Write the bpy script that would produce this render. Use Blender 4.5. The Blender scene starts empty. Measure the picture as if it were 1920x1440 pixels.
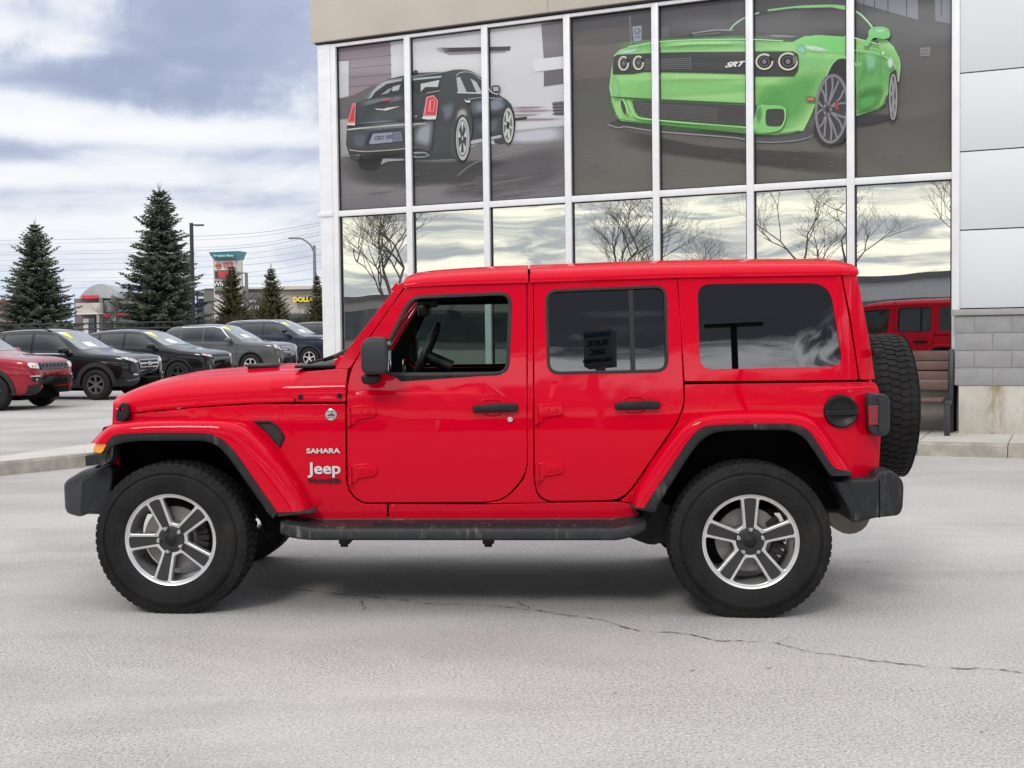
import bpy, bmesh, math, random
from math import sin, cos, pi, radians, sqrt
from mathutils import Vector, Matrix, noise
from mathutils.geometry import tessellate_polygon
from mathutils.bvhtree import BVHTree
random.seed(7)
SC = bpy.context.scene
COL = SC.collection
# ------------------------------------------------------------------ camera
CAMH, PITCH, ROLL, FPX = 1.5026, .0441, -.0181, 2552.0
CX, CY = 695.03, 728.02
_F = Vector((0, cos(PITCH), -sin(PITCH))); _R0 = Vector((1, 0, 0)); _U0 = _R0.cross(_F)
_R = _R0 * cos(ROLL) + _U0 * sin(ROLL); _U = -_R0 * sin(ROLL) + _U0 * cos(ROLL)
CAM = Vector((0, 0, CAMH))
cd = bpy.data.cameras.new('camera'); co = bpy.data.objects.new('camera', cd); COL.objects.link(co)
cd.sensor_width = 36; cd.lens = 36 * FPX / 1920
cd.shift_x = (960 - CX) / 1920; cd.shift_y = (CY - 720) / 1920
cd.clip_start = .05; cd.clip_end = 3000
m = Matrix((_R, _U, -_F)).transposed().to_4x4(); m.translation = CAM
co.matrix_world = m
SC.camera = co
# ------------------------------------------------------------------ world
SUN_EL, SUN_AZ = radians(38), radians(205)      # azimuth measured clockwise from +Y
w = bpy.data.worlds.new('World'); SC.world = w; w.use_nodes = True
nt = w.node_tree; nt.nodes.clear()
def N(t, **k):
    n = nt.nodes.new(t)
    for a, b in k.items(): setattr(n, a, b)
    return n
def L(a, b): nt.links.new(a, b)
def M_(op, a, b=None, c=None, clamp=False):
    n = N('ShaderNodeMath', operation=op, use_clamp=clamp)
    for i, v in enumerate((a, b, c)):
        if v is None: continue
        if isinstance(v, (int, float)): n.inputs[i].default_value = v
        else: L(v, n.inputs[i])
    return n.outputs[0]
def SM(x, a, b):
    n = N('ShaderNodeMapRange', interpolation_type='SMOOTHSTEP')
    L(x, n.inputs[0]); n.inputs[1].default_value = a; n.inputs[2].default_value = b
    return n.outputs[0]
def MIX(f, a, b):
    n = N('ShaderNodeMix', data_type='RGBA')
    for s, v in ((0, f), (6, a), (7, b)):
        if isinstance(v, tuple): n.inputs[s].default_value = v + (1,)
        elif isinstance(v, (int, float)): n.inputs[s].default_value = v
        else: L(v, n.inputs[s])
    return n.outputs[2]
tc = N('ShaderNodeTexCoord'); sp = N('ShaderNodeSeparateXYZ'); L(tc.outputs['Generated'], sp.inputs[0])
X, Y, Z = sp.outputs
sky = N('ShaderNodeTexSky', sky_type='NISHITA'); sky.sun_disc = False
sky.sun_elevation = SUN_EL; sky.sun_rotation = SUN_AZ; sky.air_density = 1.2
zz = M_('ADD', M_('MAXIMUM', Z, 0.0), .16)
px_, py_ = M_('DIVIDE', X, zz), M_('DIVIDE', Y, zz)
cb = N('ShaderNodeCombineXYZ'); L(px_, cb.inputs[0]); L(py_, cb.inputs[1])
n1 = N('ShaderNodeTexNoise'); L(cb.outputs[0], n1.inputs[0]); n1.inputs['Scale'].default_value = 1.25
n1.inputs['Detail'].default_value = 10; n1.inputs['Roughness'].default_value = .60; n1.inputs['Distortion'].default_value = .5
# low horizontal streaks near the horizon
mp = N('ShaderNodeMapping'); L(tc.outputs['Generated'], mp.inputs[0]); mp.inputs['Scale'].default_value = (3.4, 3.4, 20)
n2 = N('ShaderNodeTexNoise'); L(mp.outputs[0], n2.inputs[0]); n2.inputs['Scale'].default_value = 1.3
n2.inputs['Detail'].default_value = 9; n2.inputs['Roughness'].default_value = .58; n2.inputs['Distortion'].default_value = .5
n5 = N('ShaderNodeTexNoise'); L(tc.outputs['Generated'], n5.inputs[0]); n5.inputs['Scale'].default_value = 11; n5.inputs['Detail'].default_value = 7; n5.inputs['Roughness'].default_value = .6
wob = M_('MULTIPLY', M_('SUBTRACT', n5.outputs[0], .5), 2.2)
def blob(px, py, sx, sz):
    d = (_F + _R * ((px - CX) / FPX) - _U * ((py - CY) / FPX)).normalized()
    a = M_('DIVIDE', M_('SUBTRACT', X, d.x), sx); b = M_('DIVIDE', M_('SUBTRACT', Z, d.z), sz)
    r = M_('ADD', M_('SQRT', M_('ADD', M_('MULTIPLY', a, a), M_('MULTIPLY', b, b))), wob)
    g = M_('SUBTRACT', 1.0, SM(r, .2, 1.25)); return M_('MULTIPLY', g, SM(Y, .2, .5))
nn = M_('ADD', M_('MULTIPLY', n1.outputs[0], .70), M_('MULTIPLY', n2.outputs[0], .30))
BL = [(430, 90, .15, .060, -.26), (130, 160, .08, .028, -.22), (430, 200, .12, .020, -.14), (60, 85, .07, .018, .20), (330, 142, .024, .012, .16), (60, 200, .07, .022, .22), (290, 250, .16, .012, .17), (500, 292, .09, .011, -.11), (140, 330, .12, .010, .15), (330, 430, .25, .020, .10), (130, 272, .12, .012, -.13), (430, 375, .08, .010, -.07)]
bias = None
for (bx_, by_, sx_, sz_, am_) in BL:
    t_ = M_('MULTIPLY', blob(bx_, by_, sx_, sz_), am_); bias = t_ if bias is None else M_('ADD', bias, t_)
front = M_('ADD', nn, bias)
cr = N('ShaderNodeValToRGB'); L(front, cr.inputs[0]); e = cr.color_ramp.elements
cr.color_ramp.interpolation = 'B_SPLINE'
e[0].position = .20; e[0].color = (.34, .385, .55, 1)
e[1].position = .80; e[1].color = (.95, .95, .97, 1)
for p, c in ((.33, (.42, .47, .63)), (.42, (.57, .62, .75)), (.50, (.76, .79, .86)), (.58, (.86, .875, .92))):
    q = e.new(p); q.color = c + (1,)
hz = MIX(SM(n2.outputs[0], .4, .6), (.62, .72, .90), (.93, .94, .96))
skyf = MIX(M_('MULTIPLY', M_('SUBTRACT', 1.0, SM(Z, .015, .075)), .85), cr.outputs[0], hz)
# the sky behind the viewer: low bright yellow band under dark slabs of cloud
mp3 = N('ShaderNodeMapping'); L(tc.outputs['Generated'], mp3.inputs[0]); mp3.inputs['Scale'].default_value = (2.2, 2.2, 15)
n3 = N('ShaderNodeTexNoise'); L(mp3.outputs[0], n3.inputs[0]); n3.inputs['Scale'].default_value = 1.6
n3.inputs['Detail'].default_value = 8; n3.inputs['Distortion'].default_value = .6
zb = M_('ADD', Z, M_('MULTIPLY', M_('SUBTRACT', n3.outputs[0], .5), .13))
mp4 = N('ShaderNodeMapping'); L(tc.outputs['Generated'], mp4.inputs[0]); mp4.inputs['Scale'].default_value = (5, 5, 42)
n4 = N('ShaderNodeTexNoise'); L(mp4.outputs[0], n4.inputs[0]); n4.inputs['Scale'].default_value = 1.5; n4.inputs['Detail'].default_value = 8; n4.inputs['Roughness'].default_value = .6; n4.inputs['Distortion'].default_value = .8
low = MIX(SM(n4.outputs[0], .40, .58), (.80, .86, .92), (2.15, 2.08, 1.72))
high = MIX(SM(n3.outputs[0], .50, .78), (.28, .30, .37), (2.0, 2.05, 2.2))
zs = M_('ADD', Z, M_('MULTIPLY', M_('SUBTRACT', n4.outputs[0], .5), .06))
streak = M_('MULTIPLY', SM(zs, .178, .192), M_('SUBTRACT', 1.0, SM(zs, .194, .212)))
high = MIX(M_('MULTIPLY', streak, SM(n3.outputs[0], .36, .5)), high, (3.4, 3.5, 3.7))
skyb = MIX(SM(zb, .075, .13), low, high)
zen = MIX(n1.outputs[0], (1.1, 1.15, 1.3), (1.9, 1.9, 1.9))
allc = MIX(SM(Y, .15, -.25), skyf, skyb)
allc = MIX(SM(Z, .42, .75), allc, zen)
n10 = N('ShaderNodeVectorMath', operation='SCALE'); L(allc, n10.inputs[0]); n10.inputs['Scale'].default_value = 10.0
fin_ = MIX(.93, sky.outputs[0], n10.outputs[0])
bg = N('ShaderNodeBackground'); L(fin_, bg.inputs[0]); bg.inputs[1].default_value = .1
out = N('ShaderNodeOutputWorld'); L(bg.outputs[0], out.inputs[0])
# ------------------------------------------------------------------ sun through cloud
sd = bpy.data.lights.new('sun', 'SUN'); sd.energy = 1.3; sd.angle = radians(14); sd.color = (1, .95, .86)
so = bpy.data.objects.new('sun', sd); COL.objects.link(so)
sdir = Vector((sin(SUN_AZ) * cos(SUN_EL), cos(SUN_AZ) * cos(SUN_EL), sin(SUN_EL)))
so.rotation_euler = sdir.to_track_quat('Z', 'Y').to_euler(); so.location = (0, 0, 30)
SC.view_settings.view_transform = 'Standard'; SC.view_settings.look = 'None'
SC.view_settings.exposure = 0.12; SC.view_settings.gamma = 1
SC.cycles.max_bounces = 8; SC.cycles.transparent_max_bounces = 16
SC.cycles.caustics_reflective = False; SC.cycles.caustics_refractive = False
# ------------------------------------------------------------------ measuring helpers (photo pixel -> point on a real surface)
def ray(px, py): return _F + _R * ((px - CX) / FPX) - _U * ((py - CY) / FPX)
def at_depth(px, py, d):                  # on the upright plane Y = d
    r = ray(px, py); return CAM + r * (d / r.y)
def ground_at(px, py, z=0.0):
    r = ray(px, py); return CAM + r * ((z - CAMH) / r.z)
FA = -.4799; FW = Vector((cos(FA), sin(FA), 0)); FN = Vector((FW.y, -FW.x, 0)); FP = Vector((-.4774, 20.1206, 0))
def fac(px, py, o=0.0):                    # -> (along the facade, height)
    P = FP + FN * o; r = ray(px, py); t = (P - CAM).dot(FN) / r.dot(FN); q = CAM + r * t
    return ((q - P).dot(FW), q.z)
JA = -.12; JU = Vector((cos(JA), sin(JA), 0)); JV = Vector((-sin(JA), cos(JA), 0)); JP = Vector((-1.079, 7.1987, 0))
def jp(px, py, y=0.0):                     # -> (x rearwards from front axle, height) at depth y in the red vehicle
    P = JP + JV * y; r = ray(px, py); t = (P - CAM).dot(JV) / r.dot(JV); q = CAM + r * t
    return ((q - P).dot(JU), q.z)
# ------------------------------------------------------------------ object helpers
def tag(o, label=None, cat=None, group=None, kind=None):
    if label: o['label'] = label
    if cat: o['category'] = cat
    if group: o['group'] = group
    if kind: o['kind'] = kind
    return o
def empty(name, loc=(0, 0, 0), rz=0.0):
    o = bpy.data.objects.new(name, None); COL.objects.link(o); o.location = loc; o.rotation_euler = (0, 0, rz)
    o.empty_display_size = .2; return o
def fin(bm, name, mat, parent=None, smooth=40, wn=False, sub=0, weld=True):
    if weld: bmesh.ops.remove_doubles(bm, verts=bm.verts, dist=1e-5)
    if sub == 0:
        for ed in bm.edges:
            ed.smooth = len(ed.link_faces) == 2 and ed.calc_face_angle(9) < radians(smooth)
    for fc in bm.faces: fc.smooth = smooth > 0
    cl = bm.verts.layers.float_vector.get('cn'); cn = None
    if cl and smooth > 0:
        bm.verts.ensure_lookup_table(); cn = [v[cl].copy() for v in bm.verts]; bm.verts.layers.float_vector.remove(cl)
    me = bpy.data.meshes.new(name); bm.to_mesh(me); bm.free()
    if cn:
        ls = []; z0 = Vector((0, 0, 0))
        for pl in me.polygons:
            for vi in pl.vertices:
                q = cn[vi]; ls.append(q if q.length > .5 and q.dot(pl.normal) > .75 else z0)
        me.normals_split_custom_set(ls)
    for mm in (mat if isinstance(mat, (list, tuple)) else [mat]): me.materials.append(mm)
    o = bpy.data.objects.new(name, me); COL.objects.link(o)
    if parent is not None: o.parent = parent
    if sub:
        s_ = o.modifiers.new('sub', 'SUBSURF'); s_.levels = s_.render_levels = sub
    if wn:
        q_ = o.modifiers.new('wn', 'WEIGHTED_NORMAL'); q_.keep_sharp = True
    return o
def copy_tree(o, parent=None):
    c = o.copy(); COL.objects.link(c)
    if parent is not None:
        c.parent = parent; c.matrix_parent_inverse = Matrix.Identity(4)
    for ch in o.children: copy_tree(ch, c)
    return c
def curve_bm(loops, t=0.0, bev=0.0, res=2, grow=0.0):
    cu = bpy.data.curves.new('tmp', 'CURVE'); cu.dimensions = '2D'; cu.fill_mode = 'BOTH'
    for lp in loops:
        s_ = cu.splines.new('POLY'); s_.points.add(len(lp) - 1)
        for p, q in zip(s_.points, lp): p.co = (q[0], q[1], 0, 1)
        s_.use_cyclic_u = True
    cu.extrude = max(t / 2 - bev, 0); cu.bevel_depth = bev; cu.bevel_resolution = res; cu.offset = -bev + grow
    ob = bpy.data.objects.new('tmp', cu); me = bpy.data.meshes.new_from_object(ob)
    bm = bmesh.new(); bm.from_mesh(me)
    bpy.data.objects.remove(ob); bpy.data.curves.remove(cu); bpy.data.meshes.remove(me)
    bmesh.ops.remove_doubles(bm, verts=bm.verts, dist=1e-5)
    return bm
def slab(loops, t=.03, bev=.004, yf=None, step=.12, res=2, grow=0.0):
    """plate in the XZ plane, its outer face (towards -Y) at y = 0 or yf(x, z)"""
    bm = curve_bm(loops, t, bev, res, grow)
    for v in bm.verts: v.co = Vector((v.co.x, -v.co.z + t / 2, v.co.y))
    if yf is not None:
        xs = [v.co.x for v in bm.verts]; zs = [v.co.z for v in bm.verts]
        for ax, lo, hi in ((0, min(xs), max(xs)), (2, min(zs), max(zs))):
            k = int((hi - lo) / step) + 1
            for i in range(1, k):
                no = Vector((0, 0, 0)); no[ax] = 1; pt = Vector((0, 0, 0)); pt[ax] = lo + (hi - lo) * i / k
                bmesh.ops.bisect_plane(bm, geom=bm.verts[:] + bm.edges[:] + bm.faces[:], plane_co=pt, plane_no=no, dist=1e-6)
        cl = bm.verts.layers.float_vector.new('cn'); fr = [v for v in bm.verts if abs(v.co.y) < 1e-5]; e_ = .002
        for v in fr:
            x, z = v.co.x, v.co.z
            v[cl] = Vector(((yf(x + e_, z) - yf(x - e_, z)) / (2 * e_), -1, (yf(x, z + e_) - yf(x, z - e_)) / (2 * e_))).normalized()
        for v in bm.verts: v.co.y += yf(v.co.x, v.co.z)
    bmesh.ops.recalc_face_normals(bm, faces=bm.faces)
    return bm
def rnd(pts, r=None, seg=5):
    """round the corners of a polygon; pts (a, b) or (a, b, radius)"""
    out = []; n = len(pts)
    for i, p in enumerate(pts):
        rr = p[2] if len(p) > 2 else r
        P = Vector(p[:2]); A = Vector(pts[i - 1][:2]); B = Vector(pts[(i + 1) % n][:2])
        a = A - P; b = B - P
        if not rr or a.length < 1e-6 or b.length < 1e-6: out.append(tuple(P)); continue
        d = min(rr, a.length * .48, b.length * .48); pa = P + a.normalized() * d; pb = P + b.normalized() * d
        for k in range(seg + 1):
            t = k / seg; q = pa * (1 - t) ** 2 + P * 2 * t * (1 - t) + pb * t * t; out.append(tuple(q))
    return out
def spline(pts, n=32, closed=False):
    """Catmull-Rom resample of a polyline by length"""
    P = [Vector(p) for p in pts]; res = []
    if not closed: P = [P[0] * 2 - P[1]] + P + [P[-1] * 2 - P[-2]]
    else: P = [P[-1]] + P + [P[0], P[1]]
    fine = []
    for i in range(1, len(P) - 2):
        for k in range(12):
            t = k / 12; a, b, c, d = P[i - 1], P[i], P[i + 1], P[i + 2]
            fine.append(.5 * ((2 * b) + (c - a) * t + (2 * a - 5 * b + 4 * c - d) * t * t + (3 * b - a - 3 * c + d) * t ** 3))
    fine.append(P[-2].copy())
    ac = [0]
    for a, b in zip(fine, fine[1:]): ac.append(ac[-1] + (b - a).length)
    j = 0
    for i in range(n):
        s_ = ac[-1] * i / (n - 1)
        while j < len(ac) - 2 and ac[j + 1] < s_: j += 1
        t = (s_ - ac[j]) / max(ac[j + 1] - ac[j], 1e-9); res.append(fine[j].lerp(fine[j + 1], min(max(t, 0), 1)))
    return res
def grid(rows, bm=None, close=False, mi=0):
    bm = bm or bmesh.new(); V = [[bm.verts.new(p) for p in r] for r in rows]
    for i in range(len(V) - 1):
        k = len(V[i]); 
        for j in range(k if close else k - 1):
            q = (V[i][j], V[i][(j + 1) % k], V[i + 1][(j + 1) % k], V[i + 1][j])
            try: f_ = bm.faces.new(q); f_.material_index = mi
            except ValueError: pass
    return bm
def box(bm, a, b, bev=0.0, mi=0, mat=None):
    a = Vector(a); b = Vector(b); r = bmesh.ops.create_cube(bm, size=1.0); vs = r['verts']
    for v in vs:
        v.co = Vector(((a[i] + b[i]) / 2 + v.co[i] * abs(b[i] - a[i]) for i in range(3)))
    fs = set(f for v in vs for f in v.link_faces)
    if bev:
        es = list(set(e_ for v in vs for e_ in v.link_edges))
        r2 = bmesh.ops.bevel(bm, geom=es, offset=bev, segments=2, profile=.5, affect='EDGES')
        fs = set(r2['faces']) | set(f for f in fs if f.is_valid); vs = list(set(v for f in fs for v in f.verts))
    for f in fs: f.material_index = mi
    if mat is not None:
        for v in vs: v.co = mat @ v.co
    return vs
def tube(bm, pts, rad, seg=8, cap=True, mi=0):
    P = [Vector(p) for p in pts]; n = len(P); rows = []; up = Vector((0, 0, 1)); prev = None
    for i, p in enumerate(P):
        d = (P[min(i + 1, n - 1)] - P[max(i - 1, 0)]).normalized()
        a = d.cross(up if abs(d.z) < .95 else Vector((1, 0, 0))) if prev is None else prev - d * prev.dot(d)
        a.normalize(); prev = a; b = d.cross(a); r = rad[i] if isinstance(rad, (list, tuple)) else rad
        rows.append([bm.verts.new(p + a * (r * cos(2 * pi * k / seg)) + b * (r * sin(2 * pi * k / seg))) for k in range(seg)])
    for i in range(n - 1):
        for k in range(seg):
            f_ = bm.faces.new((rows[i][k], rows[i][(k + 1) % seg], rows[i + 1][(k + 1) % seg], rows[i + 1][k])); f_.material_index = mi
    if cap:
        for r_ in (rows[0][::-1], rows[-1]):
            f_ = bm.faces.new(r_); f_.material_index = mi
    return bm
def lathe(prof, seg=48, bm=None, c=(0, 0, 0), mi=0):
    """profile of (radius, y) turned round the Y axis"""
    bm = bm or bmesh.new(); c = Vector(c); rows = []
    for r, y in prof:
        if r < 1e-6: rows.append([bm.verts.new(c + Vector((0, y, 0)))])
        else: rows.append([bm.verts.new(c + Vector((r * cos(2 * pi * k / seg), y, r * sin(2 * pi * k / seg)))) for k in range(seg)])
    for a, b in zip(rows, rows[1:]):
        for k in range(seg):
            q = [a[k % len(a)], a[(k + 1) % len(a)], b[(k + 1) % len(b)], b[k % len(b)]]
            q = list(dict.fromkeys(q))
            if len(q) > 2:
                f_ = bm.faces.new(q); f_.material_index = mi
    bmesh.ops.recalc_face_normals(bm, faces=bm.faces)
    return bm
def circ(cx, cy, r, n=32, sx=1.0): return [(cx + r * sx * cos(2 * pi * k / n), cy + r * sin(2 * pi * k / n)) for k in range(n)]
def text_bm(s, size, depth=.004, bold=0.0, shear=0.0, sx=1.0, align='CENTER', bev=0.0):
    """text standing in the XZ plane, reading from -Y"""
    cu = bpy.data.curves.new('tmp', 'FONT'); cu.body = s; cu.size = size; cu.extrude = depth / 2; cu.offset = bold; cu.shear = shear
    cu.align_x = align; cu.align_y = 'CENTER'; cu.resolution_u = 4; cu.bevel_depth = bev
    ob = bpy.data.objects.new('tmp', cu); me = bpy.data.meshes.new_from_object(ob)
    bm = bmesh.new(); bm.from_mesh(me); bpy.data.objects.remove(ob); bpy.data.curves.remove(cu); bpy.data.meshes.remove(me)
    for v in bm.verts: v.co = Vector((v.co.x * sx, -v.co.z, v.co.y))
    return bm
def merge(bm, other, mi=None, M=None):
    me = bpy.data.meshes.new('t'); 
    if M is not None: other.transform(M)
    if mi is not None:
        for f_ in other.faces: f_.material_index = mi
    other.to_mesh(me); other.free(); bm.from_mesh(me); bpy.data.meshes.remove(me); return bm
def lin(r, g, b):
    return tuple(((c / 255) / 12.92 if c / 255 <= .04045 else ((c / 255 + .055) / 1.055) ** 2.4) for c in (r, g, b))
# ------------------------------------------------------------------ materials
class MB:
    def __init__(s, name):
        s.m = bpy.data.materials.new(name); s.m.use_nodes = True; s.t = s.m.node_tree; s.b = s.t.nodes['Principled BSDF']
        s.tc = s.t.nodes.new('ShaderNodeTexCoord')
    def n(s, t, **k):
        q = s.t.nodes.new(t)
        for a, b in k.items(): setattr(q, a, b)
        return q
    def l(s, a, b): s.t.links.new(a, b)
    def noise(s, scale, detail=4, rough=.55, vec='Object', dist=0, stretch=None):
        q = s.n('ShaderNodeTexNoise'); v = s.tc.outputs[vec]
        if stretch:
            mp_ = s.n('ShaderNodeMapping'); s.l(v, mp_.inputs[0]); mp_.inputs['Scale'].default_value = stretch; v = mp_.outputs[0]
        s.l(v, q.inputs[0]); q.inputs['Scale'].default_value = scale; q.inputs['Detail'].default_value = detail
        q.inputs['Roughness'].default_value = rough; q.inputs['Distortion'].default_value = dist; return q.outputs[0]
    def rmp(s, x, *st):
        q = s.n('ShaderNodeValToRGB'); s.l(x, q.inputs[0]); e_ = q.color_ramp.elements
        for i, (p, c) in enumerate(st):
            if i < 2: k = e_[i]; k.position = p
            else: k = e_.new(p)
            k.color = (c if len(c) == 4 else tuple(c) + (1,))
        return q.outputs[0]
    def mr(s, x, a, b, c=0., d=1.):
        q = s.n('ShaderNodeMapRange'); s.l(x, q.inputs[0])
        for i, v in enumerate((a, b, c, d)): q.inputs[i + 1].default_value = v
        return q.outputs[0]
    def mix(s, f_, a, b, mode='MIX'):
        q = s.n('ShaderNodeMix', data_type='RGBA', blend_type=mode)
        for i, v in ((0, f_), (6, a), (7, b)):
            if isinstance(v, tuple): q.inputs[i].default_value = v + (1,)
            elif isinstance(v, (int, float)): q.inputs[i].default_value = v
            else: s.l(v, q.inputs[i])
        return q.outputs[2]
    def bump(s, x, strength=.3, dist=.01, prev=None):
        q = s.n('ShaderNodeBump'); s.l(x, q.inputs['Height']); q.inputs['Strength'].default_value = strength; q.inputs['Distance'].default_value = dist
        if prev is not None: s.l(prev, q.inputs['Normal'])
        s.l(q.outputs[0], s.b.inputs['Normal']); return q.outputs[0]
    def base(s, v):
        if isinstance(v, tuple): s.b.inputs['Base Color'].default_value = v + (1,)
        else: s.l(v, s.b.inputs['Base Color'])
def simple(name, c, rough=.5, metal=0., coat=0., var=.12, vs=6., bump=0., bs=80., spec=.4, emit=None):
    q = MB(name); q.b.inputs['Roughness'].default_value = rough; q.b.inputs['Metallic'].default_value = metal
    q.b.inputs['Coat Weight'].default_value = coat; q.b.inputs['Coat Roughness'].default_value = .03
    q.b.inputs['Specular IOR Level'].default_value = spec
    if var:
        a = q.noise(vs, 5); q.base(q.rmp(a, (.3, tuple(k * (1 - var) for k in c)), (.7, tuple(min(k * (1 + var), 1) for k in c))))
    else: q.base(c)
    if bump: q.bump(q.noise(bs, 3), bump, .002)
    if emit: q.b.inputs['Emission Color'].default_value = emit[0] + (1,); q.b.inputs['Emission Strength'].default_value = emit[1]
    return q.m
def glassmat(name, tint, refl=1.0, rough=0.0, ior=1.5, body=None, bodyf=0.0):
    """thin glass: a tinted see-through sheet with a fresnel mirror on it"""
    q = MB(name); t = q.t; t.nodes.remove(q.b)
    tr = q.n('ShaderNodeBsdfTransparent'); tr.inputs[0].default_value = tint + (1,)
    gl = q.n('ShaderNodeBsdfGlossy'); gl.inputs['Roughness'].default_value = rough; gl.inputs[0].default_value = (1, 1, 1, 1)
    fr = q.n('ShaderNodeFresnel'); fr.inputs[0].default_value = ior
    mu = q.n('ShaderNodeMath', operation='MULTIPLY', use_clamp=True); q.l(fr.outputs[0], mu.inputs[0]); mu.inputs[1].default_value = refl
    mx = q.n('ShaderNodeMixShader'); q.l(mu.outputs[0], mx.inputs[0]); q.l(tr.outputs[0], mx.inputs[1]); q.l(gl.outputs[0], mx.inputs[2])
    src = mx.outputs[0]
    o = t.nodes['Material Output']; q.l(src, o.inputs[0]); return q.m
# paint with clear coat and faint dust
def paint(name, c, flake=0.0, dust=.04, rough=.38):
    q = MB(name); a = q.noise(2.2, 5); 
    q.base(q.mix(q.mr(a, .35, .8, 0, dust), c, (.35, .32, .30)))
    if name == 'red_paint':
        bp_ = q.n('ShaderNodeBump'); q.l(q.noise(3.2, 2, .4), bp_.inputs['Height']); bp_.inputs['Strength'].default_value = .12; bp_.inputs['Distance'].default_value = .012; q.l(bp_.outputs[0], q.b.inputs['Coat Normal'])
        sx = q.n('ShaderNodeSeparateXYZ'); q.l(q.tc.outputs['Object'], sx.inputs[0]); m3 = q.n('ShaderNodeMath', operation='MULTIPLY'); q.l(q.mr(sx.outputs[2], .78, .46, 0, 1), m3.inputs[0]); q.l(q.mr(q.noise(160, 4, .8), .50, .75, 0, .12), m3.inputs[1])
        q.base(q.mix(m3.outputs[0], c, (.34, .30, .27)))
    q.b.inputs['Roughness'].default_value = rough; q.b.inputs['Coat Weight'].default_value = .48 if name == 'red_paint' else 1; q.b.inputs['Coat Roughness'].default_value = .02
    q.b.inputs['Metallic'].default_value = flake
    q.b.inputs['Specular IOR Level'].default_value = .0 if name == 'red_paint' else .15
    q.b.inputs['Coat IOR'].default_value = 1.42; return q.m
RED = paint('red_paint', (.585, .0002, .017), dust=.003, rough=.5)
def plastic_dirty(name, c=(.018, .0195, .022)):
    q = MB(name); a = q.noise(3.5, 8, .65); b = q.noise(28, 6, .7, stretch=(1, 1, .25))
    f1 = q.mr(a, .44, .68, 0, .9); mul = q.n('ShaderNodeMath', operation='MULTIPLY'); q.l(f1, mul.inputs[0]); q.l(q.mr(b, .52, .75), mul.inputs[1])
    q.base(q.mix(mul.outputs[0], c, (.26, .245, .22))); q.b.inputs['Roughness'].default_value = .5; q.b.inputs['Specular IOR Level'].default_value = .28
    q.bump(q.noise(350, 2), .25, .001); return q.m
PLA = plastic_dirty('dusty_black_plastic')
PLB = simple('black_plastic', (.009, .0095, .0105), .42, spec=.3, var=.2, bump=.15, bs=400)
PLG = simple('grey_plastic', (.026, .028, .032), .42, spec=.28, var=.12, bump=.2, bs=500)
RUB = simple('window_rubber', (.012, .013, .014), .5, var=.1)
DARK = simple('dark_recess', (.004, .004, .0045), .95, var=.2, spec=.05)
CHAS = simple('chassis_steel', (.018, .017, .017), .75, var=.4, vs=14)
CHR = simple('bright_metal', (.72, .72, .73), .16, 1., var=.04)
LUG = simple('steel_nut', (.55, .55, .56), .25, 1., var=.05)
def rimmat():
    q = MB('machined_alloy'); a = q.noise(9, 5); q.base(q.rmp(a, (.3, (.58, .58, .58)), (.7, (.74, .74, .73))))
    q.b.inputs['Metallic'].default_value = .7; q.l(q.mr(a, .3, .7, .24, .36), q.b.inputs['Roughness']); return q.m
RIM = rimmat()
INS = simple('charcoal_wheel_insert', (.020, .021, .023), .38, 0., coat=.3, var=.15)
def tyremat():
    q = MB('tyre_rubber'); a = q.noise(5, 7, .65); b = q.noise(45, 5, .7)
    c1 = q.rmp(a, (.35, (.008, .008, .009)), (.72, (.022, .021, .020)))
    q.base(q.mix(q.mr(b, .55, .8, 0, .22), c1, (.07, .064, .058))); q.b.inputs['Roughness'].default_value = .72; q.b.inputs['Specular IOR Level'].default_value = .2
    # fine rings on the sidewall
    q.bump(q.noise(220, 3), .3, .0012); return q.m
TYR = tyremat()
GLT = glassmat('privacy_glass', (.045, .05, .055), 1.6, ior=1.52)
GLC = glassmat('clear_glass', (.62, .70, .67), 1.0)
GLF = glassmat('green_tinted_glass', (.50, .58, .55), .6)
AMB = simple('amber_lens', (.95, .32, .01), .12, coat=1, var=.1, vs=40)
LRED = simple('red_lens', (.20, .002, .005), .10, coat=1, var=.15, vs=30)
LEA = simple('charcoal_seat_cloth', (.022, .022, .024), .8, var=.2)
# ================================================================== the red four door off-roader
JX0, JY0, JW = 1.504, .927, 1.853          # local origin = middle of the wheelbase, mid width
jeep = empty('off_road_suv', JP + JU * JX0 + JV * JY0, JA)
tag(jeep, 'glossy red four-door off-roader with hardtop, parked side-on in front of the showroom', 'off-road vehicle')
OFF = Matrix.Translation((-JX0, -JY0, 0))
def mirror_bm(bm):
    cl = bm.verts.layers.float_vector.get('cn')
    for v in bm.verts:
        v.co.y = JW - v.co.y
        if cl: v[cl] = Vector((v[cl].x, -v[cl].y, v[cl].z))
    bmesh.ops.reverse_faces(bm, faces=bm.faces)
def jadd(bm, name, mat, parent=None, **k):
    if bm is None: return None
    bm.transform(OFF); return fin(bm, name, mat, parent or jeep, **k)
def yb(x, z):
    y = .135 + .15 * (z - .85) ** 2
    if z > 1.08: y = .143 + (z - 1.08) * .115
    t = min(max((z - 1.148) / .016, 0), 1); y += .010 * t * t * (3 - 2 * t)
    if x < .62: y += (.62 - x) * .15
    if x > 3.45: y += (x - 3.45) ** 2 * 1.9
    return y
def JS(pts, yf=yb, dy=0.0, y0=None):
    out = []
    for p in pts:
        y = .14 if y0 is None else y0
        for _ in range(1 if y0 is not None else 5):
            x, z = jp(p[0], p[1], y)
            if y0 is None: y = yf(x, z) + dy
        out.append((x, z) + tuple(p[2:]))
    return out
def both(name, fn, mat, parents=(None, None), **k):
    """build the near part and its mirror on the far side"""
    res = []
    for side in (0, 1):
        bm = fn()
        if side: mirror_bm(bm)
        res.append(jadd(bm, name, mat, parents[side], **k))
    return res
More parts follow.
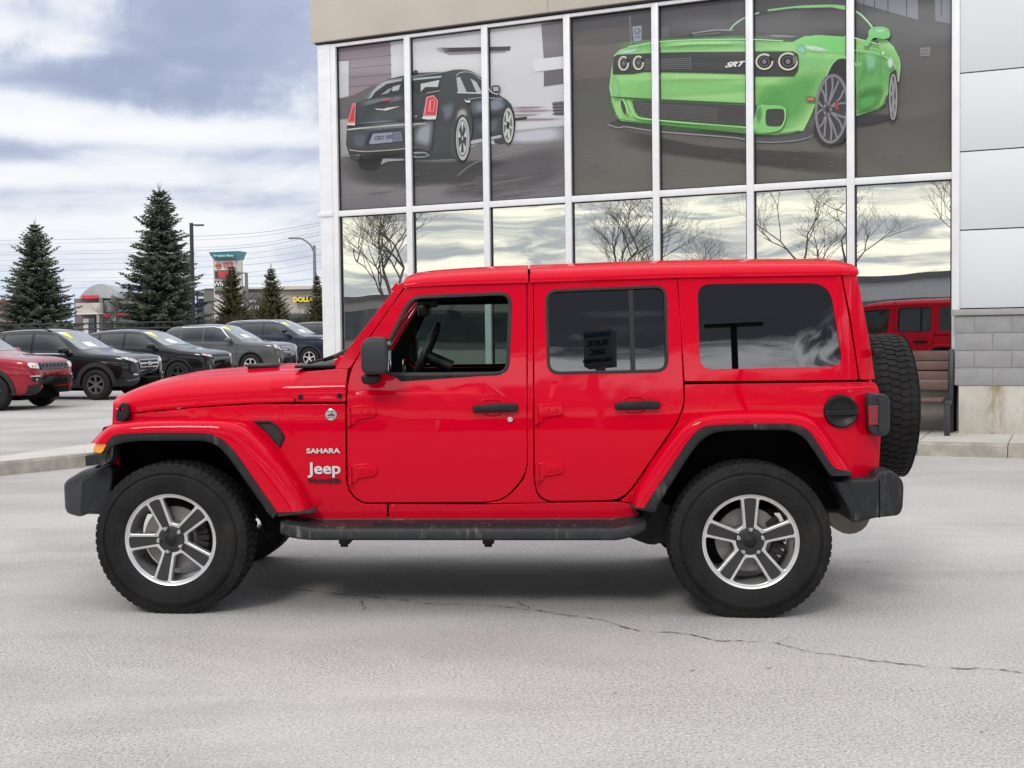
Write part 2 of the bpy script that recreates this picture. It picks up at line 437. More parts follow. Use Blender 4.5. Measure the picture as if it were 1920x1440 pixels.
def pan(px, r=.01, t=.035, bev=.004, dy=0.0, holes=(), hr=.03):
    def f_():
        loops = [rnd(JS(px), r)] + [rnd(JS(h), hr) for h in holes]
        return slab(loops, t, bev, lambda x, z: yb(x, z) + dy, .11, 2, .0022)
    return f_
# --- sheet metal ---------------------------------------------------
R1 = .02
both('fender_panel', pan([(247, 777), (362, 766), (475, 759), (647, 758), (648, 905, .03), (655, 925, .03), (667, 939, .03), (684, 946, .02), (725, 946.5), (725, 976), (540, 977),
    (530, 968), (475, 905), (437, 850), (419, 830), (381, 817), (250, 819), (238, 806)], .006), RED)
both('rocker_panel', pan([(730, 946.5), (905, 947), (1029, 944), (1160, 942), (1185, 946), (1203, 973), (730, 976)], .006), RED)
both('door_pillar', pan([(989.6, 529), (998.8, 529), (998.8, 750), (999.8, 891, .03), (1003.5, 921, .03), (1012, 936, .03), (1026, 942), (912, 943.5), (937, 941, .03), (957, 929, .03), (983, 900, .03), (989.8, 876, .03)], .004), RED)
both('quarter_panel', pan([(1284.5, 721.5), (1612, 717), (1642, 717, .03), (1648, 735), (1651, 820), (1646, 896), (1597, 896), (1575, 880), (1530, 815), (1490, 796), (1350, 796), (1310, 806), (1285, 837), (1222, 943), (1190, 943), (1164, 940), (1184, 923, .05), (1272, 794, .08), (1285, 760, .04)], .006), RED)
both('cowl_panel', pan([(554.5, 753), (552, 716, .02), (558, 706, .02), (574, 698), (628, 693), (652, 691), (649, 715), (647, 753)], .006), RED)
both('windshield_pillar', pan([(628, 692), (643, 668), (700, 595), (736, 548), (748, 533, .03), (757, 530), (757, 538), (742, 560), (700, 619), (656, 690)], .008, t=.05), RED)
fd_px = [(652.5, 940 - 35, .03), (651.5, 760), (652, 725, .05), (659, 691, .08), (703, 620), (746, 560), (762, 538, .02), (986.5, 530, .008), (987, 750), (987.5, 874, .05), (978, 899, .06), (953, 927, .05), (934, 938, .04), (905, 941), (684, 942, .03), (668, 934, .03), (657, 920, .03)]
fw_px = [(730, 706, .07), (717, 694, .03), (715, 662, .03), (768, 554, .07), (961, 546, .075), (955, 704, .075)]
rd_px = [(1001.5, 529, .008), (1268.5, 520.5, .008), (1275, 600), (1280.5, 722), (1281.5, 758, .05), (1269, 790, .08), (1181, 919, .07), (1160, 936, .05), (1130, 938), (1029, 939, .04), (1012, 930, .04), (1005, 912, .04), (1003, 890, .04)]
rw_px = [(1022, 543, .065), (1250, 534, .065), (1254, 698, .07), (1026, 703, .07)]
fdoor = both('front_door', pan(fd_px, .01, holes=[fw_px]), RED)
rdoor = both('rear_door', pan(rd_px, .01, holes=[rw_px]), RED)
hside_px = [(1271.5, 519), (1575, 515), (1577, 520), (1592, 600), (1609, 711.5), (1284, 714.5)]
qw_px = [(1307, 532, .07), (1556, 530, .10), (1582, 688, .07), (1312, 694, .07)]
hside = both('hardtop_side', pan(hside_px, .008, holes=[qw_px]), RED)
def corner():
    pts = JS([(1579, 511), (1583, 500), (1603, 502, .02), (1613, 545), (1628, 625), (1641, 711, .01), (1612.5, 712), (1596, 600), (1580, 520)])
    return slab([rnd(pts, .006)], .04, .004, lambda x, z: yb(x, z) , .05)
both('hardtop_corner', corner, RED)
# --- rubber seals and glass ----------------------------------------
def ring(px, inset, dy=-.002, t=.02):
    def f_():
        o_ = rnd(JS(px), .03); n = len(o_); c = Vector((sum(p[0] for p in o_) / n, sum(p[1] for p in o_) / n)); i_ = []
        for k in range(n):
            a = Vector(o_[k - 1]); b = Vector(o_[(k + 1) % n]); d = (b - a)
            nn_ = Vector((-d.y, d.x)).normalized() if d.length > 1e-6 else Vector((0, 0)); p = Vector(o_[k])
            if nn_.dot(c - p) < 0: nn_ = -nn_
            i_.append(tuple(p + nn_ * inset))
        return slab([o_, i_], t, .003, lambda x, z: yb(x, z) + dy, .2)
    return f_
both('window_seal', ring(fw_px, .020), RUB, fdoor)
both('window_seal', ring(rw_px, .016), RUB, rdoor)
def pane(px, dy=.02, t=.005):
    return lambda: slab([rnd(JS(px), .03)], t, 0, lambda x, z: yb(x, z) + dy, .25)
both('window_glass', pane(rw_px), GLT, rdoor)
both('window_glass', pane(qw_px, .006), GLT, hside)
bm = pane(fw_px)(); mirror_bm(bm); jadd(bm, 'window_glass', GLF, fdoor[1])
both('window_bar', lambda: slab([JS([(1178, 540), (1187, 540), (1192, 697), (1183, 697)])], .02, .002, lambda x, z: yb(x, z) + .006, .3), RUB, rdoor)
def inner_frame():
    o_ = rnd(JS([(660, 760), (663, 700), (710, 622), (760, 545), (985, 534), (1270, 524), (1575, 519), (1604, 712), (1636, 722), (1640, 830), (1560, 770), (1320, 770), (1190, 900), (1160, 930), (680, 936), (662, 900)]), .02)
    return slab([o_] + [rnd(JS(h), .03) for h in (fw_px, rw_px, qw_px)], .03, .003, lambda x, z: yb(x, z) + .040, .2)
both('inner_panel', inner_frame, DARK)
# --- door hardware -------------------------------------------------
def hinge(px, py):
    def f_():
        s_ = [(px, py + 8), (px + 3, py + 38), (px + 14, py + 38), (px + 15, py + 30), (px + 34, py + 27), (px + 50, py + 24), (px + 54, py + 16), (px + 52, py + 5), (px + 46, py + 1), (px + 30, py + 1), (px + 10, py + 3)]
        b_ = slab([rnd(JS(s_, dy=-.012), .008)], .016, .005, lambda x, z: yb(x, z) - .012, .2, 3)
        x0, z0 = JS([(px + 4, py + 6)])[0]; x1, z1 = JS([(px + 5, py + 40)])[0]
        tube(b_, [(x0 - .004, yb(x0, z0) - .016, z0), (x0 - .004, yb(x0, z0) - .016, z1)], .0115, 12)
        s2 = [(px + 16, py + 8), (px + 44, py + 7), (px + 48, py + 14), (px + 44, py + 20), (px + 30, py + 21), (px + 18, py + 23)]
        merge(b_, slab([rnd(JS(s2, dy=-.012), .008)], .006, .0025, lambda x, z: yb(x, z) - .015, .2, 2))
        for dx in (26, 40):
            bx, bz = JS([(px + dx, py + 14)])[0]
            merge(b_, lathe([(0, -.022), (.006, -.021), (.008, -.015), (.008, 0)], 12, c=(bx, yb(bx, bz), bz)))
        return b_
    return f_
for d, x0, y0 in ((fdoor, 652, 758), (fdoor, 654, 868), (rdoor, 1003, 754), (rdoor, 1005, 864)):
    both('hinge', hinge(x0, y0), RED, d)
def handle(px, py):
    def f_():
        s_ = [(px, py + 3), (px, py + 17), (px + 84, py + 15), (px + 86, py + 1), (px + 62, py - 1)]
        b_ = slab([rnd(JS(s_, dy=-.03), .016)], .03, .009, lambda x, z: yb(x, z) - .034, .1, 4)
        merge(b_, slab([rnd(JS([(px + 8, py + 6), (px + 8, py + 12), (px + 66, py + 11), (px + 66, py + 6)], dy=-.03), .004)], .008, .002, lambda x, z: yb(x, z) - .039, .2))
        return b_
    return f_
def cup(px, py):
    def f_():
        s_ = [(px + 14, py - 3), (px + 20, py - 9), (px + 52, py - 9), (px + 60, py - 3), (px + 56, py + 18), (px + 50, py + 24), (px + 26, py + 24), (px + 20, py + 18)]
        o_ = rnd(JS(s_), .02)
        c = Vector((sum(p[0] for p in o_) / len(o_), sum(p[1] for p in o_) / len(o_)))
        i_ = [tuple(c + (Vector(p) - c) * .86) for p in o_]
        return slab([o_, i_], .012, .004, lambda x, z: yb(x, z) - .005, .2, 3)
    return f_
both('handle', handle(886, 757), PLB, fdoor); both('handle', handle(1153, 752), PLB, rdoor)
both('handle_recess', cup(886, 757), RED, fdoor); both('handle_recess', cup(1153, 752), RED, rdoor)
def lock():
    x, z = JS([(956.5, 786)])[0]
    return lathe([(0, -.012), (.008, -.012), (.0085, -.010), (.0135, -.010), (.0155, -.006), (.016, 0.0)], 24, c=(x, yb(x, z), z))
jadd(lock(), 'door_lock', CHR, fdoor[0])
# --- hood ----------------------------------------------------------
seam = JS([(212, 790), (225, 783), (244, 774), (300, 768.5), (362, 763), (420, 759), (475, 755.5), (551, 753.5)])
crown = [jp(a, b, .93) for a, b in ((205, 772), (213, 757), (228, 743), (245, 735), (287, 719), (325, 708), (381, 697.5), (437, 693), (475, 690.5), (551, 686.5))]
def interp(tab, x):
    if x <= tab[0][0]: return tab[0][1]
    for a, b in zip(tab, tab[1:]):
        if x <= b[0]: return a[1] + (b[1] - a[1]) * (x - a[0]) / (b[0] - a[0])
    return tab[-1][1]
def hood():
    xs0, xs1 = seam[0][0], seam[-1][0]; rows = []; nx = 34; nt_ = 41
    for i in range(nx + 1):
        u_ = i / nx; x = xs0 + (xs1 - xs0) * (u_ ** 1.5 if u_ < 1 else 1)
        zs = interp(seam, x); zc = interp(crown, x - .02); ys = yb(x, zs) + .002; W_ = .9265 - ys; row = []
        for j in range(nt_):
            th = pi * j / (nt_ - 1); a = cos(th); b = sin(th); n_ = 2 / 3.6
            aa = math.copysign(abs(a) ** n_, a); bb = max(b, 0) ** n_
            cr_ = 1 + .0 * aa
            y = .9265 - W_ * aa; z = zs + (zc - zs) * bb
            r_ = abs(y - .9265); z += .012 * (1 - min(max((r_ - .30) / .05, 0), 1)) * min(max((x - xs0) / .4, 0), 1) * (1 if bb > .8 else 0)
            xx = x
            if i < 10: xx = x + .03 * (r_ / .65) ** 2 * (1 - i / 10) 
            row.append(Vector((xx, y, z)))
        rows.append(row)
    b_ = grid(rows); 
    bmesh.ops.recalc_face_normals(b_, faces=b_.faces)
    if sum(f_.normal.z for f_ in b_.faces) < 0: bmesh.ops.reverse_faces(b_, faces=b_.faces)
    return b_
ho = jadd(hood(), 'hood', RED, smooth=50); s_ = ho.modifiers.new('s', 'SOLIDIFY'); s_.thickness = .02
def cowl():
    xa = jp(551, 686.5, .93)[0] + .008; rows = []
    zc0, zs0 = interp(crown, xa), interp(seam, xa)
    for i in range(6):
        x = xa + (.93 - xa) * i / 5; row = []
        zs = zs0; zc = zc0 + .01 * i / 5; ys = yb(x, zs) + .004; W_ = .9265 - ys
        for j in range(31):
            th = pi * j / 30; n_ = 2 / 3.8; a = cos(th); b = sin(th)
            row.append(Vector((x, .9265 - W_ * math.copysign(abs(a) ** n_, a), zs + .02 + (zc - zs - .02) * max(b, 0) ** n_)))
        rows.append(row)
    b_ = grid(rows); bmesh.ops.recalc_face_normals(b_, faces=b_.faces)
    if sum(f_.normal.z for f_ in b_.faces) < 0: bmesh.ops.reverse_faces(b_, faces=b_.faces)
    return b_
jadd(cowl(), 'cowl', RED, smooth=50)
bm = bmesh.new(); zc = interp(crown, .6)
box(bm, (.63, .32, zc + .004), (.86, 1.53, zc + .022), .006)
jadd(bm, 'cowl_grille', PLB)
def wiper(y0):
    b_ = bmesh.new(); x, z = jp(640, 681, y0)
    tube(b_, [(.70, y0, zc + .03), (.80, y0 + .05, zc + .055), (.90, y0 + .30, zc + .10)], .008, 6)
    tube(b_, [(.845, y0 - .05, zc + .06), (.93, y0 + .50, zc + .135)], .011, 6); return b_
for y0 in (.36, .90): jadd(wiper(y0), 'wiper', PLB)
# hood vents, footman loop
bm = bmesh.new()
def vent_scoop(px, py, y, b_):
    x, z = jp(px, py, y); 
    box(b_, (x - .10, y - .05, z - .012), (x + .08, y + .05, z + .020), .014)
for px, y in ((498, .66), (545, 1.20)):
    b_ = bmesh.new(); vent_scoop(px, 688, y, b_); o_ = jadd(b_, 'hood_vent', PLB)
bm = bmesh.new(); x, z = jp(575, 689, .9)
tube(bm, [(x - .03, .93, z - .03), (x + .03, .93, z - .004), (x + .10, .93, z + .012), (x + .13, .93, z - .02)], .012, 8); jadd(bm, 'footman_loop', RED)
# hood latch
def latch():
    s_ = [(224, 760), (232, 754), (240, 756), (243, 772), (242, 786), (236, 790), (221, 789), (217, 781), (220, 770)]
    b_ = slab([rnd(JS(s_, dy=-.03), .008), circ(*JS([(229, 768)], dy=-.03)[0], .014, 14, .6)], .03, .006, lambda x, z: yb(x, z) - .045, .2, 3)
    x, z = JS([(236, 780)], dy=-.03)[0]
    merge(b_, lathe([(0, -.06), (.014, -.058), (.017, -.05), (.017, 0)], 16, c=(x, yb(x, z), z))); return b_
both('hood_latch', latch, PLB)
# grille with round lamps
def grille():
    yc = .9265; zt = interp(crown, -.45) - .015; zb_ = .66; hw = .56
    loops = [rnd([(-hw, zb_, .03), (hw, zb_, .03), (hw + .03, .92), (hw, zt - .03, .05), (0, zt + .01, .3), (-hw, zt - .03, .05), (-hw - .03, .92)])]
    for k in range(-3, 4): loops.append(rnd([(k * .098 - .026, .74), (k * .098 + .026, .74), (k * .098 + .026, 1.03), (k * .098 - .026, 1.03)], .024))
    for s in (-1, 1): loops.append(circ(s * .455, .93, .088, 28))
    b_ = curve_bm(loops, .06, .008, 3)
    for v in b_.verts:
        y, z, d = v.co.x, v.co.y, v.co.z
        v.co = Vector((-.478 + (1.10 - z) * -.07 - d + .11 * (y / .6) ** 2, y + yc, z))
    bmesh.ops.recalc_face_normals(b_, faces=b_.faces); return b_
gr_o = jadd(grille(), 'grille', RED)
for s in (-1, 1):
    b_ = lathe([(0, -.06), (.05, -.052), (.082, -.02), (.088, 0)], 28); b_.transform(Matrix.Rotation(-pi / 2, 4, 'Z'))
    b_.transform(Matrix.Translation((-.40, .9265 + s * .455, .93))); jadd(b_, 'headlight', simple('headlamp_lens', (.5, .52, .55), .08, coat=1), gr_o)
# --- fender flares -------------------------------------------------
def loft(px_y, n=44):
    rows = []
    for pts, y in px_y:
        sp_ = spline([jp(a, b, y) for a, b in pts], n); rows.append([Vector((p.x, y, p.y)) for p in sp_])
    b_ = grid(rows); bmesh.ops.recalc_face_normals(b_, faces=b_.faces)
    if sum(-f_.normal.y for f_ in b_.faces) < 0: bmesh.ops.reverse_faces(b_, faces=b_.faces)
    return b_
FA_ = [(172, 831), (178, 824), (190, 811), (209, 797), (250, 789), (310, 785), (400, 784.5), (432, 786), (456, 791), (475, 800), (497, 820), (524, 846), (565, 905), (587, 950), (589, 957)]
FC_ = [(200, 831), (201, 828), (206, 822), (214, 816), (250, 812), (310, 811), (381, 812), (400, 816), (419, 825), (437, 843), (455, 867), (475, 896), (495, 925), (515, 953), (521, 961)]
FD_ = [(196, 866), (199, 858), (203, 846), (213, 836), (250, 828), (310, 826.5), (378, 827), (392, 830), (407, 836), (426, 855), (445, 881), (467, 912), (486, 939), (503, 963), (512, 972)]
def mixp(a, b, t, dy=0): return [(p[0] * (1 - t) + q[0] * t, p[1] * (1 - t) + q[1] * t + dy) for p, q in zip(a, b)]
def flare_red(A, C):
    def f_():
        return loft([(mixp(A, C, -.04), .22), (A, .15), (mixp(A, C, .10), .07), (mixp(A, C, .26), .018), (mixp(A, C, .42), .002), (mixp(A, C, .75), -.004), (C, -.004), (mixp(A, C, 1.0, 2), .010), (mixp(A, C, .97), .05)])
    return f_
def flare_lip(C, D):
    def f_(): return loft([(mixp(C, D, .0), .05), (mixp(C, D, .0), -.002), (mixp(C, D, .08), -.009), (mixp(C, D, .55), -.009), (mixp(C, D, .92), -.004), (D, .004), (D, .06), (mixp(C, D, .8), .24), (mixp(C, D, .6), .42)])
    return f_
ff = both('front_fender_flare', flare_red(FA_, FC_), RED, smooth=60)
both('flare_lip', flare_lip(FC_, FD_), PLA, ff, smooth=50)
RA_ = [(1183, 948), (1184, 938), (1190, 918), (1210, 882), (1231, 850), (1252, 822), (1271, 800), (1285, 789), (1299, 781), (1331, 772), (1392, 768.5), (1450, 768.5), (1495, 771), (1516, 777), (1530, 786), (1553, 813), (1572, 843), (1589, 870), (1597, 884)]
RC_ = [(1207, 953), (1209, 949), (1214, 942), (1233, 912), (1251, 886), (1271, 855), (1287, 831), (1300, 815), (1315, 802), (1340, 797), (1395, 795), (1440, 794.5), (1482, 795), (1500, 799), (1515, 806), (1528, 822), (1545, 848), (1560, 872), (1567, 879)]
RD_ = [(1230, 957), (1231, 953), (1236, 945), (1251, 920), (1266, 896), (1283, 869), (1297, 848), (1311, 830), (1325, 819), (1348, 810), (1395, 807), (1440, 806.5), (1475, 807), (1492, 812), (1506, 820), (1518, 835), (1535, 860), (1550, 883), (1560, 893)]
rf = both('rear_fender_flare', flare_red(RA_, RC_), RED, smooth=60)
both('flare_lip', flare_lip(RC_, RD_), PLA, rf, smooth=50)
both('flare_lip', lambda: slab([rnd(JS([(519, 961), (588, 956), (590, 962), (520, 969)], y0=.0), .003)], .12, .003), PLA, ff)
both('flare_lip', lambda: slab([rnd(JS([(1181, 949), (1209, 952), (1232, 955), (1226, 961), (1185, 954)], y0=.0), .003)], .12, .003), PLA, rf)
both('flare_lip', lambda: slab([rnd(JS([(1561, 878), (1597, 884), (1598, 893), (1557, 893)], y0=.0), .003)], .12, .003), PLA, rf)
both('marker_light', lambda: slab([rnd(JS([(166, 845), (173, 832), (199, 831), (199, 836), (192, 848), (183, 852), (167, 850)], y0=.0), .01)], .10, .006, lambda x, z: .004 + max(0, -.36 - x) * .8, .05, 3), AMB)
both('flare_bracket', lambda: slab([rnd(JS([(159, 854), (186, 851), (194, 849), (199, 838), (213, 836), (210, 862), (190, 876), (184, 871), (160, 874)], y0=.02), .008)], .14, .006, lambda x, z: .02, 2), PLA)
both('bumper_bracket', lambda: slab([rnd(JS([(204, 858), (221, 856), (223, 892), (214, 896), (206, 885)], y0=.25), .006)], .05, .004, lambda x, z: .25, 2), RED)
# wheel housings
def housing(px): return lambda: slab([rnd(JS(px, y0=.34), .03)], .5, .004, lambda x, z: .34, 2)
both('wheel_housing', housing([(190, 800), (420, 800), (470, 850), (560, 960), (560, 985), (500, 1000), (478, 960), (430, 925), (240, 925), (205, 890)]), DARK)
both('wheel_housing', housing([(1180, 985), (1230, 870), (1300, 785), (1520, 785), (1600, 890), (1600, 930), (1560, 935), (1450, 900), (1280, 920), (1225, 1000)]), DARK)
# --- roof ----------------------------------------------------------
gut = [jp(a, b, .222) for a, b in ((748, 541), (757, 537.5), (850, 532.5), (992, 528.5), (1265, 519), (1575, 514), (1612, 513))]
rcr = [jp(a, b, .34) for a, b in ((748, 536), (756, 525), (766, 517), (800, 511), (860, 506.5), (930, 502.5), (993, 500.5), (1200, 492.5), (1400, 489), (1560, 488), (1590, 491), (1603, 497), (1608, 503))]
def roof(xa, xb, n_):
    def f_():
        rows = []
        for i in range(n_ + 1):
            x = xa + (xb - xa) * i / n_; row = []; zg = interp(gut, x) - .004; zc_ = interp(rcr, x); ys = .212; W_ = .9265 - ys
            if x > 3.45: ys += (x - 3.45) ** 2 * 1.9; W_ = .9265 - ys
            for j in range(45):
                th = pi * j / 44; a, b = cos(th), sin(th); e_ = 2 / 5.0
                y = .9265 - W_ * math.copysign(abs(a) ** e_, a); z = zg + (zc_ - zg) * max(b, 0) ** (2 / 3.0)
                z += .028 * (1 - ((y - .9265) / W_) ** 2)
                row.append(Vector((x, y, z)))
            rows.append(row)
        b_ = grid(rows); bmesh.ops.recalc_face_normals(b_, faces=b_.faces)
        if sum(q.normal.z for q in b_.faces) < 0: bmesh.ops.reverse_faces(b_, faces=b_.faces)
        return b_
    return f_
xr0, xrm, xr1 = gut[1][0], (gut[3][0]), jp(1606, 500, .3)[0]
rof = jadd(roof(xr0, xrm - .004, 14)(), 'front_roof_panel', RED, smooth=50); q = rof.modifiers.new('s', 'SOLIDIFY'); q.thickness = .02
ror = jadd(roof(xrm + .004, xr1, 24)(), 'hardtop_roof', RED, smooth=50); q = ror.modifiers.new('s', 'SOLIDIFY'); q.thickness = .02
bm = bmesh.new(); box(bm, (xr0 + .02, .26, 1.715), (xr1 - .03, 1.593, 1.745)); jadd(bm, 'headliner', DARK)
bm = bmesh.new(); box(bm, (xrm - .006, .23, 1.74), (xrm + .006, 1.62, 1.80)); jadd(bm, 'roof_seam', DARK)
# --- windshield ----------------------------------------------------
xb0, zb0 = jp(636, 684, .18); xt0, zt0 = jp(752, 534, .22)
def ws_quad(o1, o2, t0, t1, thick, mat, name):
    rows = []; n_ = Vector((-(zt0 - zb0), 0, xt0 - xb0)).normalized()
    for t in (t0, t1):
        x = xb0 + (xt0 - xb0) * t; z = zb0 + (zt0 - zb0) * t; y = .19 + .05 * t
        rows.append([Vector((x, y + o1, z)) + n_ * thick, Vector((x, JW - y - o2, z)) + n_ * thick])
    b_ = grid(rows); o_ = jadd(b_, name, mat, smooth=0); return o_
ws_quad(.03, .03, .05, .96, -.02, GLC, 'windshield')
q = ws_quad(0, 0, .90, .985, -.01, RED, 'windshield_header'); q.modifiers.new('s', 'SOLIDIFY').thickness = .04
q = ws_quad(0, 0, -.03, .07, -.01, RED, 'windshield_sill'); q.modifiers.new('s', 'SOLIDIFY').thickness = .04
# --- rear end ------------------------------------------------------
def yz_plate(loops, xf, t, bev, name, mat, parent=None):
    b_ = curve_bm(loops, t, bev, 2)
    for v in b_.verts: v.co = Vector((xf(v.co.x, v.co.y) + v.co.z, v.co.x + .9265, v.co.y))
    bmesh.ops.recalc_face_normals(b_, faces=b_.faces); return jadd(b_, name, mat, parent)
xrf = lambda y, z: 3.655 - max(z - 1.19, 0) * .13 
tg = yz_plate([rnd([(-.60, .70), (.60, .70), (.60, 1.19), (-.60, 1.19)], .03)], lambda y, z: 3.655, .05, .006, 'tailgate', RED)
yz_plate([rnd([(-.64, 1.20), (.64, 1.20), (.60, 1.78), (-.60, 1.78)], .05)], xrf, .04, .006, 'rear_window_frame', RED)
yz_plate([rnd([(-.56, 1.23), (.56, 1.23), (.53, 1.70), (-.53, 1.70)], .05)], lambda y, z: xrf(y, z) + .022, .008, 0, 'rear_window', GLT)
# --- tail lights, filler cap, badges, vents, mirrors ----------------
def tail(): 
    s_ = [(1625, 745, .02), (1631, 738, .01), (1662, 739, .02), (1671, 750, .02), (1671, 808, .02), (1660, 819, .02), (1636, 816, .02), (1627, 805, .02)]
    hole = [(1625, 760), (1646, 759), (1646, 797), (1625, 799)]
    return slab([rnd(JS(s_, y0=.14), .01)], .20, .012, lambda x, z: .125 + max(0, x - 3.62) * .3, .05, 3)
tl = both('tail_light', tail, PLG)
both('tail_lens', lambda: slab([rnd(JS([(1627, 761), (1646, 760), (1646, 796), (1628, 798)], y0=.13), .006)], .03, .004, lambda x, z: .121, .1, 2), LRED, tl)
both('tail_rim', lambda: slab([rnd(JS([(1647, 746, .01), (1663, 748, .02), (1668, 756, .01), (1668, 804, .01), (1660, 813, .02), (1647, 812, .01)], y0=.13), .01)], .03, .008, lambda x, z: .112 + max(0, x - 3.63) * .5, .1, 3), PLG, tl)
x, z = JS([(1576.5, 771)])[0]
bm = lathe([(0, -.004), (.040, -.006), (.060, -.012), (.068, -.020), (.078, -.022), (.084, -.016), (.086, 0), (.086, .02)], 40, c=(x, yb(x, z), z))
cap = jadd(bm, 'fuel_cap', PLB)
bm = slab([rnd([(x - .084, z + .004), (x - .084, z - .022), (x + .083, z - .018), (x + .083, z + .008)], .006)], .02, .004, lambda a, b: yb(x, z) - .026, .3, 2); jadd(bm, 'cap_grip', PLB, cap)
def vent():
    s_ = [(474, 789, .006), (507, 788, .02), (521, 798), (535, 819, .01), (526, 840, .006), (512, 826), (497, 806, .02)]
    o_ = rnd(JS(s_), .008); c = Vector((sum(p[0] for p in o_) / len(o_), sum(p[1] for p in o_) / len(o_)))
    i_ = [tuple(c + (Vector(p) - c) * .80 + Vector((.003, -.004))) for p in o_]
    b_ = slab([o_, i_], .02, .004, lambda x, z: yb(x, z) - .010, .2, 3)
    merge(b_, slab([i_], .004, .0, lambda x, z: yb(x, z) - .002, .2), 1); return b_
def meshmat():
    q = MB('vent_mesh'); v = q.n('ShaderNodeTexVoronoi'); q.l(q.tc.outputs['Object'], v.inputs[0]); v.inputs['Scale'].default_value = 110
    q.base(q.rmp(v.outputs[0], (.3, (.004, .004, .004)), (.6, (.018, .018, .02)))); q.b.inputs['Roughness'].default_value = .5; return q.m
VM = meshmat()
both('fender_vent', vent, [PLB, VM])
for px, py in ((563.5, 744.5), (636.5, 742.5)):
    def bolt(px=px, py=py):
        x, z = JS([(px, py)])[0]; return lathe([(0, -.003), (.006, -.004), (.007, -.007), (.013, -.007), (.0145, 0)], 16, c=(x, yb(x, z), z))
    both('bolt', bolt, PLB)
# round trail badge, lettering
x, z = JS([(621, 777.5)])[0]; yy = yb(x, z)
bm = lathe([(0, -.004), (.026, -.004), (.028, -.006), (.0305, -.005), (.031, 0)], 32, c=(x, yy, z)); bdg = jadd(bm, 'round_badge', CHR)
SILV = simple('badge_silver', (.75, .75, .76), .3, .6, var=.05); BLKM = simple('badge_black', (.015, .015, .016), .4, var=0.)
bm = slab([[(x - .022, z - .006), (x - .014, z + .004), (x - .008, z - .001), (x + .002, z + .009), (x + .010, z + .001), (x + .016, z + .005), (x + .022, z - .006)]], .002, 0); bm.transform(Matrix.Translation((0, yy - .006, 0)))
t_ = text_bm('TRAIL', .012, .001); t_.transform(Matrix.Translation((x, yy - .0055, z + .015))); merge(bm, t_)
t_ = text_bm('RATED', .012, .001); t_.transform(Matrix.Translation((x, yy - .0055, z - .014))); merge(bm, t_)
jadd(bm, 'badge_relief', BLKM, bdg)
def letter(s, x0, x1, pyc, size, mat, name, bold=0, sh=0, bev=0, out=.006):
    b_ = text_bm(s, size, .006, bold, sh, bev=bev); xs = [v.co.x for v in b_.verts]; zs = [v.co.z for v in b_.verts]
    a = JS([(x0, pyc)])[0]; c = JS([(x1, pyc)])[0]; w_ = c[0] - a[0]; k = w_ / (max(xs) - min(xs)); xm = (max(xs) + min(xs)) / 2; zm = (max(zs) + min(zs)) / 2
    for v in b_.verts:
        v.co.x = (v.co.x - xm) * k + (a[0] + c[0]) / 2; v.co.z = (v.co.z - zm) + (a[1] + c[1]) / 2; v.co.y += yb(v.co.x, v.co.z) - out
    return jadd(b_, name, mat, smooth=30)
letter('SAHARA', 575, 638, 845, .036, SILV, 'trim_badge', .0010)
letter('Jeep', 577, 639, 881, .086, SILV, 'name_badge', .0018)
letter('WRANGLER', 577, 640, 901.5, .030, BLKM, 'model_badge', .0012)
def mirror_arm():
    s_ = [(676, 703, .02), (712, 703, .02), (712, 716, .02), (700, 721, .02), (680, 720, .02)]
    return slab([rnd(JS(s_, y0=.03), .01)], .14, .012, lambda x, z: .01, .1, 3)
def mirror_head():
    s_ = [(676, 650, .03), (681, 638, .02), (694, 631.5, .02), (722, 633, .02), (728, 645, .02), (727, 696, .02), (720, 702.5, .02), (684, 703, .03), (677, 690, .02)]
    return slab([rnd(JS(s_, y0=-.04), .02)], .17, .022, lambda x, z: -.06 + 1.2 * max(0, .035 - abs(x - jp(702, 660, -.04)[0])) * 0 + (z - 1.3) ** 2 * .8, .05, 4)
ma = both('mirror_arm', mirror_arm, PLB)
mh = both('mirror', mirror_head, PLG)
x, z = jp(728, 667, 0)
both('mirror_glass', lambda: (lambda b_: (box(b_, (x + .001, -.03, z - .075), (x + .004, .095, z + .075), 0), b_)[1])(bmesh.new()), simple('mirror_silver', (.8, .82, .84), .03, 1., var=0.), mh)
# --- bumpers and side steps ----------------------------------------
def fbumper():
    s_ = [(122, 953, .02), (120, 907, .03), (128, 898, .02), (156, 881, .03), (189, 870, .02), (204, 862, .01), (210, 870), (196, 905), (186, 962, .03), (168, 963), (151, 970, .02), (127, 963, .02)]
    b_ = slab([rnd(JS(s_, y0=.14), .012)], JW - .26, .022, res=3)
    for i in range(1, 24):
        bmesh.ops.bisect_plane(b_, geom=b_.verts[:] + b_.edges[:] + b_.faces[:], plane_co=(0, (JW - .26) * i / 24, 0), plane_no=(0, 1, 0), dist=1e-6)
    for v in b_.verts:
        v.co.y += .13; r_ = abs(v.co.y - .9265); v.co.x -= .05 * (1 - (r_ / .80) ** 2) - .0; v.co.x += max(0, r_ - .62) ** 2 * .25 - .008
        if v.co.z > .64: v.co.z -= .02 * (1 - (r_ / .8) ** 2)
    return b_
def bumper_end():
    s_ = [(122, 955), (120, 908), (127, 898), (152, 882), (189, 871), (206, 862), (206, 868), (190, 885), (182, 901), (181, 960), (168, 962), (160, 966), (150, 971), (127, 964)]
    return s_
fb = jadd(fbumper(), 'front_bumper', simple('gloss_bumper', (.030, .032, .036), .28, coat=.6, var=.25, vs=7))
both('bumper_cap', lambda: slab([rnd(JS([(152, 901), (186, 880), (206, 872), (212, 890), (205, 940), (186, 966), (168, 961), (158, 966), (149, 962)], y0=.12), .02)], .3, .012, lambda x, z: .122, 2), PLA, (fb, fb))
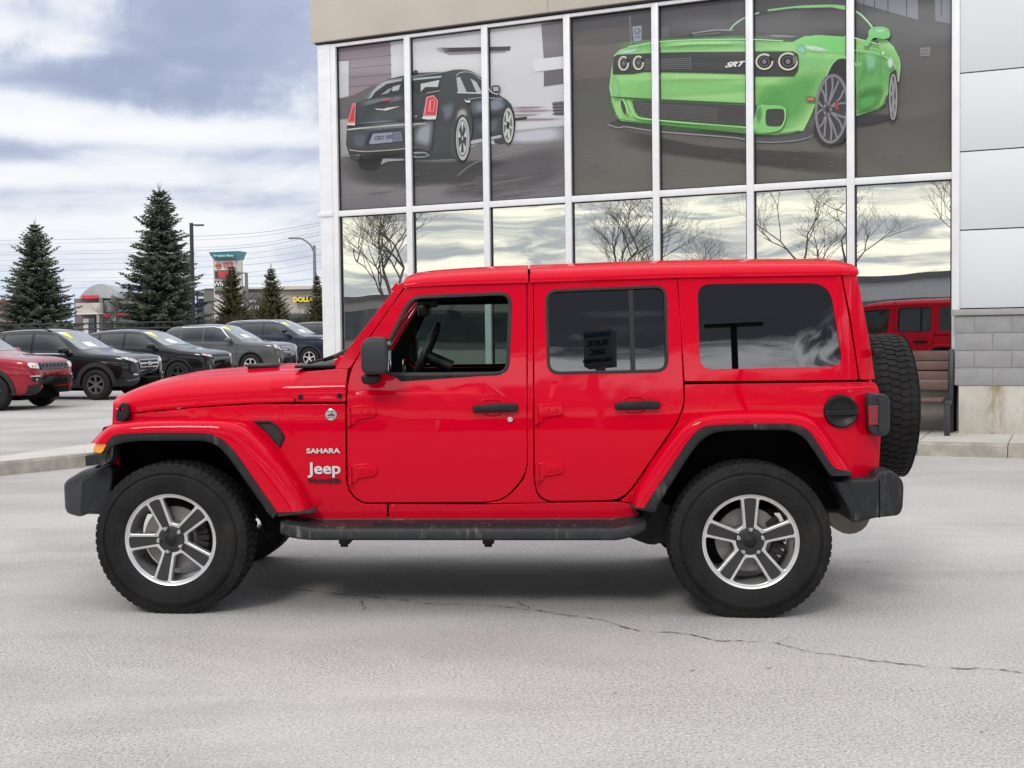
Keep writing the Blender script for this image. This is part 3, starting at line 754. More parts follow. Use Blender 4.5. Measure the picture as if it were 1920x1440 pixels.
def rbumper():
    s_ = [(1562, 903), (1584, 899), (1640, 898), (1646, 884), (1673, 882), (1690, 897), (1694, 903), (1696, 914), (1694, 954), (1687, 967), (1640, 972), (1601, 983), (1591, 963), (1577, 932)]
    return slab([rnd(JS(s_, y0=.06), .02)], JW - .12, .018, lambda x, z: .06 , .5, 3)
rb = jadd(rbumper(), 'rear_bumper', PLA)
both('bumper_seam', lambda: slab([JS([(1647.5, 899), (1649.5, 899), (1650, 971), (1648, 971)], y0=.06)], .01, 0, lambda x, z: .0585, 1), DARK, (rb, rb))
both('bumper_facet', lambda: slab([rnd(JS([(1566, 903), (1586, 902), (1622, 972), (1602, 978), (1580, 935)], y0=.055), .01)], .03, .010, lambda x, z: .052, 1, 3), PLA, (rb, rb))
stp = []
def step():
    rows = []; xa, za = jp(529, 980, .05); xb_, _ = jp(1209, 970, .05); n_ = 60
    zt = jp(860, 985, .0)[1]; zb_ = jp(860, 1013, -.03)[1]
    for i in range(n_ + 1):
        t = i / n_; x = xa + (xb_ - xa) * t; e0 = min(t * n_ / 6, 1); e1 = min((1 - t) * n_ / 5, 1)
        up = .030 * (1 - e0) + .030 * (1 - min((1 - t) * n_ / 5, 1)); dn = .03 * (1 - e0) ** 2 + .045 * (1 - e1) ** 1.5; inn = .03 * (1 - min(t * n_ / 2, 1)) ** 2 + .03 * (1 - min((1 - t) * n_ / 2, 1)) ** 2
        rib = .0
        rows.append([Vector(p) for p in ((x, .24, zt + .03 + up * .3), (x, .16, zt + .022 + up * .4), (x, .15, zt + .006 + up), (x, .02 + inn, zt + .0 + up), (x, -.035 + inn, zt - .012 + up), (x, -.045 + inn, zt - .03 + up * .5), (x, -.045 + inn, zb_ + .012 + dn), (x, -.03 + inn, zb_ + dn), (x, .10, zb_ + .01 + dn), (x, .24, zb_ + .02 + dn))])
    b_ = grid(rows, close=True); bmesh.ops.holes_fill(b_, edges=[e_ for e_ in b_.edges if e_.is_boundary]); bmesh.ops.recalc_face_normals(b_, faces=b_.faces)
    nr = 74; x0_, x1_ = jp(700, 985, .03)[0], jp(1150, 985, .03)[0]
    for i in range(nr):
        x = x0_ + (x1_ - x0_) * i / nr
        for yy0 in (.005, .07): box(b_, (x, yy0, zt - .004), (x + .011, yy0 + .055, zt + .0065))
    return b_
stp = both('side_step', step, PLA, smooth=40)
def step_clamp(px):
    def f_():
        b_ = bmesh.new(); x, z = jp(px, 1016, .15); box(b_, (x - .03, .1, z - .005), (x + .03, .5, z + .03), .004)
        tube(b_, [(x - .02, .1, z - .012), (x + .02, .1, z - .012)], .008, 6); return b_
    return f_
for px in (648, 916): both('step_bracket', step_clamp(px), CHAS, stp)
# --- underbody -----------------------------------------------------
def rail():
    b_ = bmesh.new(); box(b_, (-.62, .47, .47), (3.7, .57, .60), .008); return b_
both('frame_rail', rail, CHAS)
bm = bmesh.new()
box(bm, (.72, .26, .52), (3.60, 1.593, 1.02), .01); jadd(bm, 'tub_light_block', DARK)  # solid dark block filling the tub, added to stop light leaking through
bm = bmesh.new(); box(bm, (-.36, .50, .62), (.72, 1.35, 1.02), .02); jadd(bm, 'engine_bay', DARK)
for ax in (0., 3.008):
    bm = bmesh.new(); tube(bm, [(ax, .15, .388), (ax, 1.70, .388)], .045, 12); merge(bm, lathe([(0, -.12), (.10, -.10), (.14, 0), (.10, .1), (0, .12)], 20, c=(ax, .93 - .1, .388)))
    jadd(bm, 'axle', CHAS)
def arm_():
    b_ = slab([rnd(JS([(1180, 1008), (1192, 985), (1205, 955), (1238, 940), (1262, 950), (1262, 1005), (1228, 1022), (1212, 1020)], y0=.25), .01)], .03, .004, lambda x, z: .25, 2)
    for px, py in ((1219, 972), (1219, 1012)):
        x, z = jp(px, py, .24); merge(b_, lathe([(0, -.012), (.010, -.010), (.012, 0)], 10, c=(x, .25, z)))
    x0, z0 = jp(1235, 1012, .3); tube(b_, [(x0, .3, z0 + .01), (2.9, .3, .35)], .03, 8); return b_
both('suspension_link', arm_, CHAS)
both('shock_absorber', lambda: tube(bmesh.new(), [(3.14, .36, .35), (3.10, .42, .85)], [.03, .04], 10), CHAS)
x, z = jp(1545, 935, 1.2); bm = bmesh.new(); tube(bm, [(x, .55, z), (x, 1.35, z)], .11, 20); jadd(bm, 'muffler', simple('dull_steel', (.15, .135, .115), .5, .6, var=.3))
bm = bmesh.new(); tube(bm, [(x - .1, 1.2, z - .02), (2.3, 1.15, .40), (1.0, 1.1, .40)], .03, 8); jadd(bm, 'exhaust_pipe', CHAS)
def tow():
    b_ = bmesh.new(); tube(b_, [(-.64, .50, .70), (-.70, .50, .71), (-.72, .50, .685), (-.66, .50, .67)], .012, 8); return b_

# --- interior ------------------------------------------------------
bm = bmesh.new(); x0, z0 = jp(722, 655, .5)
box(bm, (.84, .30, .95), (1.22, 1.55, 1.185), .04); box(bm, (1.02, .34, 1.16), (1.20, .70, 1.235), .03); jadd(bm, 'dashboard', PLB)
xs_, zs_ = jp(797, 660, .52); bm = bmesh.new(); R_ = Matrix.Translation((xs_, .52, zs_ - .02)) @ Matrix.Rotation(radians(-66), 4, 'Y')
ringp = [R_ @ Vector((.185 * cos(2 * pi * k / 28), .185 * sin(2 * pi * k / 28), 0)) for k in range(29)]
tube(bm, ringp, .016, 10, cap=False); tube(bm, [R_ @ Vector((-.17, 0, 0)), R_ @ Vector((.17, 0, 0))], .016, 8); tube(bm, [R_ @ Vector((0, -.17, 0)), R_ @ Vector((0, .17, 0))], .018, 8)
tube(bm, [R_ @ Vector((0, 0, 0)), R_ @ Vector((0, 0, -.16))], .035, 12); jadd(bm, 'steering_wheel', PLB)
xg, zg = jp(745, 687, .45); bm = lathe([(.03, -.004), (.035, -.008), (.042, 0), (.035, .006)], 20); bm.transform(Matrix.Translation((xg + .04, .42, zg)) @ Matrix.Rotation(pi / 2, 4, 'Z')); jadd(bm, 'air_vent_ring', CHR)
xm_, zm_ = jp(802, 583, .93); bm = bmesh.new(); box(bm, (xm_ - .05, .81, zm_ - .035), (xm_ + .01, 1.05, zm_ + .035), .015); box(bm, (xm_ - .06, .88, zm_ + .02), (xm_ + .06, .98, zm_ + .13), .01)
jadd(bm, 'rear_view_mirror', PLB)
def seat(x0, ya, yb_):
    b_ = bmesh.new(); box(b_, (x0 - .5, ya, .80), (x0, yb_, .97), .05)
    vs = box(b_, (x0 - .07, ya + .02, .95), (x0 + .07, yb_ - .02, 1.42), .05)
    for v in vs: v.co.x += (v.co.z - .95) * .22
    vs = box(b_, (x0 + .05, (ya + yb_) / 2 - .12, 1.44), (x0 + .16, (ya + yb_) / 2 + .12, 1.62), .04); return b_
for x0, ya, yb2 in ((1.90, .32, .82), (1.90, 1.03, 1.53), (2.80, .30, .88), (2.80, .97, 1.55)): jadd(seat(x0, ya, yb2), 'seat', LEA)
bm = bmesh.new()
for xx in (2.02, 3.05):
    tube(bm, [(xx, .30, .9), (xx, .30, 1.60), (xx, .38, 1.69), (xx, 1.47, 1.69), (xx, 1.55, 1.60), (xx, 1.55, .9)], .035, 10)
for yy0 in (.33, 1.52): tube(bm, [(1.22, yy0, 1.67), (3.45, yy0, 1.66)], .03, 8)
jadd(bm, 'roll_cage', DARK)
bm = bmesh.new(); x0_, z0_ = jp(832, 703, .25); box(bm, (x0_ - .03, .20, z0_ - .012), (x0_ + .06, .26, z0_ + .012), .004); jadd(bm, 'inner_door_pull', CHR)
# --- wheels --------------------------------------------------------
RO = .406
def tyre_bm(clampz=None):
    prof = [(.232, .012), (.240, .004), (.252, -.002), (.275, -.008), (.292, -.0095), (.294, -.012), (.330, -.013), (.333, -.010), (.352, -.007), (.372, -.001), (.388, .004), (.3965, .014), (.3995, .035)]
    prof = prof + [(.3995, .1275)] + [(r, .255 - y) for r, y in prof[::-1]]
    b_ = lathe(prof, 96)
    n_ = 62
    # tread blocks: shoulder rows and three centre ribs with zigzag grooves
    for row, (ya, yb_, zig) in enumerate(((.004, .052, .006), (.060, .098, .008), (.106, .149, .008), (.157, .195, .008), (.203, .251, .006))):
        for k in range(n_):
            th0 = 2 * pi * (k + (.5 if row % 2 else 0)) / n_; dt = 2 * pi / n_ * (.76 if row in (0, 4) else .80); sk = .35 * 2 * pi / n_ * (1 if row % 2 else -1)
            vs = []
            for rr, shr in ((.392, 1.0), (RO, .93)):
                for (s, yq) in ((0, ya), (.5, ya - zig if row else ya), (1, ya), (1, yb_), (.5, yb_ + zig if row < 4 else yb_), (0, yb_)):
                    th = th0 + dt * (.5 + (s - .5) * shr) + sk * (yq - .1275) / .03 * .25
                    yc_ = (ya + yb_) / 2; y_ = yc_ + (yq - yc_) * shr; r_ = rr
                    edge = min(yq, .255 - yq)
                    if edge < .012: r_ = rr - .011
                    elif edge < .05 : r_ = rr - .003
                    vs.append(b_.verts.new((r_ * cos(th), y_, r_ * sin(th))))
            b_.faces.new(vs[6:]); 
            for i in range(6): b_.faces.new((vs[i], vs[(i + 1) % 6], vs[6 + (i + 1) % 6], vs[6 + i]))
            if row in (0, 4) :      # lug running down the shoulder
                o_ = .0 if row == 0 else .255; sg = 1 if row == 0 else -1
                l0 = [(.400, .006), (.390, .0022), (.374, -.0035)] if k % 2 else [(.400, .006), (.393, .0035), (.386, .001)]
                rows_ = []
                for rr, yq in l0:
                    rows_.append([b_.verts.new((rr * cos(th0 + dt * s), o_ + sg * (yq), rr * sin(th0 + dt * s))) for s in (.06, .94)])
                for a, c in zip(rows_, rows_[1:]): b_.faces.new((a[0], a[1], c[1], c[0]))
                for s in (0, 1):
                    q = [b_.verts.new((r.co.x, r.co.y + sg * .009, r.co.z)) for r in (rows_[0][s], rows_[1][s], rows_[2][s])]
                    for i in (0, 1): b_.faces.new((rows_[i][s], rows_[i + 1][s], q[i + 1], q[i]))
    bmesh.ops.recalc_face_normals(b_, faces=b_.faces)
    # raised ring and block lettering hints are ribs on the sidewall
    for k in range(3):
        rr = .345 + k * .004
        merge(b_, lathe([(rr, -.009), (rr + .0008, -.0105), (rr + .0016, -.009)], 96))
    if clampz is not None:
        for v in b_.verts:
            if v.co.z < clampz: v.co.y += (-.010 if v.co.y < .1275 else .010) * min(1, (clampz - v.co.z) / .01); v.co.z = clampz + .0005
    return b_
def pocket(k, inner=.088, outer=.220, wi=.034, wo=.046, sc=1.0):
    a0, a1 = pi / 2 + k * 2 * pi / 5, pi / 2 + (k + 1) * 2 * pi / 5
    def edge(a, s, r, w_):  # point beside spoke a
        d = Vector((cos(a), sin(a))); n_ = Vector((-sin(a), cos(a))) * s; return d * sqrt(max(r * r - w_ * w_, 0)) + n_ * w_
    pts = [tuple(edge(a0, 1, inner, wi)) + (.012,), tuple(edge(a0, 1, outer, wo)) + (.02,)]
    b0 = math.atan2(*tuple(edge(a0, 1, outer, wo))[::-1]); b1 = math.atan2(*tuple(edge(a1, -1, outer, wo))[::-1])
    while b1 < b0: b1 += 2 * pi
    for i in range(1, 7): t = b0 + (b1 - b0) * i / 7; pts.append((outer * cos(t), outer * sin(t), .002))
    pts += [tuple(edge(a1, -1, outer, wo)) + (.02,), tuple(edge(a1, -1, inner, wi)) + (.012,)]
    return rnd(pts, .01, 5)
def rim_bm():
    dish = lambda x, z: .010 + .020 * (1 - min(sqrt(x * x + z * z) / .25, 1)) ** 1.0
    b_ = slab([circ(0, 0, .240, 72)] + [pocket(k) for k in range(5)], .045, .006, dish, .09, 3)
    merge(b_, lathe([(.226, .020), (.236, .005), (.247, .002), (.2505, .006), (.2505, .016), (.238, .03)], 72))
    merge(b_, lathe([(.236, .02), (.225, .05), (.215, .12), (.215, .22), (.24, .235)], 60))
    return b_
def ins_bm(k):
    a = pi / 2 + k * 2 * pi / 5; d = Vector((cos(a), sin(a))); n_ = Vector((-sin(a), cos(a)))
    P = lambda r, w_: tuple(d * r + n_ * w_)
    pts = [P(.060, .018), P(.100, .0215), P(.216, .031), P(.221, .018), P(.222, 0), P(.221, -.018), P(.216, -.031), P(.100, -.0215), P(.060, -.018)]
    return slab([rnd(pts, .006)], .008, .0015, lambda x, z: .0075 + .020 * (1 - min(sqrt(x * x + z * z) / .25, 1)), .09)
tme = {}
def wheel(loc, rot, flip=False, spare=False, name='wheel', steer=0):
    w_ = empty(name, loc, 0); w_.parent = jeep
    w_.rotation_euler = (0, 0, (pi if flip else 0) + steer)
    if spare: w_.rotation_euler = (0, 0, pi / 2)
    def put(key, fn, nm, mat, r=True, **k):
        if key not in tme:
            o_ = fin(fn(), nm, mat, w_, **k); tme[key] = o_.data
        else:
            o_ = bpy.data.objects.new(nm, tme[key]); COL.objects.link(o_); o_.parent = w_
        if r: o_.rotation_euler = (0, rot, 0)
        return o_
    put('tyre' + str(spare), lambda: tyre_bm(None if spare else -.388), 'tyre', TYR, r=spare, smooth=38)
    put('rim', rim_bm, 'rim', RIM, smooth=45)
    for k in range(5): put('ins%d' % k, lambda: ins_bm(k), 'spoke_insert', INS, smooth=30)
    put('hub', lambda: lathe([(0, .012), (.030, .013), (.034, .017), (.036, .020), (.062, .021), (.075, .026), (.08, .04)], 40), 'hub', INS)
    put('cap', lambda: lathe([(0, .006), (.022, .007), (.028, .011), (.030, .016)], 32), 'centre_cap', PLB)
    def lug(k):
        a = pi / 2 + k * 2 * pi / 5; return lathe([(0, -.012), (.009, -.010), (.0125, -.003), (.0125, .02)], 14, c=(.0625 * cos(a), 0.004, .0625 * sin(a)))
    for k in range(5): put('lug%d' % k, lambda: lug(k), 'lug_nut', LUG)
    put('disc', lambda: merge(lathe([(.05, .085), (.09, .08), (.095, .095), (.165, .095), (.165, .115), (.09, .12)], 40), lathe([(0, .05), (.05, .06), (.075, .075), (.08, .11)], 24)), 'brake_disc', simple('brake_iron', (.20, .19, .19), .45, .7, var=.3) if 'disc' not in tme else None, r=False)
    if not spare:
        def cal():
            b_ = bmesh.new()
            for k in range(7):
                a = radians(-35 + k * 12); box(b_, (-.03, .07, -.014), (.035, .14, .014), .004, mat=Matrix.Rotation(-a, 4, 'Y') @ Matrix.Translation((.15, 0, 0)))
            return b_
        put('cal', cal, 'brake_caliper', CHAS, r=False)
    return w_
fwl = wheel((-JX0 - .004, -JY0 + .003, .396), radians(-112.5 + 90), steer=radians(-3)); fwl.scale = (1.05, 1, 1.02)
wheel((3.008 - JX0, -JY0, .388), 0)
wheel((-JX0, JW - JY0, .388), .3, True, steer=radians(-3))
wheel((3.008 - JX0, JW - JY0, .388), .8, True)
xs, zs = jp(1731, 760, .93)
sw = wheel((3.985 - JX0, 0.02, 1.012), 0, spare=True, name='spare_wheel')
bm = bmesh.new(); tube(bm, [(3.68, .95, 1.01), (3.86, .95, 1.01)], .09, 12); box(bm, (3.67, .70, .85), (3.72, 1.2, 1.15), .01); jadd(bm, 'spare_carrier', PLB)
bm = bmesh.new(); box(bm, (3.66, .20, 1.31), (3.70, .26, 1.35), .006); jadd(bm, 'window_hinge', PLB)
# ================================================================== ground
def asphalt():
    q = MB('asphalt'); P = q.tc.outputs['Object']
    a = q.noise(.35, 6, .6); b = q.noise(2.2, 6, .65, dist=.3); c = q.noise(230, 3, .75); d = q.noise(40, 3, .6)
    v = q.n('ShaderNodeTexVoronoi'); q.l(P, v.inputs[0]); v.inputs['Scale'].default_value = 70
    v2 = q.n('ShaderNodeTexVoronoi'); q.l(P, v2.inputs[0]); v2.inputs['Scale'].default_value = 62
    c2_ = q.noise(80, 3, .9); c = c2_
    c0 = q.rmp(c, (.38, (.11, .103, .099)), (.5, (.40, .376, .360)), (.62, (.88, .83, .80)))
    c1 = q.mix(q.mr(d, .35, .65), c0, q.rmp(v.outputs[0], (.1, (.62, .59, .575)), (.6, (.39, .37, .36))))
    s3 = q.n('ShaderNodeSeparateXYZ'); q.l(P, s3.inputs[0])
    c2 = q.mix(q.mr(b, .3, .75, 0, .22), c1, (.38, .362, .345))
    c3 = q.mix(q.mr(a, .42, .62, 0, .38), c2, (.60, .575, .55)); a2 = q.noise(.55, 7, .65, dist=.6, stretch=(.5, 1.3, 1)); c3 = q.mix(q.mr(a2, .48, .66, 0, .42), c3, (.25, .238, .228))
    oil = q.noise(.9, 3, .4); c4 = q.mix(q.mr(oil, .68, .80, 0, .30), c3, (.20, .19, .18))
    q.base(c4); q.b.inputs['Roughness'].default_value = .88; q.b.inputs['Specular IOR Level'].default_value = .3
    n_ = q.bump(c, .8, .005); q.bump(v2.outputs[0], .35, .006, n_); return q.m
ASP = asphalt()
bm = bmesh.new()
# one sheet, finer near the camera
xs_ = [-1500, -300, -80, -30, -12, 0, 12, 30, 80, 300, 1500]
grid([[Vector((x, y, 0)) for x in xs_] for y in [-1500, -300, -80, -20, 0, 6, 12, 20, 40, 80, 300, 1500]], bm)
bmesh.ops.recalc_face_normals(bm, faces=bm.faces)
g_ = fin(bm, 'parking_lot', ASP, smooth=0); tag(g_, kind='structure')
CRK = simple('crack_fill', (.13, .122, .115), .95, var=.3, vs=20, spec=.1)
def crack(pts, wd, seed=1, jit=.012):
    rn = random.Random(seed); P = [ground_at(a, b) for a, b in pts]; fine = []
    for a, b in zip(P, P[1:]):
        n_ = max(int((b - a).length / .025), 2)
        for i in range(n_): fine.append(a.lerp(b, i / n_))
    fine.append(P[-1]); off = 0; L_, R_ = [], []
    for i, p in enumerate(fine):
        off = off * .93 + rn.uniform(-jit, jit); d = (fine[min(i + 1, len(fine) - 1)] - fine[max(i - 1, 0)]).normalized(); n_ = Vector((-d.y, d.x, 0))
        w_ = wd * (rn.random() ** 1.6 * 1.5 + .10) * min(1, i / 6 + .1, (len(fine) - i) / 6)
        L_.append(p + n_ * (off + w_) + Vector((0, 0, .004))); R_.append(p + n_ * (off - w_) + Vector((0, 0, .004)))
    return grid([L_, R_])
bm = crack([(470, 1096), (560, 1108), (680, 1122), (820, 1135), (920, 1137), (1010, 1146), (1085, 1158), (1130, 1165), (1190, 1185), (1290, 1192), (1345, 1203), (1450, 1205), (1530, 1222), (1650, 1240), (1740, 1251), (1830, 1253), (1920, 1263), (2050, 1280)], .0050, 3)
merge(bm, crack([(1085, 1158), (1050, 1152), (1000, 1143), (960, 1126)], .004, 5)); merge(bm, crack([(680, 1122), (684, 1140), (676, 1150)], .004, 6))
merge(bm, crack([(975, 1117), (1000, 1122), (1035, 1119)], .008, 8)); merge(bm, crack([(1450, 1205), (1480, 1195), (1500, 1200)], .004, 9))
merge(bm, crack([(1560, 1050), (1600, 1056), (1640, 1052)], .004, 13))
rn = random.Random(21)
for k in range(26):
    g0 = ground_at(rn.uniform(0, 1900), rn.uniform(900, 1430)); r_ = rn.uniform(.002, .007); n_ = 9
    vs_ = [bm.verts.new((g0.x + r_ * rn.uniform(.5, 1.2) * cos(2 * pi * i / n_) * 1.4, g0.y + r_ * rn.uniform(.5, 1.2) * sin(2 * pi * i / n_), .0042)) for i in range(n_)]; bm.faces.new(vs_)
cr_ = fin(bm, 'pavement_crack', CRK, smooth=0); tag(cr_, kind='structure')
# ================================================================== showroom
bld = empty('car_showroom', FP, FA)
tag(bld, 'car showroom with tall white-framed window wall, beige top band and grey block corner', 'building')
Lp = 1.2057; PL = [1.2335 + (i - 1) * 1.2057 for i in range(0, 8)]; PL[0] = .034; PL = [.034, 1.2335, 2.421, 3.61, 4.812, 6.02, 7.2305, 8.416]
Z1, Z2, ZS = 5.61, 3.187, .74       # head, transom centre, sill
WHT = simple('white_aluminium', (.76, .77, .79), .35, .0, coat=.3, var=.05)
def stucco():
    q = MB('beige_stucco'); a = q.noise(.8, 6); q.base(q.mix(q.mr(a, .3, .7), (.50, .455, .40), (.58, .535, .475))); q.b.inputs['Roughness'].default_value = .9
    q.bump(q.noise(60, 4), .3, .004); return q.m
STU = stucco()
def panelm():
    q = MB('pale_metal_panel'); a = q.noise(.7, 4); q.base(q.mix(q.mr(a, .3, .7), (.67, .69, .71), (.68, .70, .72))); q.b.inputs['Roughness'].default_value = .55; return q.m
PNL = panelm()
def bx(nm, s0, s1, o0, o1, z0, z1, mat, parent=bld, bev=.004, vs=None):
    b_ = bmesh.new(); box(b_, (s0, -o1, z0), (s1, -o0, z1), bev); return fin(b_, nm, mat, parent, smooth=30)
# walls and bands
bx('upper_wall', -.283, 3.375, -.2, .115, 5.695, 9.0, STU); bx('upper_wall', 3.385, 15, -.2, .115, 5.695, 9.0, STU)
bx('upper_wall', 3.37, 3.39, -.2, .108, 5.70, 9.0, simple('joint', (.34, .31, .28), .9), bev=0)
bx('drip_edge', -.25, 8.5, -.1, .06, 5.672, 5.690, simple('dark_flashing', (.05, .05, .055), .6), bev=0)
# frame: mullions and rails
bx('corner_post', -.215, -.012, -.25, .055, .15, 5.66, WHT); bx('corner_cap', -.262, .0, -.25, .075, 3.155, 3.215, WHT)
for i, s in enumerate(PL): bx('mullion', s - .044, s + .044, -.10, .050, .15 if i in (0,) else ZS - .05, 5.655, WHT)
for i in range(7):
    a, b = PL[i] + .045, PL[i + 1] - .045
    bx('head_rail', a, b, -.10, .047, Z1, 5.655, WHT); bx('transom', a, b, -.10, .047, Z2 - .042, Z2 + .042, WHT); bx('sill_rail', a, b, -.10, .047, ZS - .045, ZS + .03, WHT)
GSK = simple('black_gasket', (.012, .012, .013), .6, var=0)
q = MB('coated_glass'); t = q.t; t.nodes.remove(q.b)
tr = q.n('ShaderNodeBsdfTransparent'); tr.inputs[0].default_value = (.34, .40, .39, 1)
gl = q.n('ShaderNodeBsdfGlossy'); gl.inputs['Roughness'].default_value = .0; gl.inputs[0].default_value = (1, 1, 1, 1)
nz = q.noise(.55, 2, .4, stretch=(1, 1, .6)); bp = q.n('ShaderNodeBump'); q.l(nz, bp.inputs['Height']); bp.inputs['Strength'].default_value = .35; bp.inputs['Distance'].default_value = .02; q.l(bp.outputs[0], gl.inputs['Normal'])
fr = q.n('ShaderNodeFresnel'); fr.inputs[0].default_value = 1.55
mr_ = q.n('ShaderNodeMapRange'); q.l(fr.outputs[0], mr_.inputs[0]); mr_.inputs[1].default_value = .04; mr_.inputs[2].default_value = 1; mr_.inputs[3].default_value = .44; mr_.inputs[4].default_value = 1
mx = q.n('ShaderNodeMixShader'); q.l(mr_.outputs[0], mx.inputs[0]); q.l(tr.outputs[0], mx.inputs[1]); q.l(gl.outputs[0], mx.inputs[2]); q.l(mx.outputs[0], t.nodes['Material Output'].inputs[0])
GLB = q.m
FROST = simple('window_bracket', (.7, .7, .7), .5)
for i in range(7):
    a, b = PL[i] + .040, PL[i + 1] - .040
    lo = bx('window_pane', a, b, -.03, -.02, ZS + .02, Z2 - .035, GLB, bev=0); 
    b_ = bmesh.new()
    for (x0, x1, z0, z1) in ((a + .006, a + .022, ZS + .03, Z2 - .042), (b - .022, b - .006, ZS + .03, Z2 - .042), (a + .006, b - .006, Z2 - .056, Z2 - .042)): box(b_, (x0, .0, z0), (x1, .019, z1))
    fin(b_, 'gasket', GSK, lo)
    if i >= 3:
        for xx in (a + .07, b - .11): b_ = bmesh.new(); box(b_, (xx, .002, Z2 - .10), (xx + .045, .018, Z2 - .068), .003); fin(b_, 'glass_clip', FROST, lo)
    up = bx('window_pane', a, b, -.045, -.035, Z2 + .035, Z1 + .01, simple('dark_backing', (.03, .03, .03), .4) if i == 0 else bpy.data.materials['dark_backing'], bev=0)
    b_ = bmesh.new()
    for (x0, x1, z0, z1) in ((a + .006, a + .020, Z2 + .04, Z1 - .006), (b - .020, b - .006, Z2 + .04, Z1 - .006), (a + .006, b - .006, Z2 + .043, Z2 + .055), (a + .006, b - .006, Z1 - .014, Z1 - .003)): box(b_, (x0, -.0045, z0), (x1, .03, z1))
    fin(b_, 'gasket', GSK, up)
# right hand wing: metal panels over block over concrete
SR = 8.462
bx('wing_core', SR + .02, 14.9, -3, .0, .15, 5.69, DARK, bev=0)
for z0, z1 in ((1.612, 2.528), (2.542, 3.452), (3.466, 4.372), (4.386, 5.688)): bx('metal_panel', SR, 11.6, -.2, .025, z0, z1, PNL, bev=.004)
for z0, z1 in ((1.612, 2.528), (2.542, 3.452), (3.466, 4.372), (4.386, 5.688)): bx('metal_panel', 11.612, 15, -.2, .025, z0, z1, PNL, bev=.004)
def blockm(i):
    q = MB('grey_block_%d' % i); a = q.noise(7, 7, .7); k = (.27, .245, .30, .26)[i]
    q.base(q.mix(q.mr(a, .25, .75), (k * .93, k * .93, k * .97), (k * 1.25, k * 1.25, k * 1.28))); q.b.inputs['Roughness'].default_value = .95; q.bump(q.noise(55, 5, .7), .5, .006); return q.m
BLK = [blockm(i) for i in range(4)]; MOR = simple('mortar', (.32, .315, .31), .95, var=.15, vs=12)
b_ = bmesh.new(); rn = random.Random(5); box(b_, (SR + .003, -.392, .71), (15, .2, 1.52), mi=4)
zz0 = .712
for r_ in range(4):
    s = 8.436 - (.0 if r_ % 2 else .0); first = (.38 if r_ % 2 == 0 else .19)
    s0 = 8.436; w0 = (.195 if r_ in (1, 3) else .39); w0 = (.40 if r_ in (0, 2) else .205)
    while s0 < 14.8:
        wd = w0 if s0 < 8.44 else .395; box(b_, (s0 + .003, -.400, zz0 + .003), (s0 + wd - .004, -.3, zz0 + .199), .003, mi=rn.randrange(4)); s0 += wd
    box(b_, (8.437, -.399, zz0 + .003), (8.52, .02, zz0 + .199), .003, mi=rn.randrange(4))
    zz0 += .2025
fin(b_, 'block_wall', BLK + [MOR], bld, smooth=30)
def concm():
    q = MB('stained_concrete'); a = q.noise(2.2, 8, .7); b = q.noise(24, 6, .75); st = q.noise(3.0, 7, .7, stretch=(1.6, 1, .35))
    c = q.mix(q.mr(a, .3, .7), (.44, .42, .37), (.60, .575, .52)); c = q.mix(q.mr(b, .5, .75, 0, .5), c, (.33, .31, .27))
    sx = q.n('ShaderNodeSeparateXYZ'); q.l(q.tc.outputs['Object'], sx.inputs[0]); d = q.n('ShaderNodeMath', operation='SUBTRACT'); q.l(sx.outputs[0], d.inputs[0]); d.inputs[1].default_value = 8.86
    ab = q.n('ShaderNodeMath', operation='ABSOLUTE'); q.l(d.outputs[0], ab.inputs[0]); m1 = q.mr(ab.outputs[0], .03, .13, 1, 0); mm = q.n('ShaderNodeMath', operation='MULTIPLY'); q.l(m1, mm.inputs[0]); q.l(q.mr(st, .42, .58), mm.inputs[1])
    q.base(q.mix(mm.outputs[0], c, (.23, .155, .07))); q.b.inputs['Roughness'].default_value = .95; q.bump(b, .5, .006); return q.m
CON = concm()
bx('concrete_base', 8.474, 15, -.2, .39, .13, .709, CON, bev=.004)
cpm = simple('cast_stone', (.33, .325, .32), .8, var=.1, vs=9, bump=.3, bs=60)
for a, b in ((8.395, 9.27), (9.275, 10.2), (10.205, 11.2), (11.205, 15)): bx('wall_cap', a, b, -.1, .43, 1.525, 1.597, cpm, bev=.008)
knee = simple('knee_wall_concrete', (.20, .19, .175), .92, var=.15, vs=4, bump=.3)
bx('knee_wall', .08, 8.47, -.15, -.005, .14, ZS - .05, knee, bev=0)
bx('sill_flashing', 8.20, 8.43, .0, .12, .705, .725, WHT); bx('downpipe', 8.385, 8.425, .02, .10, .15, .70, DARK)
# side return and roof
bx('side_wall', -.215, -.115, -6, -.26, .15, 9.0, STU); bx('roof_slab', -.2, 15, -6, -.21, 8.7, 8.95, STU)
# interior
INT = simple('showroom_wall', (.22, .24, .24), .8, var=.15, vs=1.2); FLO = simple('showroom_floor', (.20, .20, .20), .3, var=.1)
bx('showroom_floor', -.1, 14.8, -6, -.12, .15, .19, FLO, bev=0); bx('back_wall', -.1, 14.8, -6.1, -6, .19, 5.6, INT, bev=0); bx('ceiling', -.1, 14.8, -6, -.12, 3.34, 3.42, simple('ceiling_tile', (.25, .26, .26), .8), bev=0)
for s, o, w_, c in ((1.55, -2.2, .30, (.75, .78, .77)), (4.95, -1.6, .16, (.06, .06, .06)), (8.0, -1.1, .42, (.55, .56, .55)), (3.9, -4.2, .9, (.35, .40, .40)), (6.6, -4.6, 1.4, (.30, .22, .18))):
    bx('column', s, s + w_, o - .3, o, .19, 3.34, simple('column_%d' % int(s * 10), c, .6), bev=.01)
em = simple('lit_diffuser', (.9, .9, .85), .5, emit=((1, .93, .75), 2.5), var=0)
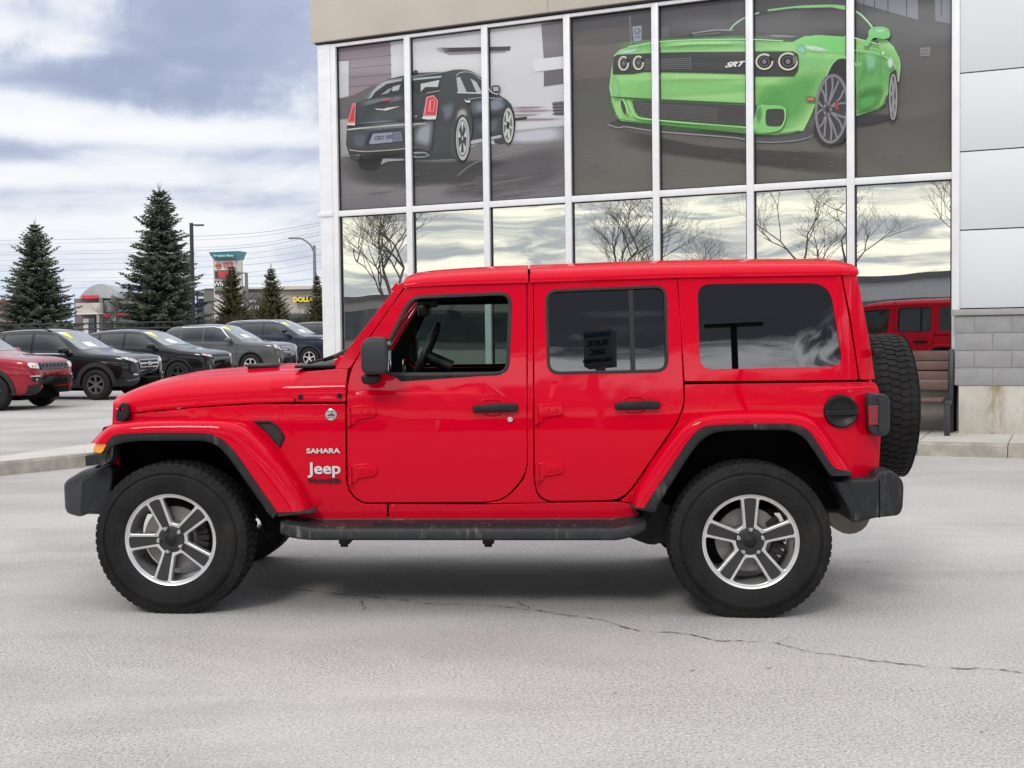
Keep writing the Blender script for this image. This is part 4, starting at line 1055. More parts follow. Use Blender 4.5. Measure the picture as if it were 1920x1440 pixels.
for s, o in ((2.2, -3.6), (4.4, -3.0), (6.4, -3.4), (8.2, -2.4), (3.2, -1.6), (7.0, -1.9)): bx('ceiling_lamp', s, s + .55, o - .14, o, 3.315, 3.335, em, bev=0)
# cars and desks standing inside, dim behind the glass
# ================================================================== printed films on the upper panes
def filmmat():
    q = MB('printed_film'); at = q.n('ShaderNodeVertexColor', layer_name='Col'); q.base(at.outputs[0]); q.l(at.outputs[1], q.b.inputs['Alpha'])
    q.b.inputs['Roughness'].default_value = .45; q.b.inputs['Coat Weight'].default_value = .55; q.b.inputs['Coat Roughness'].default_value = .03; q.b.inputs['Specular IOR Level'].default_value = .2; return q.m
FILM = filmmat()
class Print:
    """flat coloured artwork laid on the window plane; each shape 0.4 mm above the last"""
    def __init__(s, base=.0): s.bm = bmesh.new(); s.cl = s.bm.loops.layers.float_color.new('Col'); s.o = base; s.k = 0
    def T(s, pts, org):
        if org: pts = [(org[0] + p[0] / org[2], org[1] + p[1] / org[2]) + tuple(p[2:]) for p in pts]
        return [fac(p[0], p[1], -.034) for p in pts]
    def col(s, c, a=1.0): 
        l_ = lin(*c); return (l_[0] * .92, l_[1] * .92, l_[2] * .92, a)
    def step(s): s.k += 1; return s.o + .0004 * s.k
    def poly(s, pts, c, org=None, c2=None, smooth=False):
        P = s.T(pts, org); 
        if smooth: P = [tuple(q) for q in spline(P, max(24, len(P) * 5), True)][:-1]
        s.raw(P, c, c2)
    def raw(s, P, c, c2=None):
        o = s.step(); zs = [p[1] for p in P]; z0, z1 = min(zs), max(zs); vs = [s.bm.verts.new((p[0], -(-.034 + o), p[1])) for p in P]
        a = s.col(c); b = s.col(c2) if c2 else a
        for t in tessellate_polygon([[Vector((p[0], p[1], 0)) for p in P]]):
            try: f_ = s.bm.faces.new([vs[i] for i in t])
            except ValueError: continue
            for lp in f_.loops:
                k = (lp.vert.co.z - z0) / max(z1 - z0, 1e-6); lp[s.cl] = tuple(a[i] * k + b[i] * (1 - k) for i in range(4))
    def soft(s, pts, c, org=None, inner=.45, alpha=.9):
        P = [Vector(q) for q in s.T(pts, org)]; P = spline(P, max(20, len(P) * 5), True)[:-1]; cc = sum(P, Vector((0, 0))) / len(P); o = s.step(); n = len(P)
        ro = [s.bm.verts.new((p.x, -(-.034 + o), p.y)) for p in P]; ri = [s.bm.verts.new(((cc + (p - cc) * inner).x, -(-.034 + o), (cc + (p - cc) * inner).y)) for p in P]
        a0 = s.col(c, 0.); a1 = s.col(c, alpha)
        for i in range(n):
            f_ = s.bm.faces.new((ro[i], ro[(i + 1) % n], ri[(i + 1) % n], ri[i]))
            for lp, q in zip(f_.loops, (a0, a0, a1, a1)): lp[s.cl] = q
        f_ = s.bm.faces.new(ri)
        for lp in f_.loops: lp[s.cl] = a1
    def line(s, pts, w, c, org=None, smooth=True):
        P = [Vector(q) for q in s.T(pts, org)]
        if smooth and len(P) > 2: P = spline(P, len(P) * 6)
        o = s.step(); L_, R_ = [], []
        for i, p in enumerate(P):
            d = (P[min(i + 1, len(P) - 1)] - P[max(i - 1, 0)]).normalized(); n = Vector((-d.y, d.x)) * w / 2
            L_.append(s.bm.verts.new(((p + n).x, -(-.034 + o), (p + n).y))); R_.append(s.bm.verts.new(((p - n).x, -(-.034 + o), (p - n).y)))
        a = s.col(c)
        for i in range(len(P) - 1):
            f_ = s.bm.faces.new((L_[i], L_[i + 1], R_[i + 1], R_[i]))
            for lp in f_.loops: lp[s.cl] = a
    def ell(s, cx, cy, rx, ry, c, org=None, w=None, rot=0, a0=0, a1=2 * pi, c2=None):
        n = 36; pts = []
        for k in range(n + (1 if w else 0)):
            t = a0 + (a1 - a0) * k / n; x, y = rx * cos(t), ry * sin(t); pts.append((cx + x * cos(rot) - y * sin(rot), cy + x * sin(rot) + y * cos(rot)))
        if w: s.line(pts, w, c, org, False)
        else: s.poly(pts, c, org, c2)
    def rect(s, a, b, z0, z1, c, c2=None): s.raw([(a, z0), (b, z0), (b, z1), (a, z1)], c, c2)
    def soft_rect(s, a, b, z0, z1, c, al=.8, f=.3):
        o = s.step(); g = []; xs = [a, a + (b - a) * f, b - (b - a) * f, b]; zs = [z0, z0 + (z1 - z0) * f, z1 - (z1 - z0) * f, z1]
        V = [[s.bm.verts.new((x, -(-.034 + o), z)) for x in xs] for z in zs]
        for i in range(3):
            for j in range(3):
                f_ = s.bm.faces.new((V[i][j], V[i][j + 1], V[i + 1][j + 1], V[i + 1][j])); 
                for lp in f_.loops:
                    v = lp.vert; inn = any(v is V[p][q] for p in (1, 2) for q in (1, 2)); lp[s.cl] = s.col(c, al if inn else 0.)
    def text(s, st, px, py, h, c, org=None, shear=0, bold=0, rise=0.0, sx=1.0):
        (x, z) = s.T([(px, py)], org)[0]; t_ = text_bm(st, h, 0, bold, shear, sx); o = s.step(); a = s.col(c); mp_ = {}
        for f_ in t_.faces:
            vs = []
            for v in f_.verts:
                if v.index not in mp_: mp_[v.index] = s.bm.verts.new((x + v.co.x, -(-.034 + o), z + v.co.z + v.co.x * rise))
                vs.append(mp_[v.index])
            try: g_ = s.bm.faces.new(vs)
            except ValueError: continue
            for lp in g_.loops: lp[s.cl] = a
        t_.free()
    def done(s, name, parent):
        for f_ in s.bm.faces:
            f_.normal_update()
            if f_.normal.y > 0: f_.normal_flip()
        return fin(s.bm, name, FILM, parent, smooth=0, weld=False)
def mural(name, label, cat): 
    e_ = empty(name, FP, FA); tag(e_, label, cat, 'printed window films on the upper panes'); return e_
# ---- mural 1: dark sedan from behind, panes 1-3
m1 = mural('window_mural', 'printed film of a dark grey sedan seen from behind, on three upper panes', 'mural')
A, B = PL[0] + .03, PL[3] - .0
p = Print(); rn = random.Random(3)
p.rect(A, B, Z2, Z1 + .01, (206, 207, 210), (196, 197, 200))
p.poly([(622, 80), (732, 70), (735, 190), (630, 260)], (138, 124, 134), c2=(150, 138, 146))
for k in range(8): p.line([(622, 98 + k * 17), (735, 86 + k * 17.5)], .008, (104, 92, 102), smooth=False)
p.poly([(624, 116), (654, 114), (654, 180), (626, 187)], (196, 200, 202))
p.poly([(624, 187), (654, 183), (700, 160), (735, 165), (735, 210), (626, 225)], (104, 101, 103))
p.poly([(627, 226), (670, 222), (672, 292), (629, 300)], (170, 172, 172), c2=(150, 151, 152))
# motion-blurred street, right
p.poly([(828, 90), (958, 87), (956, 95), (836, 100)], (66, 62, 64)); p.soft([(815, 90), (840, 88), (842, 101), (825, 99)], (150, 148, 150), alpha=.5); p.poly([(838, 98), (950, 95), (948, 98), (842, 103)], (140, 132, 134))
p.poly([(1015, 45), (1062, 36), (1062, 104), (1020, 112)], (118, 114, 118)); p.poly([(1020, 134), (1062, 128), (1062, 156), (1020, 162)], (108, 106, 110)); p.poly([(1036, 192), (1064, 189), (1064, 216), (1040, 216)], (110, 108, 110))
p.poly([(1000, 112), (1062, 105), (1062, 128), (1002, 135)], (214, 216, 220))
for k in range(4): p.line([(1036, 196 + k * 6), (1064, 194 + k * 6)], .012, (70, 66, 68), smooth=False)
for y, a in ((200, 40), (206, 60), (214, 30), (222, 75)): p.soft([(960, y), (960 + a, y - 1), (990 + a, y), (960 + a, y + 4), (960, y + 5)], (150, 128, 136), alpha=.7)
p.poly([(962, 222), (988, 219), (988, 224), (962, 227)], (58, 48, 46))
# road
p.raw([fac(a, b, -.034) for a, b in ((625, 296), (690, 290), (860, 285), (960, 246), (1062, 236), (1062, 372), (760, 390), (632, 398))], (118, 116, 116), (112, 108, 114))
p.soft([(930, 250), (1000, 238), (1070, 235), (1070, 262), (990, 272), (930, 268)], (196, 196, 206), alpha=.9)
p.soft([(640, 290), (800, 300), (960, 300), (1000, 330), (820, 350), (660, 345)], (70, 70, 70), alpha=.85, inner=.6)
p.soft([(900, 310), (1060, 270), (1064, 330), (960, 365), (820, 370)], (98, 96, 98), alpha=.8)
for pts, c in (([(858, 330), (880, 312), (905, 300), (940, 290), (965, 275), (985, 276)], (142, 140, 142)), ([(925, 290), (950, 280), (970, 286)], (138, 136, 138)), ([(640, 372), (700, 366), (760, 362)], (132, 126, 132)), ([(780, 372), (900, 350), (1060, 320)], (128, 124, 126)), ([(790, 385), (930, 372), (1060, 345)], (104, 102, 104))): p.line(pts, .010, c)
for k in range(26):
    x = rn.uniform(640, 1020); y = rn.uniform(330, 375); p.soft([(x, y), (x + 40, y - 7), (x + 80, y - 10), (x + 40, y - 1)], rn.choice([(136, 132, 134), (92, 90, 92)]), alpha=.35)
p.done('film_background', m1)
# clip
p = Print(.06 * 0 + .012); Z_ = (600, 0, 3.428)
DK = (74, 78, 82)
p.poly([(175, 820), (180, 790), (180, 770), (195, 700), (235, 662), (300, 640), (330, 600), (400, 530), (440, 510), (520, 490), (590, 482), (640, 468), (800, 462), (860, 450), (920, 447), (980, 458), (1030, 490), (1075, 545), (1100, 590), (1150, 610), (1200, 640), (1230, 670), (1250, 720), (1258, 790), (1250, 880), (1225, 930), (1190, 925), (1160, 930), (1080, 900), (960, 935), (930, 1040), (880, 1020), (700, 1030), (590, 1030), (410, 1020), (380, 1090), (300, 1100), (255, 1080), (240, 1030), (200, 1025), (185, 980), (170, 930)], DK, Z_, c2=(62, 64, 64))
p.poly([(255, 1020), (410, 1020), (390, 1080), (350, 1100), (290, 1095), (262, 1080)], (70, 71, 71), Z_)
# glasshouse
p.poly([(305, 640), (345, 590), (420, 535), (540, 510), (780, 488), (770, 595), (560, 605), (400, 620)], (60, 62, 60), Z_)
p.poly([(330, 630), (360, 590), (430, 540), (530, 520), (530, 508), (420, 524), (350, 575), (308, 640)], (178, 188, 186), Z_); p.poly([(570, 505), (785, 488), (780, 500), (570, 520)], (168, 184, 184), Z_)
p.poly([(650, 540), (770, 515), (760, 560), (680, 560), (650, 590)], (192, 196, 194), Z_); p.poly([(470, 558), (520, 545), (508, 580), (465, 588)], (176, 184, 182), Z_); p.poly([(395, 610), (440, 575), (470, 565), (440, 600)], (150, 160, 164), Z_)
p.poly([(570, 545), (600, 545), (600, 552), (570, 565)], (190, 196, 194), Z_)
p.poly([(880, 500), (905, 495), (950, 592), (890, 592)], (176, 182, 186), Z_); p.poly([(905, 502), (915, 500), (955, 590), (945, 592)], (80, 84, 84), Z_); p.poly([(970, 505), (1010, 530), (1045, 598), (1010, 598)], (176, 188, 184), Z_)
p.line([(878, 490), (900, 470), (945, 463), (990, 475), (1040, 515)], .012, (176, 186, 186), Z_); p.line([(885, 596), (1048, 600)], .016, (206, 210, 208), Z_)
p.poly([(600, 470), (610, 452), (630, 455), (632, 475), (620, 488), (600, 488)], (40, 40, 38), Z_)
# body highlights
p.soft([(320, 700), (540, 640), (640, 690), (640, 770), (420, 800), (250, 790)], (88, 96, 98), Z_, alpha=.8)
p.soft([(240, 790), (400, 768), (560, 780), (660, 770), (560, 800), (300, 812)], (128, 134, 142), Z_, alpha=.8)
p.soft([(430, 650), (520, 610), (540, 640), (450, 665)], (130, 138, 146), Z_, alpha=.7); p.soft([(780, 680), (870, 650), (860, 760), (800, 790), (790, 750)], (110, 116, 124), Z_, alpha=.9)
p.soft([(970, 660), (1050, 640), (1180, 640), (1190, 700), (1080, 720), (980, 735)], (134, 142, 154), Z_, alpha=.9); p.soft([(980, 780), (1100, 760), (1180, 750), (1170, 850), (1040, 880), (985, 850)], (98, 100, 108), Z_, alpha=.95)
p.line([(960, 758), (1060, 745), (1190, 742)], .022, (56, 58, 62), Z_); p.soft([(1085, 640), (1170, 620), (1200, 680), (1150, 720), (1090, 715)], (140, 148, 160), Z_, alpha=.8)
p.poly([(972, 905), (1170, 868), (1170, 885), (972, 930)], (168, 176, 180), Z_); p.poly([(1090, 910), (1120, 900), (1130, 930), (1085, 925)], (178, 182, 184), Z_)
# trunk, bumper, plate
p.line([(180, 835), (300, 822), (540, 802), (690, 795)], .020, (196, 198, 192), Z_); p.line([(185, 815), (300, 800), (560, 780), (700, 770)], .012, (48, 52, 54), Z_)
p.poly([(176, 850), (700, 800), (740, 780), (725, 960), (640, 940), (580, 950), (400, 975), (240, 975), (190, 960)], (74, 78, 84), Z_, c2=(60, 62, 66))
p.soft([(210, 860), (300, 850), (310, 940), (250, 965), (205, 930)], (104, 108, 118), Z_, alpha=.7); p.soft([(640, 800), (730, 775), (715, 940), (660, 950), (600, 900)], (150, 160, 166), Z_, alpha=.9)
p.poly([(290, 932), (320, 858), (340, 850), (520, 838), (538, 850), (545, 915), (300, 938)], (46, 48, 52), Z_); p.poly([(320, 922), (345, 860), (522, 846), (532, 860), (538, 908), (330, 928)], (142, 144, 162), Z_)
p.poly([(468, 852), (522, 848), (532, 860), (538, 908), (470, 915)], (110, 110, 130), Z_); p.text('CEO 500', 415, 886, .072, (70, 72, 90), Z_, bold=.003, sx=1.1)
p.line([(195, 965), (300, 975), (500, 962), (600, 950)], .016, (172, 160, 150), Z_); p.line([(190, 1005), (265, 1000)], .02, (150, 155, 155), Z_); p.poly([(195, 1000), (265, 1000), (262, 1025), (215, 1030)], (66, 68, 68), Z_)
p.poly([(395, 1060), (410, 1020), (545, 1022), (545, 1032), (440, 1040)], (150, 152, 150), Z_)
p.poly([(585, 985), (600, 978), (680, 978), (712, 1000), (680, 1012), (620, 1016), (600, 1010)], (150, 156, 156), Z_); p.poly([(598, 990), (678, 985), (700, 1000), (675, 1006), (622, 1008)], (60, 60, 60), Z_)
p.poly([(585, 950), (640, 935), (700, 945), (715, 975), (640, 955), (590, 965)], (86, 78, 78), Z_)
# lamps
p.poly([(180, 790), (215, 665), (238, 662), (232, 792)], (214, 120, 122), Z_); p.poly([(192, 780), (222, 680), (230, 680), (224, 782)], (180, 70, 78), Z_); p.poly([(180, 792), (232, 792), (230, 808), (182, 806)], (210, 206, 200), Z_)
p.poly([(668, 745), (690, 625), (735, 613), (765, 650), (755, 748)], (222, 140, 142), Z_); p.poly([(680, 740), (698, 632), (733, 622), (758, 652), (748, 742)], (196, 72, 84), Z_); p.line([(700, 715), (712, 650), (730, 640), (742, 655), (735, 718), (700, 716)], .012, (226, 140, 146), Z_, False)
p.line([(716, 650), (712, 715)], .02, (226, 140, 146), Z_, False)
p.poly([(662, 765), (668, 748), (755, 748), (750, 768), (700, 770)], (208, 212, 212), Z_); p.poly([(400, 645), (410, 636), (468, 634), (465, 648), (415, 654)], (190, 84, 92), Z_)
p.poly([(355, 700), (420, 702), (430, 696), (520, 685), (455, 706), (425, 714), (412, 710), (375, 708)], (204, 206, 196), Z_); p.text('300', 620, 750, .035, (190, 194, 194), Z_, shear=.3); p.line([(690, 600), (780, 585)], .01, (170, 176, 172), Z_)
# wheels
p.poly([(850, 1000), (845, 900), (855, 800), (890, 700), (930, 660), (965, 700), (985, 790), (980, 880), (965, 935), (930, 1035)], (72, 74, 72), Z_, smooth=True)
p.soft([(880, 740), (905, 700), (945, 700), (960, 750), (920, 745), (885, 790)], (170, 172, 164), Z_, alpha=.9)
p.ell(920, 890, 52, 152, (46, 47, 47), Z_); p.ell(924, 892, 43, 140, (176, 178, 176), Z_); p.ell(922, 892, 34, 118, (104, 106, 106), Z_); p.ell(922, 890, 30, 108, (190, 192, 190), Z_)
for a in range(5):
    t = a * 2 * pi / 5 + .3; p.poly([(922 + 6 * cos(t - .9), 890 + 22 * sin(t - .9)), (922 + 27 * cos(t - .35), 890 + 98 * sin(t - .35)), (922 + 27 * cos(t + .35), 890 + 98 * sin(t + .35)), (922 + 6 * cos(t + .9), 890 + 22 * sin(t + .9))], (66, 66, 66), Z_)
p.ell(1214, 806, 40, 122, (60, 61, 61), Z_); p.ell(1217, 808, 34, 112, (180, 182, 178), Z_); p.ell(1215, 808, 27, 92, (110, 112, 110), Z_)
for a in range(6):
    t = a * 2 * pi / 6 + .2; p.line([(1215, 808), (1215 + 25 * cos(t), 808 + 86 * sin(t))], .028, (196, 196, 192), Z_, False)
p.ell(1215, 808, 9, 26, (50, 50, 50), Z_)
p.poly([(1110, 560), (1125, 552), (1160, 555), (1163, 585), (1150, 598), (1115, 592)], (48, 46, 44), Z_, smooth=True); p.poly([(1118, 562), (1155, 560), (1155, 588), (1122, 588)], (178, 168, 166), Z_); p.line([(1085, 560), (1110, 595), (1150, 610)], .016, (176, 184, 184), Z_)
p.poly([(935, 640), (950, 650), (975, 648), (972, 662), (945, 660)], (214, 218, 216), Z_)
p.line([(305, 640), (345, 590), (420, 530), (540, 505), (800, 466), (860, 452), (920, 449), (980, 460), (1040, 500)], .010, (150, 156, 158), Z_); p.line([(960, 640), (1060, 630), (1180, 640)], .008, (170, 176, 186), Z_); p.line([(1048, 600), (1052, 890)], .006, (50, 52, 54), Z_, False)
p.soft([(250, 820), (500, 806), (700, 790), (690, 812), (480, 830), (260, 845)], (150, 152, 156), Z_, alpha=.5); p.soft([(300, 985), (560, 970), (560, 1000), (300, 1015)], (44, 46, 48), Z_, alpha=.8); p.soft([(260, 660), (400, 630), (520, 625), (400, 660), (280, 690)], (140, 146, 148), Z_, alpha=.55)
p.done('printed_sedan', m1)
# ---- mural 2: green muscle car, panes 4-7
m2 = mural('window_mural', 'printed film of a bright green muscle car seen from the front, on four upper panes', 'mural')
p = Print(); A2, B2 = PL[3] + .0, PL[7] - .03
p.rect(A2, B2, Z2, Z1 + .01, (84, 83, 86), (102, 101, 93))
def fc(*pts): return [fac(a, b, -.034) for a, b in pts]
p.raw(fc((1072, 60), (1180, 50), (1180, 75), (1078, 88)), (96, 92, 92)); p.raw(fc((1076, 88), (1180, 78), (1180, 140), (1078, 150)), (104, 98, 96)); p.raw(fc((1072, 172), (1142, 165), (1142, 330), (1076, 340)), (92, 92, 92), (98, 97, 92))
p.line([(1181, 30), (1186, 140)], .03, (116, 112, 114), smooth=False); p.line([(1180, 120), (1072, 132)], .012, (112, 104, 104), smooth=False); p.line([(1240, 50), (1240, 80)], .2, (98, 98, 100), smooth=False)
p.raw(fc((1186, 50), (1203, 48), (1203, 76), (1188, 78)), (150, 156, 168)); p.ell(1195, 59, 5.5, 5.5, (84, 90, 110), w=.012); p.line([(1192, 59), (1195, 62), (1199, 56)], .01, (84, 90, 110), smooth=False); p.line([(1190, 70), (1201, 69)], .02, (110, 118, 140), smooth=False)
p.raw(fc((1600, -40), (1720, -40), (1722, 38), (1604, 4)), (128, 130, 138)); p.raw(fc((1752, -40), (1800, -40), (1800, 48), (1754, 40)), (124, 126, 136))
for x in (1620, 1640, 1665, 1700, 1765, 1785): p.line([(x, -20), (x, 30)], .012, (84, 84, 92), smooth=False)
for x in (1360, 1480, 1560): p.soft([(x, 0), (x + 50, -10), (x + 60, 60), (x + 10, 60)], (112, 112, 116), alpha=.6)
p.raw(fc((1725, 90), (1745, 88), (1744, 106), (1726, 106)), (128, 126, 130)); p.line([(1728, 95), (1742, 94)], .012, (96, 94, 96), smooth=False); p.line([(1728, 101), (1742, 100)], .012, (96, 94, 96), smooth=False)
p.soft([(1600, 230), (1700, 220), (1800, 200), (1800, 300), (1700, 330), (1600, 300)], (112, 111, 108), alpha=.6)
p.soft([(1150, 240), (1300, 270), (1450, 280), (1600, 290), (1600, 330), (1400, 310), (1180, 280)], (70, 70, 68), alpha=.85); p.soft([(1600, 218), (1660, 212), (1690, 222), (1640, 236), (1600, 240)], (62, 62, 64), alpha=.9)
rn = random.Random(9)
for k in range(60):
    x = rn.uniform(1080, 1780); y = rn.uniform(290, 345) - (x - 1080) * .04; p.soft([(x, y), (x + 9, y - 1), (x + 14, y + 1), (x + 5, y + 3)], (122, 120, 112), alpha=.3)
p.done('film_background', m2)
p = Print(.014); G = (148, 206, 128); Q = (1130, 50, 6.0); Q5 = (1400, 0, 4.8); Q3 = (1080, 0, 2.667)
# splitter
p.poly([(55, 1100), (180, 1048), (600, 1110), (1650, 1210), (1650, 1305), (1500, 1255), (640, 1185), (270, 1130), (180, 1145)], (72, 72, 72), Q); p.line([(60, 1102), (180, 1138), (270, 1128), (640, 1182), (1500, 1252), (1640, 1300)], .016, (150, 148, 150), Q)
p.poly([(70, 1190), (480, 1195), (560, 1140), (608, 1215), (560, 1250), (420, 1280), (200, 1290), (-10, 1275), (-20, 1200)], (84, 84, 86), Q5); p.line([(0, 1268), (200, 1282), (420, 1270), (560, 1240), (605, 1215)], .012, (140, 140, 146), Q5)
# body silhouette in photo pixels
body = [(1143, 165), (1147, 130), (1152, 104), (1162, 94), (1180, 88), (1235, 79), (1300, 75), (1400, 74), (1412, 55), (1424, 30), (1445, 20), (1500, 13), (1560, 10), (1590, 12), (1606, 18), (1625, 33), (1641, 51), (1650, 68), (1664, 76), (1676, 88), (1684, 104), (1688, 125), (1686, 150), (1684, 155), (1680, 135), (1674, 140), (1668, 165), (1660, 195), (1648, 205), (1625, 212), (1606, 218), (1596, 160), (1585, 118), (1575, 120), (1560, 128), (1545, 150), (1532, 190), (1522, 215), (1507, 245), (1480, 250), (1455, 253), (1400, 251), (1300, 240), (1230, 233), (1165, 227), (1155, 213), (1148, 190)]
p.poly(body, G, c2=(156, 208, 132))
p.poly([(1606, 17), (1640, 45), (1650, 66), (1640, 80), (1620, 76), (1604, 70)], (66, 70, 68)); p.line([(1598, 20), (1612, 26), (1630, 44), (1642, 62)], .02, (170, 214, 166))
# windscreen and hood
p.poly([(1362, 68), (1372, 48), (1398, 27), (1425, 22), (1480, 16), (1560, 14), (1590, 20), (1600, 60), (1580, 70), (1520, 68), (1470, 66), (1418, 64)], (70, 70, 70)); p.poly([(1418, 32), (1470, 22), (1585, 20), (1588, 64), (1520, 66), (1418, 62)], (84, 84, 84), c2=(74, 74, 74))
p.line([(1362, 68), (1376, 48), (1400, 32), (1424, 24)], .022, (150, 196, 148)); p.line([(1440, 20), (1500, 13), (1560, 11), (1592, 14)], .022, (140, 200, 136))
p.poly([(1236, 74), (1290, 68), (1300, 60), (1330, 56), (1420, 60), (1500, 66), (1510, 69), (1487, 79), (1400, 77), (1310, 74), (1240, 80)], (66, 66, 66)); p.line([(1298, 63), (1340, 57), (1375, 57)], .018, (140, 140, 142)); p.line([(1302, 67), (1350, 62)], .012, (120, 120, 122)); p.soft([(1435, 65), (1500, 67), (1498, 71), (1440, 70)], (150, 150, 150), alpha=.8)
p.poly([(1487, 79), (1505, 70), (1535, 66), (1590, 70), (1592, 100), (1560, 100), (1500, 96)], (124, 204, 118)); p.soft([(1500, 84), (1530, 86), (1560, 96), (1530, 97), (1505, 90)], (216, 226, 222), alpha=.95); p.soft([(1490, 92), (1504, 82), (1515, 98), (1506, 104), (1496, 98)], (148, 206, 178), alpha=.9)
p.soft([(1152, 104), (1170, 94), (1210, 88), (1195, 98), (1160, 104)], (176, 220, 196), alpha=.95); p.soft([(1160, 150), (1400, 155), (1480, 160), (1400, 175), (1160, 185)], (146, 212, 128), alpha=.7); p.soft([(1420, 160), (1470, 160), (1470, 200), (1420, 205)], (138, 208, 122), alpha=.6)
p.soft([(1146, 140), (1160, 145), (1165, 185), (1152, 195)], (148, 206, 146), alpha=.8)
p.soft([(1410, 180), (1500, 130), (1560, 125), (1530, 190), (1500, 240), (1420, 248)], (98, 172, 94), alpha=.65); p.soft([(1150, 215), (1300, 228), (1450, 240), (1500, 236), (1400, 252), (1200, 236)], (104, 176, 88), alpha=.6)
p.soft([(1606, 90), (1680, 90), (1690, 140), (1650, 190), (1606, 200)], (100, 178, 104), alpha=.5); p.soft([(1606, 170), (1660, 160), (1650, 200), (1606, 216)], (78, 140, 76), alpha=.75); p.soft([(1160, 78), (1420, 66), (1500, 84), (1400, 92), (1180, 96)], (142, 214, 134), alpha=.6)
p.soft([(1416, 88), (1520, 104), (1580, 112), (1540, 130), (1450, 130)], (146, 214, 146), alpha=.6)
# grille band
p.poly([(120, 540), (118, 430), (130, 345), (170, 320), (640, 296), (1000, 288), (1700, 284), (1700, 560), (1640, 560), (1600, 535), (1000, 520), (470, 512), (350, 535)], (66, 67, 66), Q)
p.poly([(-10, 465), (420, 465), (465, 490), (475, 560), (465, 640), (430, 690), (60, 690), (-10, 690)], (66, 67, 66), Q5)
for j in range(6):
    y = 368 + j * 22; p.line([(480, y + 6), (640, y), (1000, y - 4)], .006, (128, 130, 128), Q, False)
    if j > 1: p.line([(1000, y - 4 + 8), (1440, y + 4)], .004, (104, 106, 104), Q, False)
for k in range(17):
    x = 500 + k * 30; p.line([(x, 365), (x, 490)], .004, (112, 114, 112), Q, False)
p.line([(1000, 330), (1000, 500)], .006, (130, 130, 128), Q, False)
p.text('SRT', 1478, 432, .085, (226, 226, 222), Q, shear=.55, bold=.004, sx=1.55, rise=-.03)
for cx, cy, rx, ry, o_ in ((245, 418, 56, 80, Q), (412, 412, 58, 78, Q), (165, 560, 78, 72, Q5), (378, 558, 88, 80, Q5)):
    p.ell(cx, cy, rx, ry, (40, 40, 40), o_); p.ell(cx, cy, rx * .92, ry * .92, (206, 204, 188), o_, w=.022, a0=.35 * pi - 1.2, a1=1.9 * pi - .6); p.ell(cx, cy, rx * .55, ry * .55, (90, 92, 92), o_, w=.016); p.ell(cx, cy, rx * .25, ry * .3, (120, 122, 120), o_)
p.soft([(415, 500), (440, 490), (470, 520), (460, 580), (430, 590)], (150, 150, 146), Q5, alpha=.6)
# lower intake
p.poly([(105, 800), (110, 790), (560, 815), (1640, 865), (1740, 880), (1740, 890), (1640, 885), (600, 850), (270, 820)], (64, 92, 62), Q)
p.poly([(340, 840), (560, 845), (1640, 890), (1760, 900), (1720, 1060), (1640, 1115), (1300, 1100), (560, 1030), (410, 1000), (370, 940)], (72, 71, 70), Q)
for j in range(8): p.line([(370 + j * 8, 860 + j * 20), (700, 884 + j * 22), (1300, 925 + j * 22)], .006, (112, 108, 110), Q, False)
p.poly([(215, 850), (240, 830), (270, 900), (290, 985), (250, 975), (225, 920)], (72, 76, 70), Q, smooth=True); p.line([(240, 820), (275, 900), (295, 990)], .02, (160, 214, 150), Q); p.line([(300, 830), (340, 940), (390, 1020), (560, 1050), (1000, 1090), (1640, 1140)], .018, (156, 220, 140), Q)
p.poly([(70, 950), (100, 960), (95, 1020), (70, 1090)], (60, 66, 60), Q5); p.poly([(110, 960), (200, 950), (310, 955), (350, 980), (352, 1060), (330, 1150), (260, 1190), (80, 1195), (75, 1100)], (128, 196, 116), Q5, smooth=True)
p.poly([(200, 988), (320, 985), (345, 1010), (345, 1080), (310, 1138), (200, 1138), (178, 1100), (180, 1020)], (66, 68, 62), Q5, smooth=True); p.line([(110, 960), (105, 1020), (80, 1090)], .02, (156, 214, 146), Q5); p.line([(350, 975), (354, 1060), (330, 1140)], .014, (164, 216, 150), Q5)
p.poly([(535, 880), (570, 872), (628, 878), (620, 915), (545, 918)], (92, 96, 84), Q5); p.poly([(545, 884), (615, 882), (608, 908), (552, 910)], (196, 120, 78), Q5)
p.soft([(1232, 82), (1290, 78), (1400, 78), (1400, 84), (1290, 86), (1236, 90)], (176, 224, 160), alpha=.8); p.line([(1180, 89), (1235, 80), (1300, 76), (1400, 75), (1470, 78)], .010, (184, 224, 170))
p.line([(1148, 190), (1156, 212), (1166, 225), (1230, 232), (1300, 239), (1400, 250), (1455, 252), (1500, 246)], .014, (84, 140, 78)); p.soft([(1240, 140), (1400, 142), (1400, 150), (1240, 150)], (172, 220, 152), alpha=.6)
p.soft([(1300, 232), (1420, 242), (1420, 250), (1300, 240)], (104, 150, 84), alpha=.7); p.soft([(1416, 214), (1426, 196), (1432, 214), (1424, 236)], (96, 150, 92), alpha=.6)
p.line([(1594, 100), (1606, 96), (1640, 100), (1668, 112), (1680, 128)], .010, (164, 214, 158)); p.line([(1606, 214), (1650, 203), (1664, 180)], .016, (76, 120, 74)); p.line([(1612, 92), (1612, 212)], .006, (92, 150, 90), smooth=False); p.line([(1652, 98), (1650, 200)], .006, (92, 150, 90), smooth=False)
